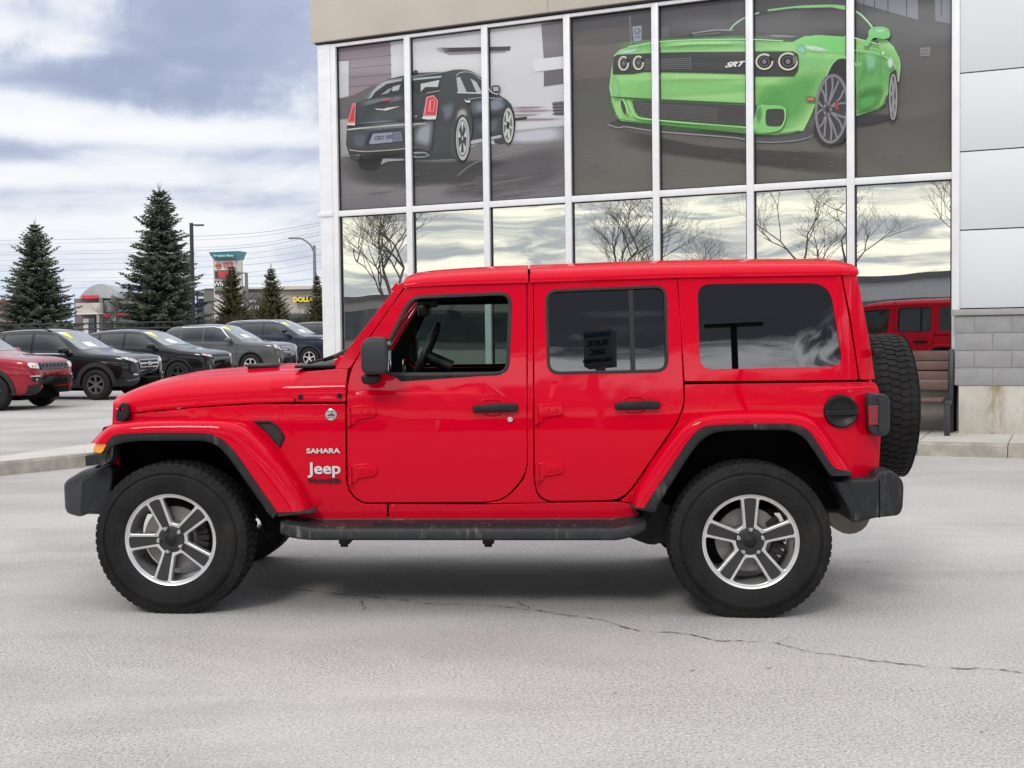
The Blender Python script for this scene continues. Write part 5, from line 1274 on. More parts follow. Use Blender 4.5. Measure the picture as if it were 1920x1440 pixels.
# front wheel and far wheel
p.poly([(700, 780), (740, 660), (780, 580), (830, 540), (880, 535), (935, 560), (940, 1060), (920, 1220), (860, 1290), (760, 1310), (680, 1290), (625, 1230), (605, 1180), (620, 1100), (650, 980)], (52, 52, 52), Q5, smooth=False)
p.line([(690, 790), (740, 650), (800, 550), (860, 515), (915, 530)], .016, (150, 210, 146), Q5)
p.ell(775, 985, 155, 325, (66, 66, 66), Q5, rot=.06); p.ell(772, 985, 140, 300, (128, 126, 132), Q5, w=.030, rot=.06)
for k in range(7):
    t = k * 2 * pi / 7 + .5; 
    for d_ in (-.16, .16): p.line([(735 + 20 * cos(t), 990 + 40 * sin(t)), (765 + 90 * cos(t + d_ * .8), 985 + 180 * sin(t + d_ * .8)), (770 + 134 * cos(t + d_ * 1.4), 985 + 285 * sin(t + d_ * 1.4))], .022, (132, 130, 140), Q5)
p.ell(735, 990, 42, 70, (96, 95, 102), Q5); p.ell(735, 990, 18, 30, (60, 60, 60), Q5)
for a in range(5): p.ell(735 + 30 * cos(a * 1.256), 990 + 52 * sin(a * 1.256), 6, 9, (160, 160, 160), Q5)
p.poly([(800, 925), (828, 915), (836, 990), (808, 995)], (168, 66, 60), Q5)
p.poly([(1290, 700), (1330, 640), (1352, 640), (1362, 760), (1352, 960), (1330, 1080), (1300, 1085), (1282, 960)], (60, 60, 62), Q5, smooth=True); p.ell(1325, 880, 30, 200, (150, 148, 152), Q5, w=.018)
for t in (.4, 1.3, 2.2, 3.4, 4.3, 5.3): p.line([(1325, 880), (1325 + 26 * cos(t), 880 + 180 * sin(t))], .02, (140, 138, 142), Q5, False)
# door, mirror, shading
p.line([(975, 350), (1060, 372), (1200, 405)], .012, (176, 212, 170), Q5, False); p.poly([(1120, 370), (1195, 372), (1190, 405)], (60, 70, 62), Q5)
p.poly([(1058, 395), (1100, 345), (1105, 290), (1140, 258), (1220, 250), (1275, 268), (1298, 310), (1285, 350), (1230, 360), (1150, 352), (1100, 420), (1085, 425)], (112, 196, 108), Q5, smooth=True); p.soft([(1130, 275), (1250, 268), (1280, 290), (1200, 310)], (170, 214, 184), Q5, alpha=.9)
p.soft([(1060, 480), (1180, 500), (1170, 640), (1090, 660)], (146, 206, 168), Q5, alpha=.6); p.soft([(1270, 540), (1310, 515), (1335, 580), (1300, 640), (1270, 600)], (196, 214, 206), Q5, alpha=.9); p.soft([(1000, 900), (1200, 850), (1180, 960), (1010, 1010)], (96, 176, 94), Q5, alpha=.7)
p.soft([(980, 480), (1090, 520), (1060, 700), (990, 820)], (104, 182, 104), Q5, alpha=.6); p.line([(1372, 520), (1385, 600), (1372, 740)], .014, (160, 190, 160), Q5); p.text('LLI', 1010, 585, .06, (200, 224, 200), Q5); p.line([(1225, 480), (1245, 492)], .03, (190, 220, 190), Q5, False)
p.soft([(560, 420), (740, 470), (700, 480), (600, 450)], (150, 210, 150), Q5, alpha=.5); p.soft([(840, 575), (880, 583), (845, 592)], (210, 232, 210), Q, alpha=.9)
p.done('printed_muscle_car', m2)
# the film is cut at the panes' edges: keep artwork from showing under the frame
# ================================================================== sidewalk
def sidewalkm():
    q = MB('pale_concrete'); a = q.noise(1.2, 7, .65); b = q.noise(40, 5, .7)
    c = q.mix(q.mr(a, .3, .7), (.46, .44, .39), (.58, .55, .49)); q.base(q.mix(q.mr(b, .5, .8, 0, .35), c, (.36, .34, .30))); q.b.inputs['Roughness'].default_value = .92; q.bump(b, .35, .004); return q.m
SWM = sidewalkm(); KRB = simple('kerb_concrete', (.37, .345, .30), .95, var=.25, vs=5, bump=.5, bs=50)
def prism(pts, z0, z1, bev=0):
    b_ = bmesh.new(); lo = [b_.verts.new((p[0], p[1], z0)) for p in pts]; hi = [b_.verts.new((p[0], p[1], z1)) for p in pts]
    b_.faces.new(hi); b_.faces.new(lo[::-1]); n = len(pts)
    for i in range(n): b_.faces.new((lo[i], lo[(i + 1) % n], hi[(i + 1) % n], hi[i]))
    bmesh.ops.recalc_face_normals(b_, faces=b_.faces)
    if bev: bmesh.ops.bevel(b_, geom=[e_ for e_ in b_.edges if all(v.co.z > z1 - 1e-4 for v in e_.verts)], offset=bev, segments=3, affect='EDGES')
    return b_
def fl(s, o): q_ = FP + FW * s + FN * o; return (q_.x, q_.y)
KO = 1.70
# walk strip along the facade, slab by slab, then the leg that runs off to the left
cuts = [8.15, 9.05, 10.4, 11.8, 15]; cuts = [-.35, 1.2, 2.6, 4.0, 5.4, 6.8] + cuts
for a, b in zip(cuts, cuts[1:]):
    o_ = fin(prism([fl(a + .004, -.1), fl(b - .004, -.1), fl(b - .004, KO - .15), fl(a + .004, KO - .15)], -.1, .150, .006), 'sidewalk', SWM, smooth=30); tag(o_, kind='structure')
    o_ = fin(prism([fl(a + .004, KO - .149), fl(b - .004, KO - .149), fl(b - .004, KO), fl(a + .004, KO)], -.1, .148, .018), 'kerb', KRB, smooth=30); tag(o_, kind='structure')
cn = Vector(fl(-.35, KO)); cf = Vector(fl(-.35, -.1))
pn = [ground_at(160, 851, .15).xy, ground_at(0, 866, .15).xy]; dr = (pn[1] - pn[0]).normalized(); nr_ = Vector((-dr.y, dr.x)); 
pf = [ground_at(160, 833, .15).xy, ground_at(0, 855, .15).xy]
nearl = [cn, pn[0], pn[1], pn[1] + dr * 2.5, pn[1] + dr * 5.5]; wv = (pf[0] - pn[0]); farl = [cf, pf[0], pf[1], pf[1] + (pf[1] - pf[0]).normalized() * 2.5, pf[1] + (pf[1] - pf[0]).normalized() * 5.5]
for i in range(4):
    a, b, c, d = nearl[i], nearl[i + 1], farl[i + 1], farl[i]; k = .13 / max((d - a).length, .2)
    o_ = fin(prism([a.lerp(d, k * 1.02), b.lerp(c, k * 1.02), c, d], -.1, .150, .006), 'sidewalk', SWM, smooth=30); tag(o_, kind='structure')
    o_ = fin(prism([a, b, b.lerp(c, k), a.lerp(d, k)], -.1, .147, .018), 'kerb', KRB, smooth=30); tag(o_, kind='structure')
# ================================================================== bench
def bench():
    r = empty('park_bench', Vector(fl(7.45, .42)).to_3d() + Vector((0, 0, .15)), FA)
    tag(r, 'brown slatted bench with dark metal ends under the showroom window', 'bench')
    W = simple('brown_slat', (.13, .075, .062), .6, var=.2, vs=5, bump=.2); Mt = simple('bench_metal', (.035, .036, .042), .45)
    for i in range(4):
        b_ = bmesh.new(); z = .50 + i * .118; y = .16 + i * .028; box(b_, (-.98, y, z), (.90, y + .03, z + .105), .006); fin(b_, 'back_slat', W, r)
    for i in range(3):
        b_ = bmesh.new(); box(b_, (-.98, -.33 + i * .15, .385), (.88, -.20 + i * .15, .42), .006); fin(b_, 'seat_slat', W, r)
    for x in (-1.02, .90):
        b_ = bmesh.new(); v_ = box(b_, (x, .12, .0), (x + .06, .19, .98), .008)
        for v in v_: v.co.y += max(v.co.z - .4, 0) * .22
        box(b_, (x, -.38, .34), (x + .06, .14, .40), .008); box(b_, (x, -.38, 0), (x + .06, -.30, .36), .008); fin(b_, 'leg', Mt, r)
    return r
bench()
# ================================================================== parked cars
CG = simple('car_window', (.008, .012, .012), .03, coat=1, var=.3, vs=2, spec=.6)
WSG = simple('windscreen', (.10, .125, .13), .03, coat=1, var=.25, vs=1.5, spec=.8)
CLAD = simple('grey_cladding', (.018, .019, .021), .6, var=.15); GRB = simple('grille_black', (.010, .010, .011), .5, var=0)
HLM = simple('headlamp', (.62, .64, .66), .08, .1, coat=1, var=.5, vs=14); ORG = simple('orange_reflector', (.8, .18, .02), .2, coat=1, var=0)
YEL = simple('yellow_price_tag', (.85, .80, .08), .5, var=0); PAP = simple('white_sticker', (.75, .82, .78), .6, var=.06, vs=12); PLT = simple('dark_plate', (.03, .03, .034), .5, var=.1)
STY = simple('car_tyre', (.008, .008, .009), .8, var=.3); FOG = simple('fog_lamp', (.6, .6, .58), .15, .4, coat=1, var=0)
def tabz(tab, x): return interp(tab, x)
def make_car(sp, name='parked_car'):
    """body lofted through cross sections; glass, lamps and trim laid onto it. x forward, y left, z up"""
    Ln, W, Hh = sp['L'], sp['W'], sp['H']; hl, hw = Ln / 2, W / 2
    root = empty(name); wb = sp['wb']; xf = hl - sp['fo']; xr = xf - wb; sillz = sp.get('sill', .24)
    hood_e, belt, roof = sp['hood_e'], sp['belt'], Hh     # heights
    xc, xrf, xrr, xt = sp['xc'], sp['xrf'], sp['xrr'], sp['xt']  # cowl, roof front, roof rear, tail at belt
    st = [  # x, belt z, centre z, half width factor, roof halfwidth factor
        (hl, .62, .70, .58, 0), (hl - .03, hood_e - .17, hood_e - .13, .74, 0), (hl - .10, hood_e - .07, hood_e - .02, .86, 0), (hl - .28, hood_e - .01, hood_e + .05, .95, 0), (xf, hood_e + .03, hood_e + .10, .99, 0),
        (xc + .25, belt - .03, belt + .08, 1, 0), (xc, belt, belt + .12, 1, 0)]
    top = sp['rooftab']
    for t in (.25, .5, .75): x = xc + (xrf - xc) * t; st.append((x, belt + .01 * t, belt + .12 + (tabz(top, xrf) - belt - .12) * (t ** .92), 1, .88 - .14 * t))
    n_ = 6
    for i in range(n_ + 1): x = xrf + (xrr - xrf) * i / n_; st.append((x, belt + .01 + .05 * i / n_, tabz(top, x), 1, .74 - .02 * i / n_))
    for t in (.35, .7, 1.0): x = xrr + (xt - xrr) * t; st.append((x, belt + .06, roof - .04 - (roof - belt - .12) * t ** 1.6, .98 - .02 * t, .72 + .12 * t))
    st += [(-hl + .10, belt - .02, belt + .02, .93, 0), (-hl + .02, belt - .14, belt - .12, .86, 0), (-hl, .60, .62, .70, 0)]
    st.sort(key=lambda q: -q[0]); rows = []
    for (x, bz, cz, wf, rf) in st:
        w_ = hw * wf; zz = sillz + (.10 if x > hl - .2 or x < -hl + .2 else 0); mid = zz + (bz - zz) * .55
        half = [(w_ * .90, zz), (w_ * .985, zz + .10), (w_, mid), (w_ * .985, mid + (bz - mid) * .65), (w_ * .955, bz)]
        if rf and cz > bz + .25:
            half += [(w_ * .93, bz + .03), (w_ * (rf + .02) + (w_ * .93 - w_ * (rf + .02)) * .5, bz + (cz - bz) * .55), (w_ * (rf + .01), cz - .07), (w_ * (rf - .08), cz - .02), (w_ * rf * .45, cz), (0, cz + .01)]
        else:
            d = cz - bz; half += [(w_ * .90, bz + d * .35), (w_ * .82, bz + d * .62), (w_ * .70, bz + d * .82), (w_ * .5, bz + d * .95), (w_ * .25, cz), (0, cz + .005)]
        rows.append([Vector((x, y, z)) for y, z in half] + [Vector((x, -y, z)) for y, z in half[-2::-1]])
    bm = grid(rows); bmesh.ops.holes_fill(bm, edges=[e_ for e_ in bm.edges if e_.is_boundary]); bmesh.ops.triangulate(bm, faces=[f_ for f_ in bm.faces if len(f_.verts) > 4])
    # subdivide smoothly through a temporary modifier, so trim can be laid on the real surface
    bmesh.ops.recalc_face_normals(bm, faces=bm.faces)
    me = bpy.data.meshes.new('t'); bm.to_mesh(me); bm.free(); ob = bpy.data.objects.new('t', me); COL.objects.link(ob); s_ = ob.modifiers.new('s', 'SUBSURF'); s_.levels = 2; s_.render_levels = 2
    dg = bpy.context.evaluated_depsgraph_get(); ev = ob.evaluated_get(dg); m2_ = bpy.data.meshes.new_from_object(ev, depsgraph=dg); bm = bmesh.new(); bm.from_mesh(m2_)
    bpy.data.objects.remove(ob); bpy.data.meshes.remove(me); bpy.data.meshes.remove(m2_)
    bvh = BVHTree.FromBMesh(bm)
    body = fin(bm, 'body', sp['paint'], root, smooth=60)
    def lay(loops, axis, nm, mat, parent=root, off=.006, sgn=1, step=.10, thick=.012, rr=.02, dirv=None):
        """project a flat outline onto the body; axis 'y' side view (x,z), 'x' front view (y,z), sgn which side"""
        L_ = [rnd(l, rr) if rr else l for l in loops]; b_ = curve_bm(L_, 0, 0)
        for v in b_.verts: v.co = Vector((v.co.x, v.co.y, 0))
        bmesh.ops.remove_doubles(b_, verts=b_.verts, dist=1e-4)
        xs = [v.co.x for v in b_.verts]; ys = [v.co.y for v in b_.verts]
        for ax, lo, hi in ((0, min(xs), max(xs)), (1, min(ys), max(ys))):
            k = int((hi - lo) / step) + 1
            for i in range(1, k):
                no = Vector((0, 0, 0)); no[ax] = 1; pt = Vector((0, 0, 0)); pt[ax] = lo + (hi - lo) * i / k
                bmesh.ops.bisect_plane(b_, geom=b_.verts[:] + b_.edges[:] + b_.faces[:], plane_co=pt, plane_no=no, dist=1e-6)
        for v in b_.verts:
            if axis == 'y': o_ = Vector((v.co.x, sgn * 3, v.co.y)); d = Vector((0, -sgn, 0))
            elif axis == 'x': o_ = Vector((4, v.co.x, v.co.y)); d = Vector((-1, 0, 0))
            else: o_ = Vector((-4, v.co.x, v.co.y)); d = Vector((1, 0, 0))
            h, nn_, _, _ = bvh.ray_cast(o_, d)
            if h is None: h, nn_, _, _ = bvh.find_nearest(o_ + d * (3 if axis == 'y' else 4 - hl))
            v.co = h + (nn_ if nn_.dot(d) < 0 else -nn_) * off
        bmesh.ops.recalc_face_normals(b_, faces=b_.faces)
        dd = Vector((0, sgn, 0)) if axis == 'y' else Vector((1 if axis == 'x' else -1, 0, 0))
        if sum(f_.normal.dot(dd) * f_.calc_area() for f_ in b_.faces) < 0: bmesh.ops.reverse_faces(b_, faces=b_.faces)
        o2 = fin(b_, nm, mat, parent, smooth=60)
        if thick: m_ = o2.modifiers.new('s', 'SOLIDIFY'); m_.thickness = thick; m_.offset = -1
        return o2
    # side windows, wheel arches, doors
    for sg in (1, -1):
        for wp in sp['windows']: lay([wp], 'y', 'window', CG, sgn=sg, rr=.05)
        if sp.get('chrome'): 
            for wp in sp['chrome']: lay([wp], 'y', 'window_trim', CHR, sgn=sg, off=.009, rr=.01)
        for ax in (xf, xr):
            ar = sp.get('arch', .40); cl = sp.get('clad', .06); lay([circ(ax, sp['wr'], ar, 28)], 'y', 'wheel_well', DARK, sgn=sg, off=.010, rr=0, step=.15)
            if cl:
                o_ = [(ax + (ar + cl) * cos(t), max(sp['wr'] + (ar + cl) * sin(t), sillz + .03)) for t in [pi * 2 * k / 40 for k in range(40)]]
                ring_o = [(ax + (ar + cl) * cos(t), sp['wr'] + (ar + cl) * sin(t)) for t in [-.35 + (pi + .7) * k / 26 for k in range(27)]]; ring_i = [(ax + (ar - .01) * cos(t), sp['wr'] + (ar - .01) * sin(t)) for t in [-.35 + (pi + .7) * k / 26 for k in range(27)]]
                lay([ring_o + ring_i[::-1]], 'y', 'arch_trim', sp.get('cladmat', CLAD), sgn=sg, off=.022, rr=0, step=.15, thick=.03)
        lay([[(xr + .42, sillz + .0), (xf - .42, sillz + .0), (xf - .42, sillz + .12), (xr + .42, sillz + .12)]], 'y', 'sill_trim', CLAD, sgn=sg, off=.012)
        xd = sp['windows'][0][0][0] if False else sp['bp']
        for x_ in (xd, sp['dp'], xf - .50):
            lay([[(x_ - .004, sillz + .13), (x_ + .004, sillz + .13), (x_ + .004, belt - .02), (x_ - .004, belt - .02)]], 'y', 'door_gap', DARK, sgn=sg, off=.003, rr=0, thick=0)
        for x_ in (xd + .10, sp['dp'] + .12):
            b_ = bmesh.new(); h, nn_, _, _ = bvh.ray_cast(Vector((x_, sg * 3, belt - .10)), Vector((0, -sg, 0))); box(b_, (x_, h.y - .01, belt - .115), (x_ + .17, h.y + sg * .03, belt - .085), .008); fin(b_, 'door_handle', sp['paint'], root)
        # mirror
        xm = xc - .32; b_ = bmesh.new(); y0 = sg * hw * .93
        vs = box(b_, (xm - .09, y0 + sg * .06, belt + .02), (xm + .09, y0 + sg * .27, belt + .17), .05); box(b_, (xm - .04, y0 - sg * .03, belt - .01), (xm + .04, y0 + sg * .12, belt + .05), .01)
        for v in vs: v.co.x -= abs(v.co.y - y0) * .25
        bmesh.ops.recalc_face_normals(b_, faces=b_.faces); fin(b_, 'mirror', sp['paint'], root, smooth=60)
        if sp.get('rails'):
            b_ = bmesh.new(); pts = []
            for k in range(9):
                x = xrf - .05 + (xrr - xrf + .1) * k / 8; h, _, _, _ = bvh.ray_cast(Vector((x, sg * hw * .66, 4)), Vector((0, 0, -1))); pts.append(h + Vector((0, 0, .045 if 0 < k < 8 else .0)))
            tube(b_, pts, .018, 6); fin(b_, 'roof_rail', sp['rails'], root)
    # windscreen and rear window, seen along x
    zt = tabz(top, xrf) - .05; wt, wbm = hw * .66, hw * .80
    lay([[(-wbm, belt + .10), (-hw * .4, belt + .125), (hw * .4, belt + .125), (wbm, belt + .10), (wt, zt), (hw * .3, zt + .015), (-hw * .3, zt + .015), (-wt, zt)]], 'x', 'windscreen', WSG, off=.005, rr=.03)
    lay([[(-hw * .70, belt + .16), (hw * .70, belt + .16), (hw * .60, roof - .12), (-hw * .60, roof - .12)]], '-x', 'rear_window', CG, off=.005)
    if sp.get('tags', True):
        lay([[(-wt - .0, zt - .02), (-wt + .30, zt - .01), (-wt + .13, zt - .17)]], 'x', 'price_tag', YEL, off=.012, rr=.0)
        lay([[(-wt - .0, zt - .02), (-wt + .16, zt - .015), (-wt + .07, zt - .10)]], 'x', 'price_tag', PAP, off=.016, rr=.0)
        lay([[(-hw * .42, belt + .16), (-hw * .02, belt + .16), (-hw * .06, belt + .27), (-hw * .40, belt + .27)]], 'x', 'window_sheet', PAP, off=.012, rr=.0)
    # face
    for nm, mat, loops, off, both_ in sp['face']:
        if nm == 'indicator': loops = [[(.80 + (a - .86) * .5, b) for a, b in l] for l in loops]
        loops = [[(math.copysign(abs(a) if abs(a) < .5 else .5 + (abs(a) - .5) * .80, a), b) for a, b in l] for l in loops]
        m_ = {'paint': sp['paint']}.get(mat, mat)
        lay(loops, 'x', nm, m_, off=off, step=.06, rr=.012)
        if both_: lay([[(-a, b) for a, b in l] for l in loops], 'x', nm, m_, off=off, step=.06, rr=.012)
    if sp.get('emblem'): 
        h, nn_, _, _ = bvh.ray_cast(Vector((4, 0, sp['emblem'][1])), Vector((-1, 0, 0)))
        if sp['emblem'][0] == 'H':
            b_ = bmesh.new(); tube(b_, [(.0, .075 * cos(t), .040 * sin(t)) for t in [2 * pi * k / 24 for k in range(25)]], .008, 6, cap=False)
            tube(b_, [(0, -.035, -.03), (0, -.012, .032)], .008, 6); tube(b_, [(0, .012, -.032), (0, .035, .03)], .008, 6); tube(b_, [(0, -.025, -.005), (0, .025, .005)], .008, 6)
            b_.transform(Matrix.Translation(h + Vector((.035, 0, 0)))); fin(b_, 'emblem', CHR, root)
        else:
            b_ = lathe([(0, -.012), (.055, -.012), (.062, 0)], 24); b_.transform(Matrix.Translation(h + Vector((.035, 0, 0))) @ Matrix.Rotation(pi / 2, 4, 'Z') @ Matrix.Diagonal((1.5, 1, .62, 1))); e1 = fin(b_, 'emblem', simple('emblem_blue', (.02, .05, .16), .3, coat=1, var=0), root)
            b_ = text_bm('Ford', .075, .004, .001, .2); b_.transform(Matrix.Translation(h + Vector((.052, 0, 0))) @ Matrix.Rotation(pi / 2, 4, 'Z')); fin(b_, 'emblem_script', CHR, e1)
    # wheels
    wr = sp['wr']; ns = sp.get('spokes', 5); mats = sp.get('rimmat', RIM); proto = None
    for ax in (xf, xr):
        for sg in (-1, 1):
            wl = empty('wheel', (ax, sg * (hw + .012), wr), 0); wl.parent = root
            if sg > 0: wl.rotation_euler = (0, 0, pi)
            if proto is None:
                rr_ = wr * .63
                t_ = lathe([(rr_ - .01, .03), (rr_, .005), (rr_ + .02, -.004), (wr * .86, -.008), (wr * .96, .008), (wr, .03), (wr, .19), (wr * .95, .215), (rr_, .22)], 40)
                loops = [circ(0, 0, rr_ - .008, 40)]; 
                for k in range(ns):
                    a0 = pi / 2 + k * 2 * pi / ns; a1 = a0 + 2 * pi / ns; g = sp.get('spw', .13); pts = []
                    for a, r in ((a0 + .33 * (6 / ns) ** .5 * .8, .07), (a0 + g, rr_ - .035)): pts.append((r * cos(a), r * sin(a)))
                    for q_ in (1, 2, 3): a = a0 + g + (2 * pi / ns - 2 * g) * q_ / 4; pts.append(((rr_ - .03) * cos(a), (rr_ - .03) * sin(a)))
                    for a, r in ((a1 - g, rr_ - .035), (a1 - .33 * (6 / ns) ** .5 * .8, .07)): pts.append((r * cos(a), r * sin(a)))
                    loops.append(pts)
                r_ = slab(loops, .03, .003, lambda x, z: .004 + .02 * (1 - sqrt(x * x + z * z) / rr_), .08)
                d_ = lathe([(0, .05), (.06, .05), (rr_ * .62, .06), (rr_, .10), (rr_, .2)], 30)
                proto = [fin(t_, 'tyre', STY, wl).data, fin(r_, 'rim', mats, wl).data, fin(d_, 'hub', CHAS, wl).data]
            else:
                for nm, me_ in zip(('tyre', 'rim', 'hub'), proto): o_ = bpy.data.objects.new(nm, me_); COL.objects.link(o_); o_.parent = wl
    bm = bmesh.new(); box(bm, (xr - .5, -hw * .78, .20), (xf + .5, hw * .78, .42), .02); fin(bm, 'underbody', DARK, root)
    return root
def SUV(**k):
    d = dict(L=4.48, W=1.85, H=1.63, wb=2.67, fo=.88, hood_e=.98, belt=1.03, xc=.98, xrf=.15, xrr=-1.45, xt=-1.95, wr=.35, bp=-.28, dp=-1.10, face=[], rails=None)
    d.update(k); H_ = d['H']; d.setdefault('rooftab', [(d['xrr'], H_ - .06), (d['xrr'] + .5, H_ - .015), (-.3, H_), (d['xrf'], H_ - .04)]); return d
def win3(b, t, xc, xA, xB, xC, xD, up=.0):
    """front, rear and quarter windows between belt b and top t"""
    return [[(xc - .22, b + .04), (xA - .02, t - .03), (xB + .02, t), (xB + .02, b + .05)], [(xB - .04, b + .05), (xB - .04, t), (xC + .04, t - .02), (xC + .02, b + .07)], [(xC - .04, b + .08), (xC - .03, t - .03), (xD + .20, t - .09), (xD, b + .17)]]
BLK_P = paint('black_paint', (.003, .003, .004), .0, .015, .3); GRY_P = paint('grey_paint', (.085, .088, .09), .3, .03, .35); NAV_P = paint('navy_paint', (.012, .022, .045), .3, .03, .3); MAR = paint('dark_red_paint', (.30, .008, .022), .3, .04, .35)
bar = lambda w, z0, z1: [(-w, z0), (w, z0), (w, z1), (-w, z1)]
slopes = lambda: None
# dark red crossover with black roof trim, seven-slot grille
sA = SUV(L=4.40, W=1.87, H=1.65, wb=2.64, fo=.86, paint=MAR, hood_e=1.00, belt=1.06, windows=win3(1.06, 1.52, .98, .30, -.30, -1.10, -1.85), rails=PLB, wr=.355, arch=.41, clad=.07, spokes=5, rimmat=INS, tags=False, face=[
    ('lower_bumper', CLAD, [[(-.86, .27), (.86, .27), (.88, .50), (.62, .52), (.52, .66), (-.52, .66), (-.62, .52), (-.88, .50)]], .015, False),
    ('lower_intake', GRB, [[(-.50, .38), (.50, .38), (.54, .52), (.46, .60), (-.46, .60), (-.54, .52)]], .022, False),
    ('grille', GRB, [[(-.52, .80), (.52, .80), (.55, .90), (.50, .93), (-.50, .93), (-.55, .90)]], .012, False)] +
    [('grille_slot', simple('grille_grey', (.14, .14, .15), .4, .4) if k == 0 else bpy.data.materials.get('grille_grey') or CLAD, [[(x - .058, .81), (x + .058, .81), (x + .058, .92), (x - .058, .92)], [(x - .040, .83), (x + .040, .83), (x + .040, .90), (x - .040, .90)]], .026, False) for k, x in enumerate([-.42, -.28, -.14, 0, .14, .28, .42])] + [
    ('headlight', HLM, [[(.56, .82), (.82, .84), (.86, .90), (.84, .94), (.56, .92)]], .014, True), ('indicator', ORG, [[(.80, .855), (.85, .86), (.85, .885), (.80, .88)]], .020, True),
    ('fog_surround', CLAD, [[(.58, .57), (.80, .58), (.82, .68), (.60, .68)]], .014, True), ('fog_strip', FOG, [[(.58, .665), (.84, .665), (.84, .69), (.58, .69)]], .022, True), ('fog_lamp', FOG, [circ(.70, .61, .022, 10)], .024, True),
    ('tow_hook', simple('red_hook', (.6, .02, .02), .5), [[(.48, .45), (.58, .45), (.58, .48), (.48, .48)]], .03, True), ('plate', PLT, [bar(.155, .52, .67)], .035, False)])
# black crossover, wide bright-barred grille, six-spoke wheels
sB = SUV(paint=BLK_P, windows=win3(1.03, 1.50, .98, .30, -.30, -1.10, -1.75), rails=PLB, arch=.41, clad=.085, spokes=6, spw=.17, rimmat=simple('bronze_alloy', (.20, .19, .18), .35, .7), chrome=[[(.60, 1.035), (.60, 1.052), (-1.3, 1.09), (-1.3, 1.07)]], emblem=('H', .80), face=[
    ('grille', GRB, [[(-.42, .87), (.42, .87), (.46, .84), (.34, .60), (.28, .57), (-.28, .57), (-.34, .60), (-.46, .84)]], .012, False), ('grille_frame', simple('satin_chrome', (.45, .45, .46), .3, .9), [[(-.44, .89), (.44, .89), (.49, .845), (.36, .585), (.29, .55), (-.29, .55), (-.36, .585), (-.49, .845)], [(-.41, .865), (.41, .865), (.45, .84), (.335, .605), (.28, .575), (-.28, .575), (-.335, .605), (-.45, .84)]], .022, False)] +
    [('grille_bar', CHR, [[(-w, z - .013), (w, z - .013), (w + .01, z + .013), (-w - .01, z + .013)]], .020, False) for w, z in ((.42, .80), (.385, .725), (.345, .65))] + [
    ('headlight', HLM, [[(.50, .83), (.66, .83), (.86, .90), (.90, .95), (.78, .93), (.50, .875)]], .012, True), ('indicator', ORG, [[(.83, .885), (.90, .91), (.90, .945), (.84, .93)]], .018, True),
    ('fog_surround', CLAD, [[(.44, .50), (.84, .44), (.86, .47), (.74, .60), (.60, .60)]], .012, True), ('fog_lamp', FOG, [[(.60, .545), (.76, .55), (.74, .585), (.62, .585)]], .022, True), ('fog_trim', simple('dull_grey', (.12, .12, .125), .4, .5), [[(.40, .475), (.86, .415), (.88, .45), (.44, .505)]], .024, True),
    ('lower_bumper', CLAD, [[(-.80, .28), (.80, .28), (.86, .42), (.40, .46), (-.40, .46), (-.86, .42)]], .010, False), ('lower_bar', bpy.data.materials.get('dull_grey') or CLAD, [bar(.40, .49, .52)], .022, False), ('plate', PLT, [bar(.155, .45, .56)], .035, False)])
# low black crossover with slim lamps
sC = SUV(L=4.52, W=1.84, H=1.60, paint=BLK_P, hood_e=.94, belt=1.03, xc=1.0, xrf=.10, windows=win3(1.03, 1.47, 1.0, .25, -.30, -1.10, -1.7), arch=.40, clad=.05, cladmat=GRB, spokes=5, rimmat=INS, face=[
    ('grille', GRB, [[(-.60, .80), (.60, .80), (.58, .86), (-.58, .86)]], .012, False), ('grille_lip', GRY_P, [[(-.50, .765), (.50, .765), (.54, .795), (-.54, .795)]], .03, False), ('headlight', HLM, [[(.52, .80), (.80, .84), (.88, .89), (.56, .855)]], .014, True), ('indicator', ORG, [[(.76, .815), (.87, .85), (.88, .885), (.78, .865)]], .020, True),
    ('lower_intake', GRB, [[(-.52, .40), (.52, .40), (.58, .60), (-.58, .60)]], .014, False), ('side_intake', GRB, [[(.66, .42), (.80, .46), (.84, .62), (.70, .60)]], .014, True), ('intake_blade', simple('beige_blade', (.22, .20, .17), .5), [[(.64, .42), (.68, .42), (.76, .60), (.72, .61)]], .022, True), ('lower_bumper', GRB, [bar(.82, .27, .38)], .012, False), ('plate', PLT, [bar(.155, .52, .66)], .035, False)])
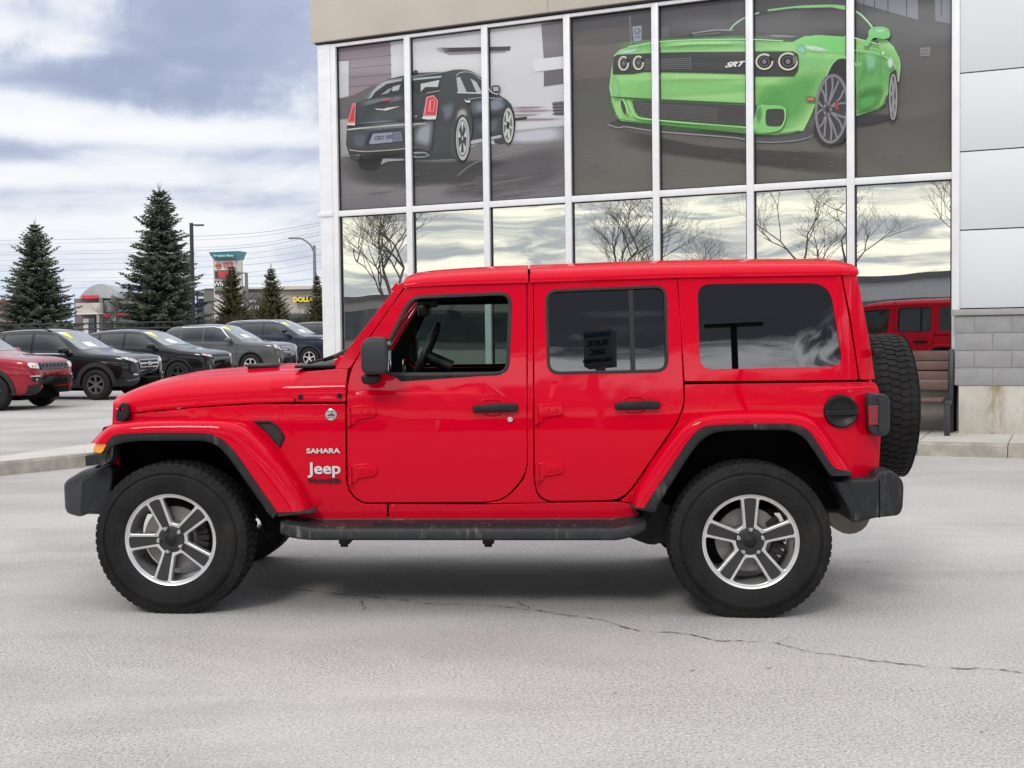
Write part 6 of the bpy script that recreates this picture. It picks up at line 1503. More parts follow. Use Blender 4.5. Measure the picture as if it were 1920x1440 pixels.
# grey crossover, oval barred grille
sD = SUV(L=4.78, W=1.93, H=1.74, wb=2.85, fo=.97, paint=GRY_P, hood_e=1.05, belt=1.10, xc=1.05, xrf=.12, xrr=-1.6, xt=-2.1, bp=-.32, dp=-1.2, wr=.37, windows=win3(1.10, 1.61, 1.05, .28, -.34, -1.2, -1.95), arch=.42, clad=.03, cladmat=GRB, spokes=5, spw=.16, chrome=[[(.80, 1.12), (.27, 1.60), (.0, 1.655), (-1.2, 1.64), (-1.2, 1.62), (.0, 1.635), (.25, 1.575), (.76, 1.12)]], emblem=('F', .86), face=[
    ('grille_frame', CHR, [[(-.40, .96), (.40, .96), (.56, .86), (.48, .70), (.38, .66), (-.38, .66), (-.48, .70), (-.56, .86)]], .012, False), ('grille', GRB, [[(-.39, .94), (.39, .94), (.53, .86), (.46, .715), (.37, .68), (-.37, .68), (-.46, .715), (-.53, .86)]], .018, False)] +
    [('grille_bar', CHR, [bar(w, z - .010, z + .010)], .026, False) for w, z in ((.50, .90), (.51, .85), (.48, .80), (.44, .75), (.40, .71))] + [
    ('headlight', HLM, [[(.54, .86), (.60, .88), (.86, 1.02), (.90, 1.0), (.90, .92), (.60, .84)]], .012, True), ('indicator', ORG, [[(.84, .91), (.91, .93), (.91, 1.02), (.86, 1.02)]], .018, True), ('fog_surround', GRB, [[(.56, .44), (.80, .46), (.82, .62), (.70, .60)]], .012, True), ('fog_lamp', FOG, [[(.76, .45), (.81, .46), (.81, .60), (.78, .58)]], .022, True),
    ('lower_intake', GRB, [[(-.50, .40), (.50, .40), (.46, .56), (-.46, .56)]], .012, False), ('lower_trim', CHR, [bar(.60, .355, .385)], .02, False), ('plate', PLT, [bar(.155, .47, .60)], .035, False)])
# navy tall suv
sE = SUV(L=5.03, W=1.98, H=1.78, wb=2.98, fo=.92, paint=NAV_P, hood_e=1.12, belt=1.14, xc=1.15, xrf=.25, xrr=-1.9, xt=-2.3, bp=-.25, dp=-1.25, wr=.38, windows=win3(1.14, 1.65, 1.15, .42, -.27, -1.25, -2.2), rails=CHR, arch=.43, clad=.05, face=[
    ('grille', CHR, [[(-.58, .80), (.58, .80), (.60, 1.04), (-.60, 1.04)]], .012, False), ('grille_gap', GRB, [bar(.56, .83, .86)], .022, False), ('grille_gap', GRB, [bar(.57, .885, .915)], .022, False), ('grille_gap', GRB, [bar(.57, .94, .97)], .022, False),
    ('headlight', HLM, [[(.60, .84), (.88, .86), (.90, 1.02), (.60, 1.03)]], .014, True), ('indicator', ORG, [[(.84, .88), (.91, .89), (.91, .96), (.85, .96)]], .020, True), ('lower_intake', GRB, [bar(.6, .40, .62)], .012, False), ('fog_lamp', FOG, [bar(.06, .46, .52)], .02, False), ('side_intake', GRB, [[(.62, .42), (.84, .44), (.84, .62), (.62, .62)]], .012, True), ('fog_lamp', FOG, [[(.66, .50), (.80, .51), (.80, .55), (.66, .55)]], .022, True), ('plate', PLT, [bar(.155, .52, .66)], .035, False)])
sF = dict(sD); sF.update(paint=paint('charcoal_paint', (.035, .036, .038), .3, .03, .35), face=[f_ for f_ in sD['face'] if f_[0] in ('headlight', 'lower_intake', 'grille', 'indicator')], emblem=None, chrome=None, tags=True)
HD = radians(-18.5); HV = Vector((cos(HD), sin(HD), 0)); HL_ = Vector((-HV.y, HV.x, 0))
def place(spec, px, py, label, hd=HD, sc=1.0, near=True):
    c = make_car(spec); g = ground_at(px, py); hv = Vector((cos(hd), sin(hd), 0)); hl_ = Vector((-hv.y, hv.x, 0))
    xf_ = spec['L'] / 2 - spec['fo']; c.location = g - hv * (xf_ * sc) + hl_ * ((spec['W'] / 2) * sc); c.location.z = 0; c.rotation_euler = (0, 0, hd); c.scale = (sc,) * 3
    tag(c, label, 'car', 'cars parked in a row along the far side of the lot'); return c
place(sA, -13, 771, 'dark red crossover with seven-slot grille, cut by the left edge of the photo')
place(sB, 180, 750.5, 'black crossover with wide barred chrome grille and six-spoke wheels, beside the dark red one')
place(sC, 334, 727, 'low black crossover with slim headlights parked between the six-spoke black one and the grey one', hd=HD - .03)
place(sD, 470, 706, 'grey crossover with oval barred chrome grille and chrome window line', hd=HD - .04)
place(sE, 580, 691, 'navy blue tall car with chrome grille, half hidden by the corner post', hd=HD - .05, sc=1.06)
place(sF, 672, 684, 'charcoal car at the far end, only its roof and mirror showing beside the corner post', hd=HD - .05, sc=1.05)
# ================================================================== conifers
def folmat(name, dark, light):
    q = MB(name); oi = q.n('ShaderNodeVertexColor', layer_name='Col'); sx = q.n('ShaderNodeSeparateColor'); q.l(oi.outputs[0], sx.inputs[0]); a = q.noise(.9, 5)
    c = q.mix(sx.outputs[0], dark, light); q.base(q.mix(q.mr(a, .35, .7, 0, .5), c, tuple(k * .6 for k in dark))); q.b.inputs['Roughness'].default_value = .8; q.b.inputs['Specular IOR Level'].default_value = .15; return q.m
NEED = folmat('spruce_needles', (.030, .044, .036), (.17, .20, .14)); NEED2 = folmat('cedar_foliage', (.040, .046, .022), (.20, .19, .09))
BARK = simple('bark', (.07, .055, .045), .9, var=.3, vs=8, bump=.4)
TWIG = simple('bare_twigs', (.085, .070, .064), .9, var=.3)
def spruce(name, loc, h, rad, label, group, mat=NEED, seed=1, wh=26, nb=11, dens=1.0, droop=.25, brn=.0):
    rn = random.Random(seed); root = empty(name, loc); tag(root, label, 'tree', group)
    b_ = bmesh.new(); tube(b_, [(0, 0, 0), (.02 * h / 8, 0, h * .5), (0, 0, h * .985)], [.022 * h, .012 * h, .003], 8); fin(b_, 'trunk', BARK, root)
    b_ = bmesh.new(); cl = b_.loops.layers.float_color.new('Col')
    def blade(p, d, l_, w_, col):
        s = d.cross(Vector((rn.uniform(-1, 1), rn.uniform(-1, 1), rn.uniform(-1, 1)))); 
        if s.length < 1e-3: return
        s = s.normalized() * w_; a = b_.verts.new(p - s); c = b_.verts.new(p + s); e_ = b_.verts.new(p + d * l_ + s * .25); f_ = b_.verts.new(p + d * l_ - s * .25)
        q = b_.faces.new((a, c, e_, f_))
        for lp in q.loops: lp[cl] = (col, col, col, 1)
    for i in range(wh):
        t = (i + rn.uniform(-.3, .3)) / wh; t = min(max(t, 0), .995); z = h * (.05 + .94 * t); R = rad * (1 - t) ** .82 * (.93 + .12 * sin(i * 2.4)) + .02 * h * .5
        k_ = max(int(nb * (1 - t * .45)), 5); a0 = rn.uniform(0, 6.28)
        for j in range(k_):
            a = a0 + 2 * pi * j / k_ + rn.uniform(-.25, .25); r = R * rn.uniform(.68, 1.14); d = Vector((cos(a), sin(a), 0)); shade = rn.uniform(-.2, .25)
            up = .30 if t > .75 else -droop * (1 - t); n_ = max(int(r / (.16 * h / 8) * dens), 3); side = Vector((-d.y, d.x, 0))
            for m_ in range(n_ + 1):
                u_ = m_ / n_; p = d * r * u_ + Vector((0, 0, z + r * (up * u_ + .22 * u_ * u_))); wd = r * .34 * (1 - u_) + .07 * h / 8
                for s in (-1, 1):
                    for _ in range(2):
                        q = p + side * s * wd * rn.uniform(.05, .5) + Vector((0, 0, rn.uniform(-.05, .03))) * h / 8
                        dd = (side * s * rn.uniform(.5, 1) + d * rn.uniform(.4, 1) + Vector((0, 0, rn.uniform(-.5, .25)))).normalized()
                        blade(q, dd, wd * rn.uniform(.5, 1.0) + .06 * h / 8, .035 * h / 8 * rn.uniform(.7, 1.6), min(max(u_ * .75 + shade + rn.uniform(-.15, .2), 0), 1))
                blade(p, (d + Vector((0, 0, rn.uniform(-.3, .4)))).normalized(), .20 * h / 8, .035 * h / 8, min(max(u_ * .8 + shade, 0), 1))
    for k in range(10): blade(Vector((0, 0, h * (.94 + .006 * k))), Vector((rn.uniform(-.3, .3), rn.uniform(-.3, .3), 1)).normalized(), .05 * h, .015, .5)
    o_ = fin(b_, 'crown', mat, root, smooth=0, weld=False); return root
def base_at(px, py, d, z=0.0):     # foot of something whose axis passes pixel px at depth d, on the ground
    p = at_depth(px, py, d); return Vector((p.x, p.y, z))
def top_z(px, py, d): return at_depth(px, py, d).z
def conifer(name, px, ptop, d, rad_px, label, group, **k):
    h = top_z(px, ptop, d); spruce(name, base_at(px, 600, d), h, rad_px / FPX * d, label, group, **k)
G1 = 'spruces and cedars behind the parked cars'
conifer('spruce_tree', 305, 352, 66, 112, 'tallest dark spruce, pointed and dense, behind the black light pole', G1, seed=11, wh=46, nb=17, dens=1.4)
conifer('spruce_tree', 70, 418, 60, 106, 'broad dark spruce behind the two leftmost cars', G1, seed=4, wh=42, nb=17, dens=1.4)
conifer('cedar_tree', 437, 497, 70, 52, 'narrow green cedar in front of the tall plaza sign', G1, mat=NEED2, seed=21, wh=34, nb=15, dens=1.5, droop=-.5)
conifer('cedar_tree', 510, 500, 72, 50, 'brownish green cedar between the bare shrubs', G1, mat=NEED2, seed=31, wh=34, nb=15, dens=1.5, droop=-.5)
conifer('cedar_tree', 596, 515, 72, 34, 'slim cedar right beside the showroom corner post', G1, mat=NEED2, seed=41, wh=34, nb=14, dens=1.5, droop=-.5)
# ================================================================== bare trees
def bare_bm(h, seed, levels=6, spread=.55, r0=None, lean=0):
    rn = random.Random(seed); b_ = bmesh.new(); r0 = r0 or h * .022
    def grow(p, d, l_, r, lv):
        n_ = 3; pts = [p]; q = p.copy(); dd = d.copy()
        for i in range(n_):
            dd = (dd + Vector((rn.uniform(-.16, .16), rn.uniform(-.16, .16), rn.uniform(-.08, .14)))).normalized(); q = q + dd * l_ / n_; pts.append(q.copy())
        tube(b_, pts, [r, r * .9, r * .8, r * .66], 5 if lv > 2 else 3, cap=False)
        if lv == 0: return
        for k in range(rn.choice((2, 3, 3)) if lv > 1 else rn.choice((2, 3))):
            a = rn.uniform(0, 6.28); s = Vector((cos(a), sin(a), rn.uniform(-.1, .5))); nd = (dd * (1 - spread * .55) + s * spread * rn.uniform(.7, 1.3)).normalized()
            grow(pts[rn.choice((2, 3, 3))], nd, l_ * rn.uniform(.62, .86), r * rn.uniform(.5, .68), lv - 1)
    grow(Vector((0, 0, 0)), Vector((lean, 0, 1)).normalized(), h * .27, r0, levels); return b_
_bm_cache = {}
TWIG2 = simple('pale_branches', (.20, .175, .155), .9, var=.2)
def bare(loc, h, seed, label, group, levels=6, spread=.55, rz=0, thin=1.0):
    key = (seed, levels, spread)
    r = empty('bare_tree', loc, rz); tag(r, label, 'tree', group)
    if key not in _bm_cache: _bm_cache[key] = fin(bare_bm(1.0, seed, levels, spread, .022 * thin), 'branches', TWIG2 if seed > 50 else TWIG, r, smooth=80, weld=False).data
    else: o_ = bpy.data.objects.new('branches', _bm_cache[key]); COL.objects.link(o_); o_.parent = r
    r.scale = (h,) * 3; return r
G2 = 'leafless trees and shrubs across the street'
for px, ptop, d, sd, lb in ((195, 520, 80, 1, 'leafless tree over the arched restaurant roof'), (12, 500, 85, 2, 'leafless tree at the far left edge'), (478, 515, 74, 3, 'leafless shrub between the green and the brownish cedar'), (470, 530, 78, 8, 'leafless shrub behind the green cedar'), (555, 545, 74, 5, 'leafless shrub under the yellow store letters'), (575, 560, 73, 6, 'low leafless shrub beside the slim cedar'), (380, 570, 76, 7, 'low leafless shrub left of the grey box building')):
    bare(base_at(px, 600, d), top_z(px, ptop, d), sd, lb, G2, levels=6, spread=.6, thin=1.1)
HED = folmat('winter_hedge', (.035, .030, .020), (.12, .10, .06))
def hedge(px0, px1, ptop, d, label, seed):
    rn = random.Random(seed); b_ = bmesh.new(); cl = b_.loops.layers.float_color.new('Col'); A = base_at(px0, 600, d); B_ = base_at(px1, 600, d); h = top_z((px0 + px1) / 2, ptop, d); o_ = (A + B_) / 2
    for k in range(5200):
        p = A.lerp(B_, rn.random()) - o_ + Vector((0, rn.uniform(-.9, .9), 0)); hh = h * (.75 + .3 * noise.noise(Vector((p.x * .6, 0, seed)))); p.z = hh * rn.random() ** .7
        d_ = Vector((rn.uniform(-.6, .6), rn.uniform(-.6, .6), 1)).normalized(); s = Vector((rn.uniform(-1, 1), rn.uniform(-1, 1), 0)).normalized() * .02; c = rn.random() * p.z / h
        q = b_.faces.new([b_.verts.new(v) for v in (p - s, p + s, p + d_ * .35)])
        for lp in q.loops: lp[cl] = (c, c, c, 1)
    ob = fin(b_, 'hedge', HED, smooth=0, weld=False); ob.location = o_; tag(ob, label, 'hedge')
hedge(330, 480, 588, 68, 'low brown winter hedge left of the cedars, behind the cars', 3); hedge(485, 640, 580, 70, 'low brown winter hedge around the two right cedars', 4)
# ================================================================== fence
def fence():
    d = 54; A = base_at(-60, 600, d); B_ = base_at(345, 600, d); r = empty('metal_fence', A); tag(r, 'black metal rail fence running behind the parked cars', 'fence'); V_ = (B_ - A); L_ = V_.length; u_ = V_.normalized(); zt = top_z(140, 607, d)
    FM = simple('fence_black', (.02, .02, .024), .5)
    for z in (zt, zt - .22, .25):
        b_ = bmesh.new(); tube(b_, [(0, 0, z), tuple(Vector((0, 0, z)) + V_)], .035, 6); fin(b_, 'rail', FM, r)
    n_ = int(L_ / 2.4)
    for i in range(n_ + 1):
        b_ = bmesh.new(); p = u_ * (L_ * i / n_); tube(b_, [tuple(p), tuple(p + Vector((0, 0, zt + .10)))], .045, 6); fin(b_, 'post', FM, r)
    b_ = bmesh.new()
    for i in range(int(L_ / .14)): p = u_ * (.14 * i); tube(b_, [tuple(p + Vector((0, 0, .25))), tuple(p + Vector((0, 0, zt)))], .009, 4, cap=False)
    fin(b_, 'pickets', FM, r)
fence()
# ================================================================== lamps
STL = simple('lamp_post_black', (.018, .018, .020), .5); GAL = simple('galvanised_steel', (.20, .20, .21), .5, .4)
def lot_light(px, ptop, d, armr=1.0):
    b = base_at(px, 600, d); h = top_z(px, ptop, d); r = empty('light_pole', b); tag(r, 'tall black light pole with one flat lamp head, right of the tallest spruce', 'light pole')
    b_ = bmesh.new(); box(b_, (-.065, -.065, 0), (.065, .065, h), .01); fin(b_, 'pole', STL, r)
    b_ = bmesh.new(); box(b_, (.06, -.03, h - .10), (.2, .03, h - .05)); fin(b_, 'arm', STL, r)
    b_ = bmesh.new(); vs = box(b_, (.14, -.12, h - .11), (.46, .12, h - .06), .01); fin(b_, 'lamp_head', STL, r)
    for z in (.60, .57): 
        b_ = bmesh.new(); box(b_, (-.09, -.09, h * z), (.09, .09, h * z + .05)); fin(b_, 'band', GAL, r)
lot_light(363, 418, 50)
def cobra(px, ptop, d):
    b = base_at(px, 600, d); h = top_z(px, ptop, d); r = empty('street_lamp', b); tag(r, 'grey street lamp with a long curved arm left of the corner post', 'street lamp'); k = d / FPX
    b_ = bmesh.new(); tube(b_, [(0, 0, 0), (0, 0, h)], [.16, .09], 10); fin(b_, 'pole', GAL, r)
    b_ = bmesh.new(); pts = [(0, 0, h - .5), (-8 * k, 0, h + 2 * k), (-22 * k, 0, h + 12 * k), (-30 * k, 0, h + 14 * k), (-40 * k, 0, h + 14 * k)]; tube(b_, [tuple(v) for v in spline(pts, 16)], .06, 6); fin(b_, 'arm', GAL, r)
    b_ = bmesh.new(); vs = box(b_, (-48 * k, -.18, h + 12.5 * k), (-39 * k, .18, h + 15.5 * k), .03); fin(b_, 'lamp_head', GAL, r)
cobra(592, 460, 88)
# ================================================================== plaza sign
def depthbox(b_, px0, px1, py0, py1, d, th, o, mi=0, bev=0):
    """box whose front face spans those photo pixels at depth d, relative to origin o"""
    a = at_depth(px0, py1, d) - o; b = at_depth(px1, py0, d) - o
    return box(b_, (min(a.x, b.x), a.y, min(a.z, b.z)), (max(a.x, b.x), a.y + th, max(a.z, b.z)), bev, mi)
TEAL = simple('teal_panel', (.09, .27, .29), .5, var=.1); TEALD = simple('teal_letters_back', (.05, .20, .23), .5); SGW = simple('sign_white', (.72, .70, .68), .5, var=.05); SGR = simple('sign_red', (.52, .05, .07), .5, var=.15); SGD = simple('sign_dark', (.05, .05, .052), .5); SGG = simple('sign_green', (.25, .42, .08), .5); SCON = simple('sign_cement', (.50, .48, .45), .8, var=.1)
LTE = simple('pale_teal', (.40, .62, .62), .5)
def dtext(s, px, py, d, hpx, o, mat, nm, parent, th=.05, out=.05, **k):
    b_ = text_bm(s, hpx / FPX * d, th, **k); p = at_depth(px, py, d) - o; b_.transform(Matrix.Translation(p + Vector((0, -out, 0)))); return fin(b_, nm, mat, parent)
def pylon():
    d = 98; o = base_at(424, 600, d); r = empty('plaza_sign', o, 0); tag(r, 'tall plaza sign with flared teal top and stacked panels reading DRIVE THRU', 'sign'); th = 1.2
    b_ = bmesh.new(); p0 = at_depth(402, 600, d) - o; p1 = at_depth(443, 488, d) - o; box(b_, (p0.x, .06, 0), (p1.x + .35, th, p1.z)); fin(b_, 'body', SCON, r)
    b_ = bmesh.new(); q = [at_depth(a, b, d) - o for a, b in ((401, 488), (443, 487), (449, 471), (392, 473.5))]; t_ = [Vector((v.x + (.4 if i in (1, 2) else -.0), v.y + th + (.3 if i > 1 else 0), v.z)) for i, v in enumerate(q)]
    q[2].y -= .3; q[3].y -= .3
    vs = [b_.verts.new(v) for v in q + t_]; 
    for f_ in ((0, 1, 2, 3), (7, 6, 5, 4), (1, 5, 6, 2), (4, 0, 3, 7), (3, 2, 6, 7), (4, 5, 1, 0)): b_.faces.new([vs[i] for i in f_])
    bmesh.ops.recalc_face_normals(b_, faces=b_.faces); tp = fin(b_, 'flared_top', TEAL, r, smooth=0)
    b_ = bmesh.new(); depthbox(b_, 399, 439, 474.5, 484, d - .42, .1, o); fin(b_, 'name_board', TEALD, tp)
    dtext('Meadow Plaza', 419, 479.5, d - .5, 5.2, o, LTE, 'name_letters', tp, sx=1.25, bold=.01)
    for nm, a, b, c, e_, mat in (('panel', 403, 440, 488.5, 506.5, SGW), ('panel', 403, 440, 508, 522, SGD), ('panel', 403, 440, 526, 541, SGD), ('panel', 403, 440, 544, 551, SGD)):
        b_ = bmesh.new(); depthbox(b_, a, b, c, e_, d - .02, .1, o); fin(b_, nm, mat, r)
    b_ = bmesh.new(); depthbox(b_, 409, 440, 508.5, 521, d - .1, .08, o); fin(b_, 'red_panel', SGR, r)
    b_ = bmesh.new(); depthbox(b_, 404, 440, 538, 541, d - .1, .08, o); fin(b_, 'green_strip', SGG, r)
    dtext('DRIVE', 427.5, 494, d - .1, 7.2, o, SGR, 'letters', r, bold=.006); dtext('THRU', 427.5, 501, d - .1, 7.2, o, SGR, 'letters', r, bold=.006); dtext('Wh', 409.5, 533, d - .1, 12, o, SGW, 'letters', r, bold=.008)
    b_ = lathe([(0, -.05), (.22, -.05), (.24, 0)], 24); p = at_depth(409.5, 498, d) - o; b_.transform(Matrix.Translation(p + Vector((0, -.06, 0))) @ Matrix.Diagonal((.95, 1, 1.05, 1))); lg = fin(b_, 'burger_logo', simple('logo_blue_rim', (.25, .27, .33), .5), r)
    b_ = bmesh.new()
    for zc_, hh, sgn in ((.08, .10, 1), (-.09, .07, -1)):
        pts = [(.19 * cos(t), zc_ + sgn * hh * sin(t)) for t in [pi * k / 12 for k in range(13)]]; merge(b_, slab([pts], .03, 0), None, Matrix.Translation(p + Vector((0, -.14, 0))))
    fin(b_, 'bun', simple('bun_orange', (.72, .25, .06), .5), lg)
    b_ = bmesh.new(); box(b_, tuple(p + Vector((-.19, -.16, -.075))), tuple(p + Vector((.19, -.12, .065)))); fin(b_, 'logo_band', SGR, lg)
    b_ = bmesh.new(); kx = d / FPX; P = at_depth(446, 512, d) - o; tube(b_, [tuple(P), tuple(P + Vector((15 * kx, .3, 0))), tuple(P + Vector((15 * kx, .3, -P.z)))], .12, 6); fin(b_, 'side_frame', GAL, r)
pylon()
# ================================================================== buildings beyond the street
BEI = simple('beige_store_wall', (.44, .41, .37), .85, var=.1, vs=.4); BEI2 = simple('beige_cornice', (.52, .49, .44), .8, var=.08, vs=.5); DGR = simple('dark_grey_box', (.16, .165, .16), .8, var=.1, vs=.3); GLR = simple('arched_grey_roof', (.40, .42, .44), .35, .2, var=.2, vs=.6)
RWL = simple('taupe_wall', (.17, .15, .15), .8, var=.15, vs=.5); RB = simple('red_band', (.62, .04, .07), .5); BWN = simple('store_window', (.10, .12, .13), .1, coat=1, var=.5, vs=.8)
def restaurant():
    d = 105; o = base_at(190, 600, d); r = empty('restaurant', o); tag(r, 'small restaurant with arched grey roof and red bands between the two big spruces', 'building')
    def P(nm, a, b, c, e_, mat, dd=0, th=6, parent=None):
        b_ = bmesh.new(); depthbox(b_, a, b, c, e_, d + dd, th, o); return fin(b_, nm, mat, parent or r, smooth=0)
    P('wall', 141, 246, 558, 640, RWL, .3, 9)
    b_ = bmesh.new(); pts = [at_depth(148 + 82 * k / 16, 559 - 27 * sin(pi * (k / 16)) ** .8, d) - o for k in range(17)]; grid([pts, [v + Vector((0, 9, 0)) for v in pts]], b_); 
    v0 = [b_.verts.new(v) for v in pts]; b_.faces.new(v0); bmesh.ops.recalc_face_normals(b_, faces=b_.faces); fin(b_, 'arched_roof', GLR, r)
    P('red_band', 153, 183, 553.5, 560, RB, -.2, .6); P('canopy', 142, 187, 567.5, 588.5, simple('awning_beige', (.50, .46, .42), .8, var=.12, vs=.8), -1.4, 2); P('canopy_edge', 142, 190, 587, 589.5, SGW, -1.6, 2.1)
    P('pillar', 187, 192, 558, 625, RWL, -.3, 1); P('pillar', 209, 216, 556, 625, DGR, -.3, 1); P('window', 193, 208, 563, 586, BWN, -.05, .2); P('window', 217, 245, 565, 586, BWN, -.05, .2); P('red_band', 192, 209, 587.5, 595, RB, -.2, .5); P('red_band', 216, 246, 587.5, 595, RB, -.2, .5)
    P('window', 193, 209, 596, 625, BWN, -.05, .2); P('window', 217, 246, 596, 625, BWN, -.05, .2); P('door', 168, 177, 597, 628, BWN, -.05, .2); P('door', 157, 166, 597, 628, SGW, -.05, .2); P('pillar', 182, 187, 590, 628, SGW, -.2, .4)
restaurant()
def plaza():
    d = 118; o = base_at(530, 600, d); r = empty('plaza_store', o); tag(r, 'long beige plaza store with yellow DOL letters on a dark sign behind the cedars', 'building')
    def P(nm, a, b, c, e_, mat, dd=0, th=8): b_ = bmesh.new(); depthbox(b_, a, b, c, e_, d + dd, th, o); return fin(b_, nm, mat, r, smooth=0)
    P('wall', 425, 660, 541, 640, BEI, 0, 20); P('wall', 525, 585, 536, 541, BEI2, 0, 3); P('cornice', 425, 525, 538, 543, BEI2, -.5, 3); P('cornice', 525, 586, 535.5, 543, BEI2, -.6, 3); P('cornice_shade_strip', 425, 660, 543, 544.2, simple('cornice_shadow', (.12, .12, .12), .8), -.3, 1); P('lower_roof', 585, 660, 539, 543, BEI2, -.3, 3)  # dark strip under the cornice: its shadow put in as colour
    P('dark_front', 455, 500, 547, 575, DGR, -.2, 1); P('shop_window', 440, 480, 584, 620, BWN, -.1, .5); P('shop_window', 520, 580, 588, 620, BWN, -.1, .5); P('stone_band', 462, 486, 571, 580, SGW, -.4, 1)
    sg = P('sign_board', 555, 594, 555.5, 568, SGD, -.5, .4); dtext('DOLLARAMA', 585.5, 561.5, d - .7, 12.2, o, simple('sign_yellow', (.85, .68, .04), .5, var=0), 'letters', sg, bold=.03, sx=1.0)
    s2 = P('sign_board', 458, 481, 559.5, 570, SGD, -.5, .4); dtext('SPORTS', 468.5, 565, d - .7, 6.5, o, SGW, 'letters', s2, bold=.02, shear=.2)
plaza()
def greybox():
    d = 112; o = base_at(393, 600, d); r = empty('grey_building', o); tag(r, 'plain dark grey box building left of the plaza sign', 'building')
    b_ = bmesh.new(); depthbox(b_, 384, 401, 541.5, 640, d, 5, o); fin(b_, 'wall', DGR, r, smooth=0); b_ = bmesh.new(); depthbox(b_, 383.5, 401.5, 540.5, 542, d - .1, 5.2, o); fin(b_, 'roof_edge', GAL, r, smooth=0)
    b_ = bmesh.new(); depthbox(b_, 370, 384, 548, 640, d + 1, 5, o); fin(b_, 'blue_wall', simple('navy_wall', (.03, .06, .14), .6), r, smooth=0)
    b_ = bmesh.new(); depthbox(b_, 372, 382, 556, 560, d + .8, .3, o); fin(b_, 'white_sign', SGW, r, smooth=0)
greybox()
def leftstore():
    d = 120; o = base_at(0, 600, d); r = empty('brick_store', o); tag(r, 'low brown store at the far left behind the broad spruce', 'building')
    b_ = bmesh.new(); depthbox(b_, -60, 30, 566, 640, d, 8, o); fin(b_, 'wall', simple('brown_wall', (.22, .17, .15), .85, var=.2), r, smooth=0); b_ = bmesh.new(); depthbox(b_, -60, 31, 562, 567, d - .3, 8, o); fin(b_, 'roof_band', simple('rust_band', (.35, .12, .10), .7), r, smooth=0)
leftstore()
def menu_sign():
    d = 72; o = base_at(351, 600, d); r = empty('tenant_sign', o); tag(r, 'grey sign of stacked tenant boards between the tallest spruce and the light pole', 'sign')
    b_ = bmesh.new(); depthbox(b_, 344, 361, 476, 552, d + .1, .4, o); fin(b_, 'frame', SGD, r, smooth=0)
    for a, b, m_ in ((478, 489, DGR), (492, 500, SCON), (503, 511, DGR), (514, 522, SCON), (523, 535, simple('tan_board', (.36, .33, .29), .6)), (539, 549, DGR)):
        q = b_; b_ = bmesh.new(); depthbox(b_, 342 if a == 523 else 344, 361, a, b, d, .3, o); fin(b_, 'board', m_, r, smooth=0)
    for a in (477, 490.5, 501.5, 512.5, 537):
        b_ = bmesh.new(); depthbox(b_, 343, 361.5, a, a + 1.2, d - .05, .3, o); fin(b_, 'strip', SGW, r, smooth=0)
    b_ = bmesh.new(); depthbox(b_, 348, 351, 552, 640, d + .2, .3, o); fin(b_, 'post', SGD, r, smooth=0)
menu_sign()
# ================================================================== overhead wires
WIR = simple('wire_grey', (.42, .44, .48), .6, var=0)
wl_ = [(440, 414.5), (447, 419), (462, 431), (467, 437), (478, 449), (487, 462), (498, 474), (513, 487), (520, 500), (532, 519)]
for i, (ya, yb2) in enumerate(wl_):
    A_ = at_depth(-400, ya + 16, 330); B_ = at_depth(340, ya + 4, 260); C_ = at_depth(620, yb2, 190); D_ = at_depth(900, yb2 - 50, 140); o = Vector((C_.x, C_.y, 0)); b_ = bmesh.new()
    pts = spline([tuple(v - o) for v in (A_, B_, C_, D_)], 24); tube(b_, [tuple(v) for v in pts], .035 if i % 3 else .05, 4, cap=False)
    ob = fin(b_, 'power_line', WIR); ob.location = o; tag(ob, 'thin grey power line crossing the sky left of the showroom', 'power line', 'power lines across the sky')
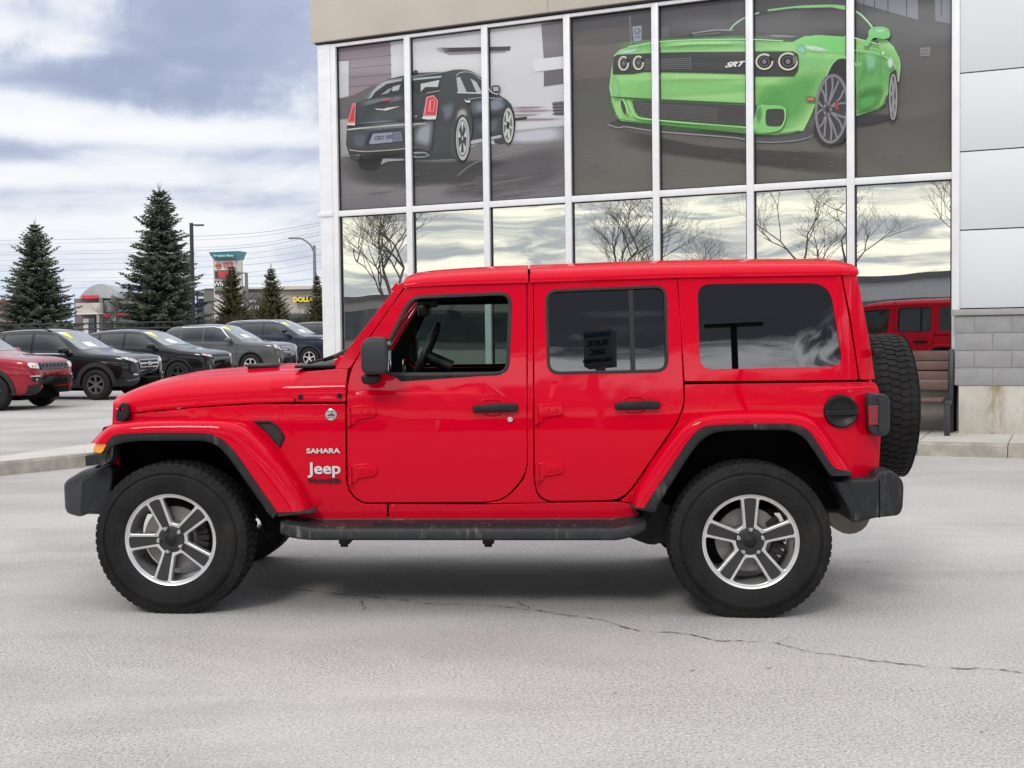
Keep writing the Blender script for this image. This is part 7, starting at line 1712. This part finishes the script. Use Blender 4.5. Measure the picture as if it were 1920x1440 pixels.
# ================================================================== the side of the lot behind the viewer, seen only as reflections
G3 = 'leafless trees mirrored in the showroom glass'
for i, (x, y, h, sd) in enumerate([(-31, -3, 9.5, 51), (-26, -11, 9.0, 52), (-24, -15, 7.0, 54), (-20.5, -18, 8.5, 55), (-14, -19, 9.5, 56), (-10, -24, 9.5, 57), (-36, 3, 8.0, 53)]):
    bare((x, y, 0), h, sd, 'leafless lot tree standing behind the viewer, mirrored in the tall windows', G3, levels=8, spread=.58, rz=i * 1.3, thin=.62)
def far_block(x, y, w_, dp, h, rz, mat, label):
    r = empty('distant_building', (x, y, 0), rz); tag(r, label, 'building'); b_ = bmesh.new(); box(b_, (-w_ / 2, -dp / 2, 0), (w_ / 2, dp / 2, h)); fin(b_, 'wall', mat, r, smooth=0); b_ = bmesh.new(); box(b_, (-w_ / 2 - .2, -dp / 2 - .2, h), (w_ / 2 + .2, dp / 2 + .2, h + .4)); fin(b_, 'roof_edge', DGR, r, smooth=0)
    b_ = bmesh.new(); box(b_, (-w_ / 2 + 2, dp / 2 - .1, .5), (w_ / 2 - 2, dp / 2 + .05, 2.8)); fin(b_, 'window', BWN, r, smooth=0)
far_block(-75, -35, 50, 20, 3.6, radians(-35), BEI, 'long low beige building behind the viewer, mirrored in the windows'); far_block(-34, -62, 40, 16, 4.0, radians(-10), simple('white_store', (.6, .6, .6), .7), 'white low store behind the viewer, mirrored in the rightmost window'); far_block(15, -80, 60, 16, 4.5, radians(5), DGR, 'dark low building behind the viewer')
spruce('spruce_tree', (-40, 5, 0), 6.5, 2.6, 'dark spruce behind the viewer, mirrored in the leftmost lower window', None, seed=77, wh=22, nb=11)
def dealer_sign():
    r = empty('dealer_sign', (-3.6, -60, 0), radians(180) + .25); tag(r, 'boxy pylon sign behind the viewer, mirrored in the rear door glass', 'sign')
    b_ = bmesh.new(); box(b_, (-.22, -.2, 0), (.22, .2, 14.9)); fin(b_, 'post', SCON, r); b_ = bmesh.new(); box(b_, (-.80, -.45, 14.75), (.80, .45, 16.75), .03); bd = fin(b_, 'board', simple('sign_grey', (.26, .27, .30), .5), r)
    for s, z, m_ in (('CHEVROLET', 16.48, simple('sign_blue', (.03, .12, .3), .5)), ('BUICK', 16.0, SGD), ('GMC', 15.5, SGD), ('PRE-OWNED', 15.02, SGD)):
        b_ = text_bm(s, .29 if len(s) > 6 else .42, .04, .01); b_.transform(Matrix.Translation((0, -.48, z))); fin(b_, 'letters', m_, bd)
dealer_sign()
def lot2():
    r = empty('light_pole', (2.6, -22, 0), 0); tag(r, 'black light pole with twin flat heads behind the viewer, mirrored in the rear side glass', 'light pole')
    b_ = bmesh.new(); tube(b_, [(0, 0, 0), (0, 0, 8.1)], .085, 8); fin(b_, 'pole', STL, r); b_ = bmesh.new(); box(b_, (-.75, -.12, 8.08), (.75, .12, 8.14)); fin(b_, 'lamp_head', STL, r)
lot2()
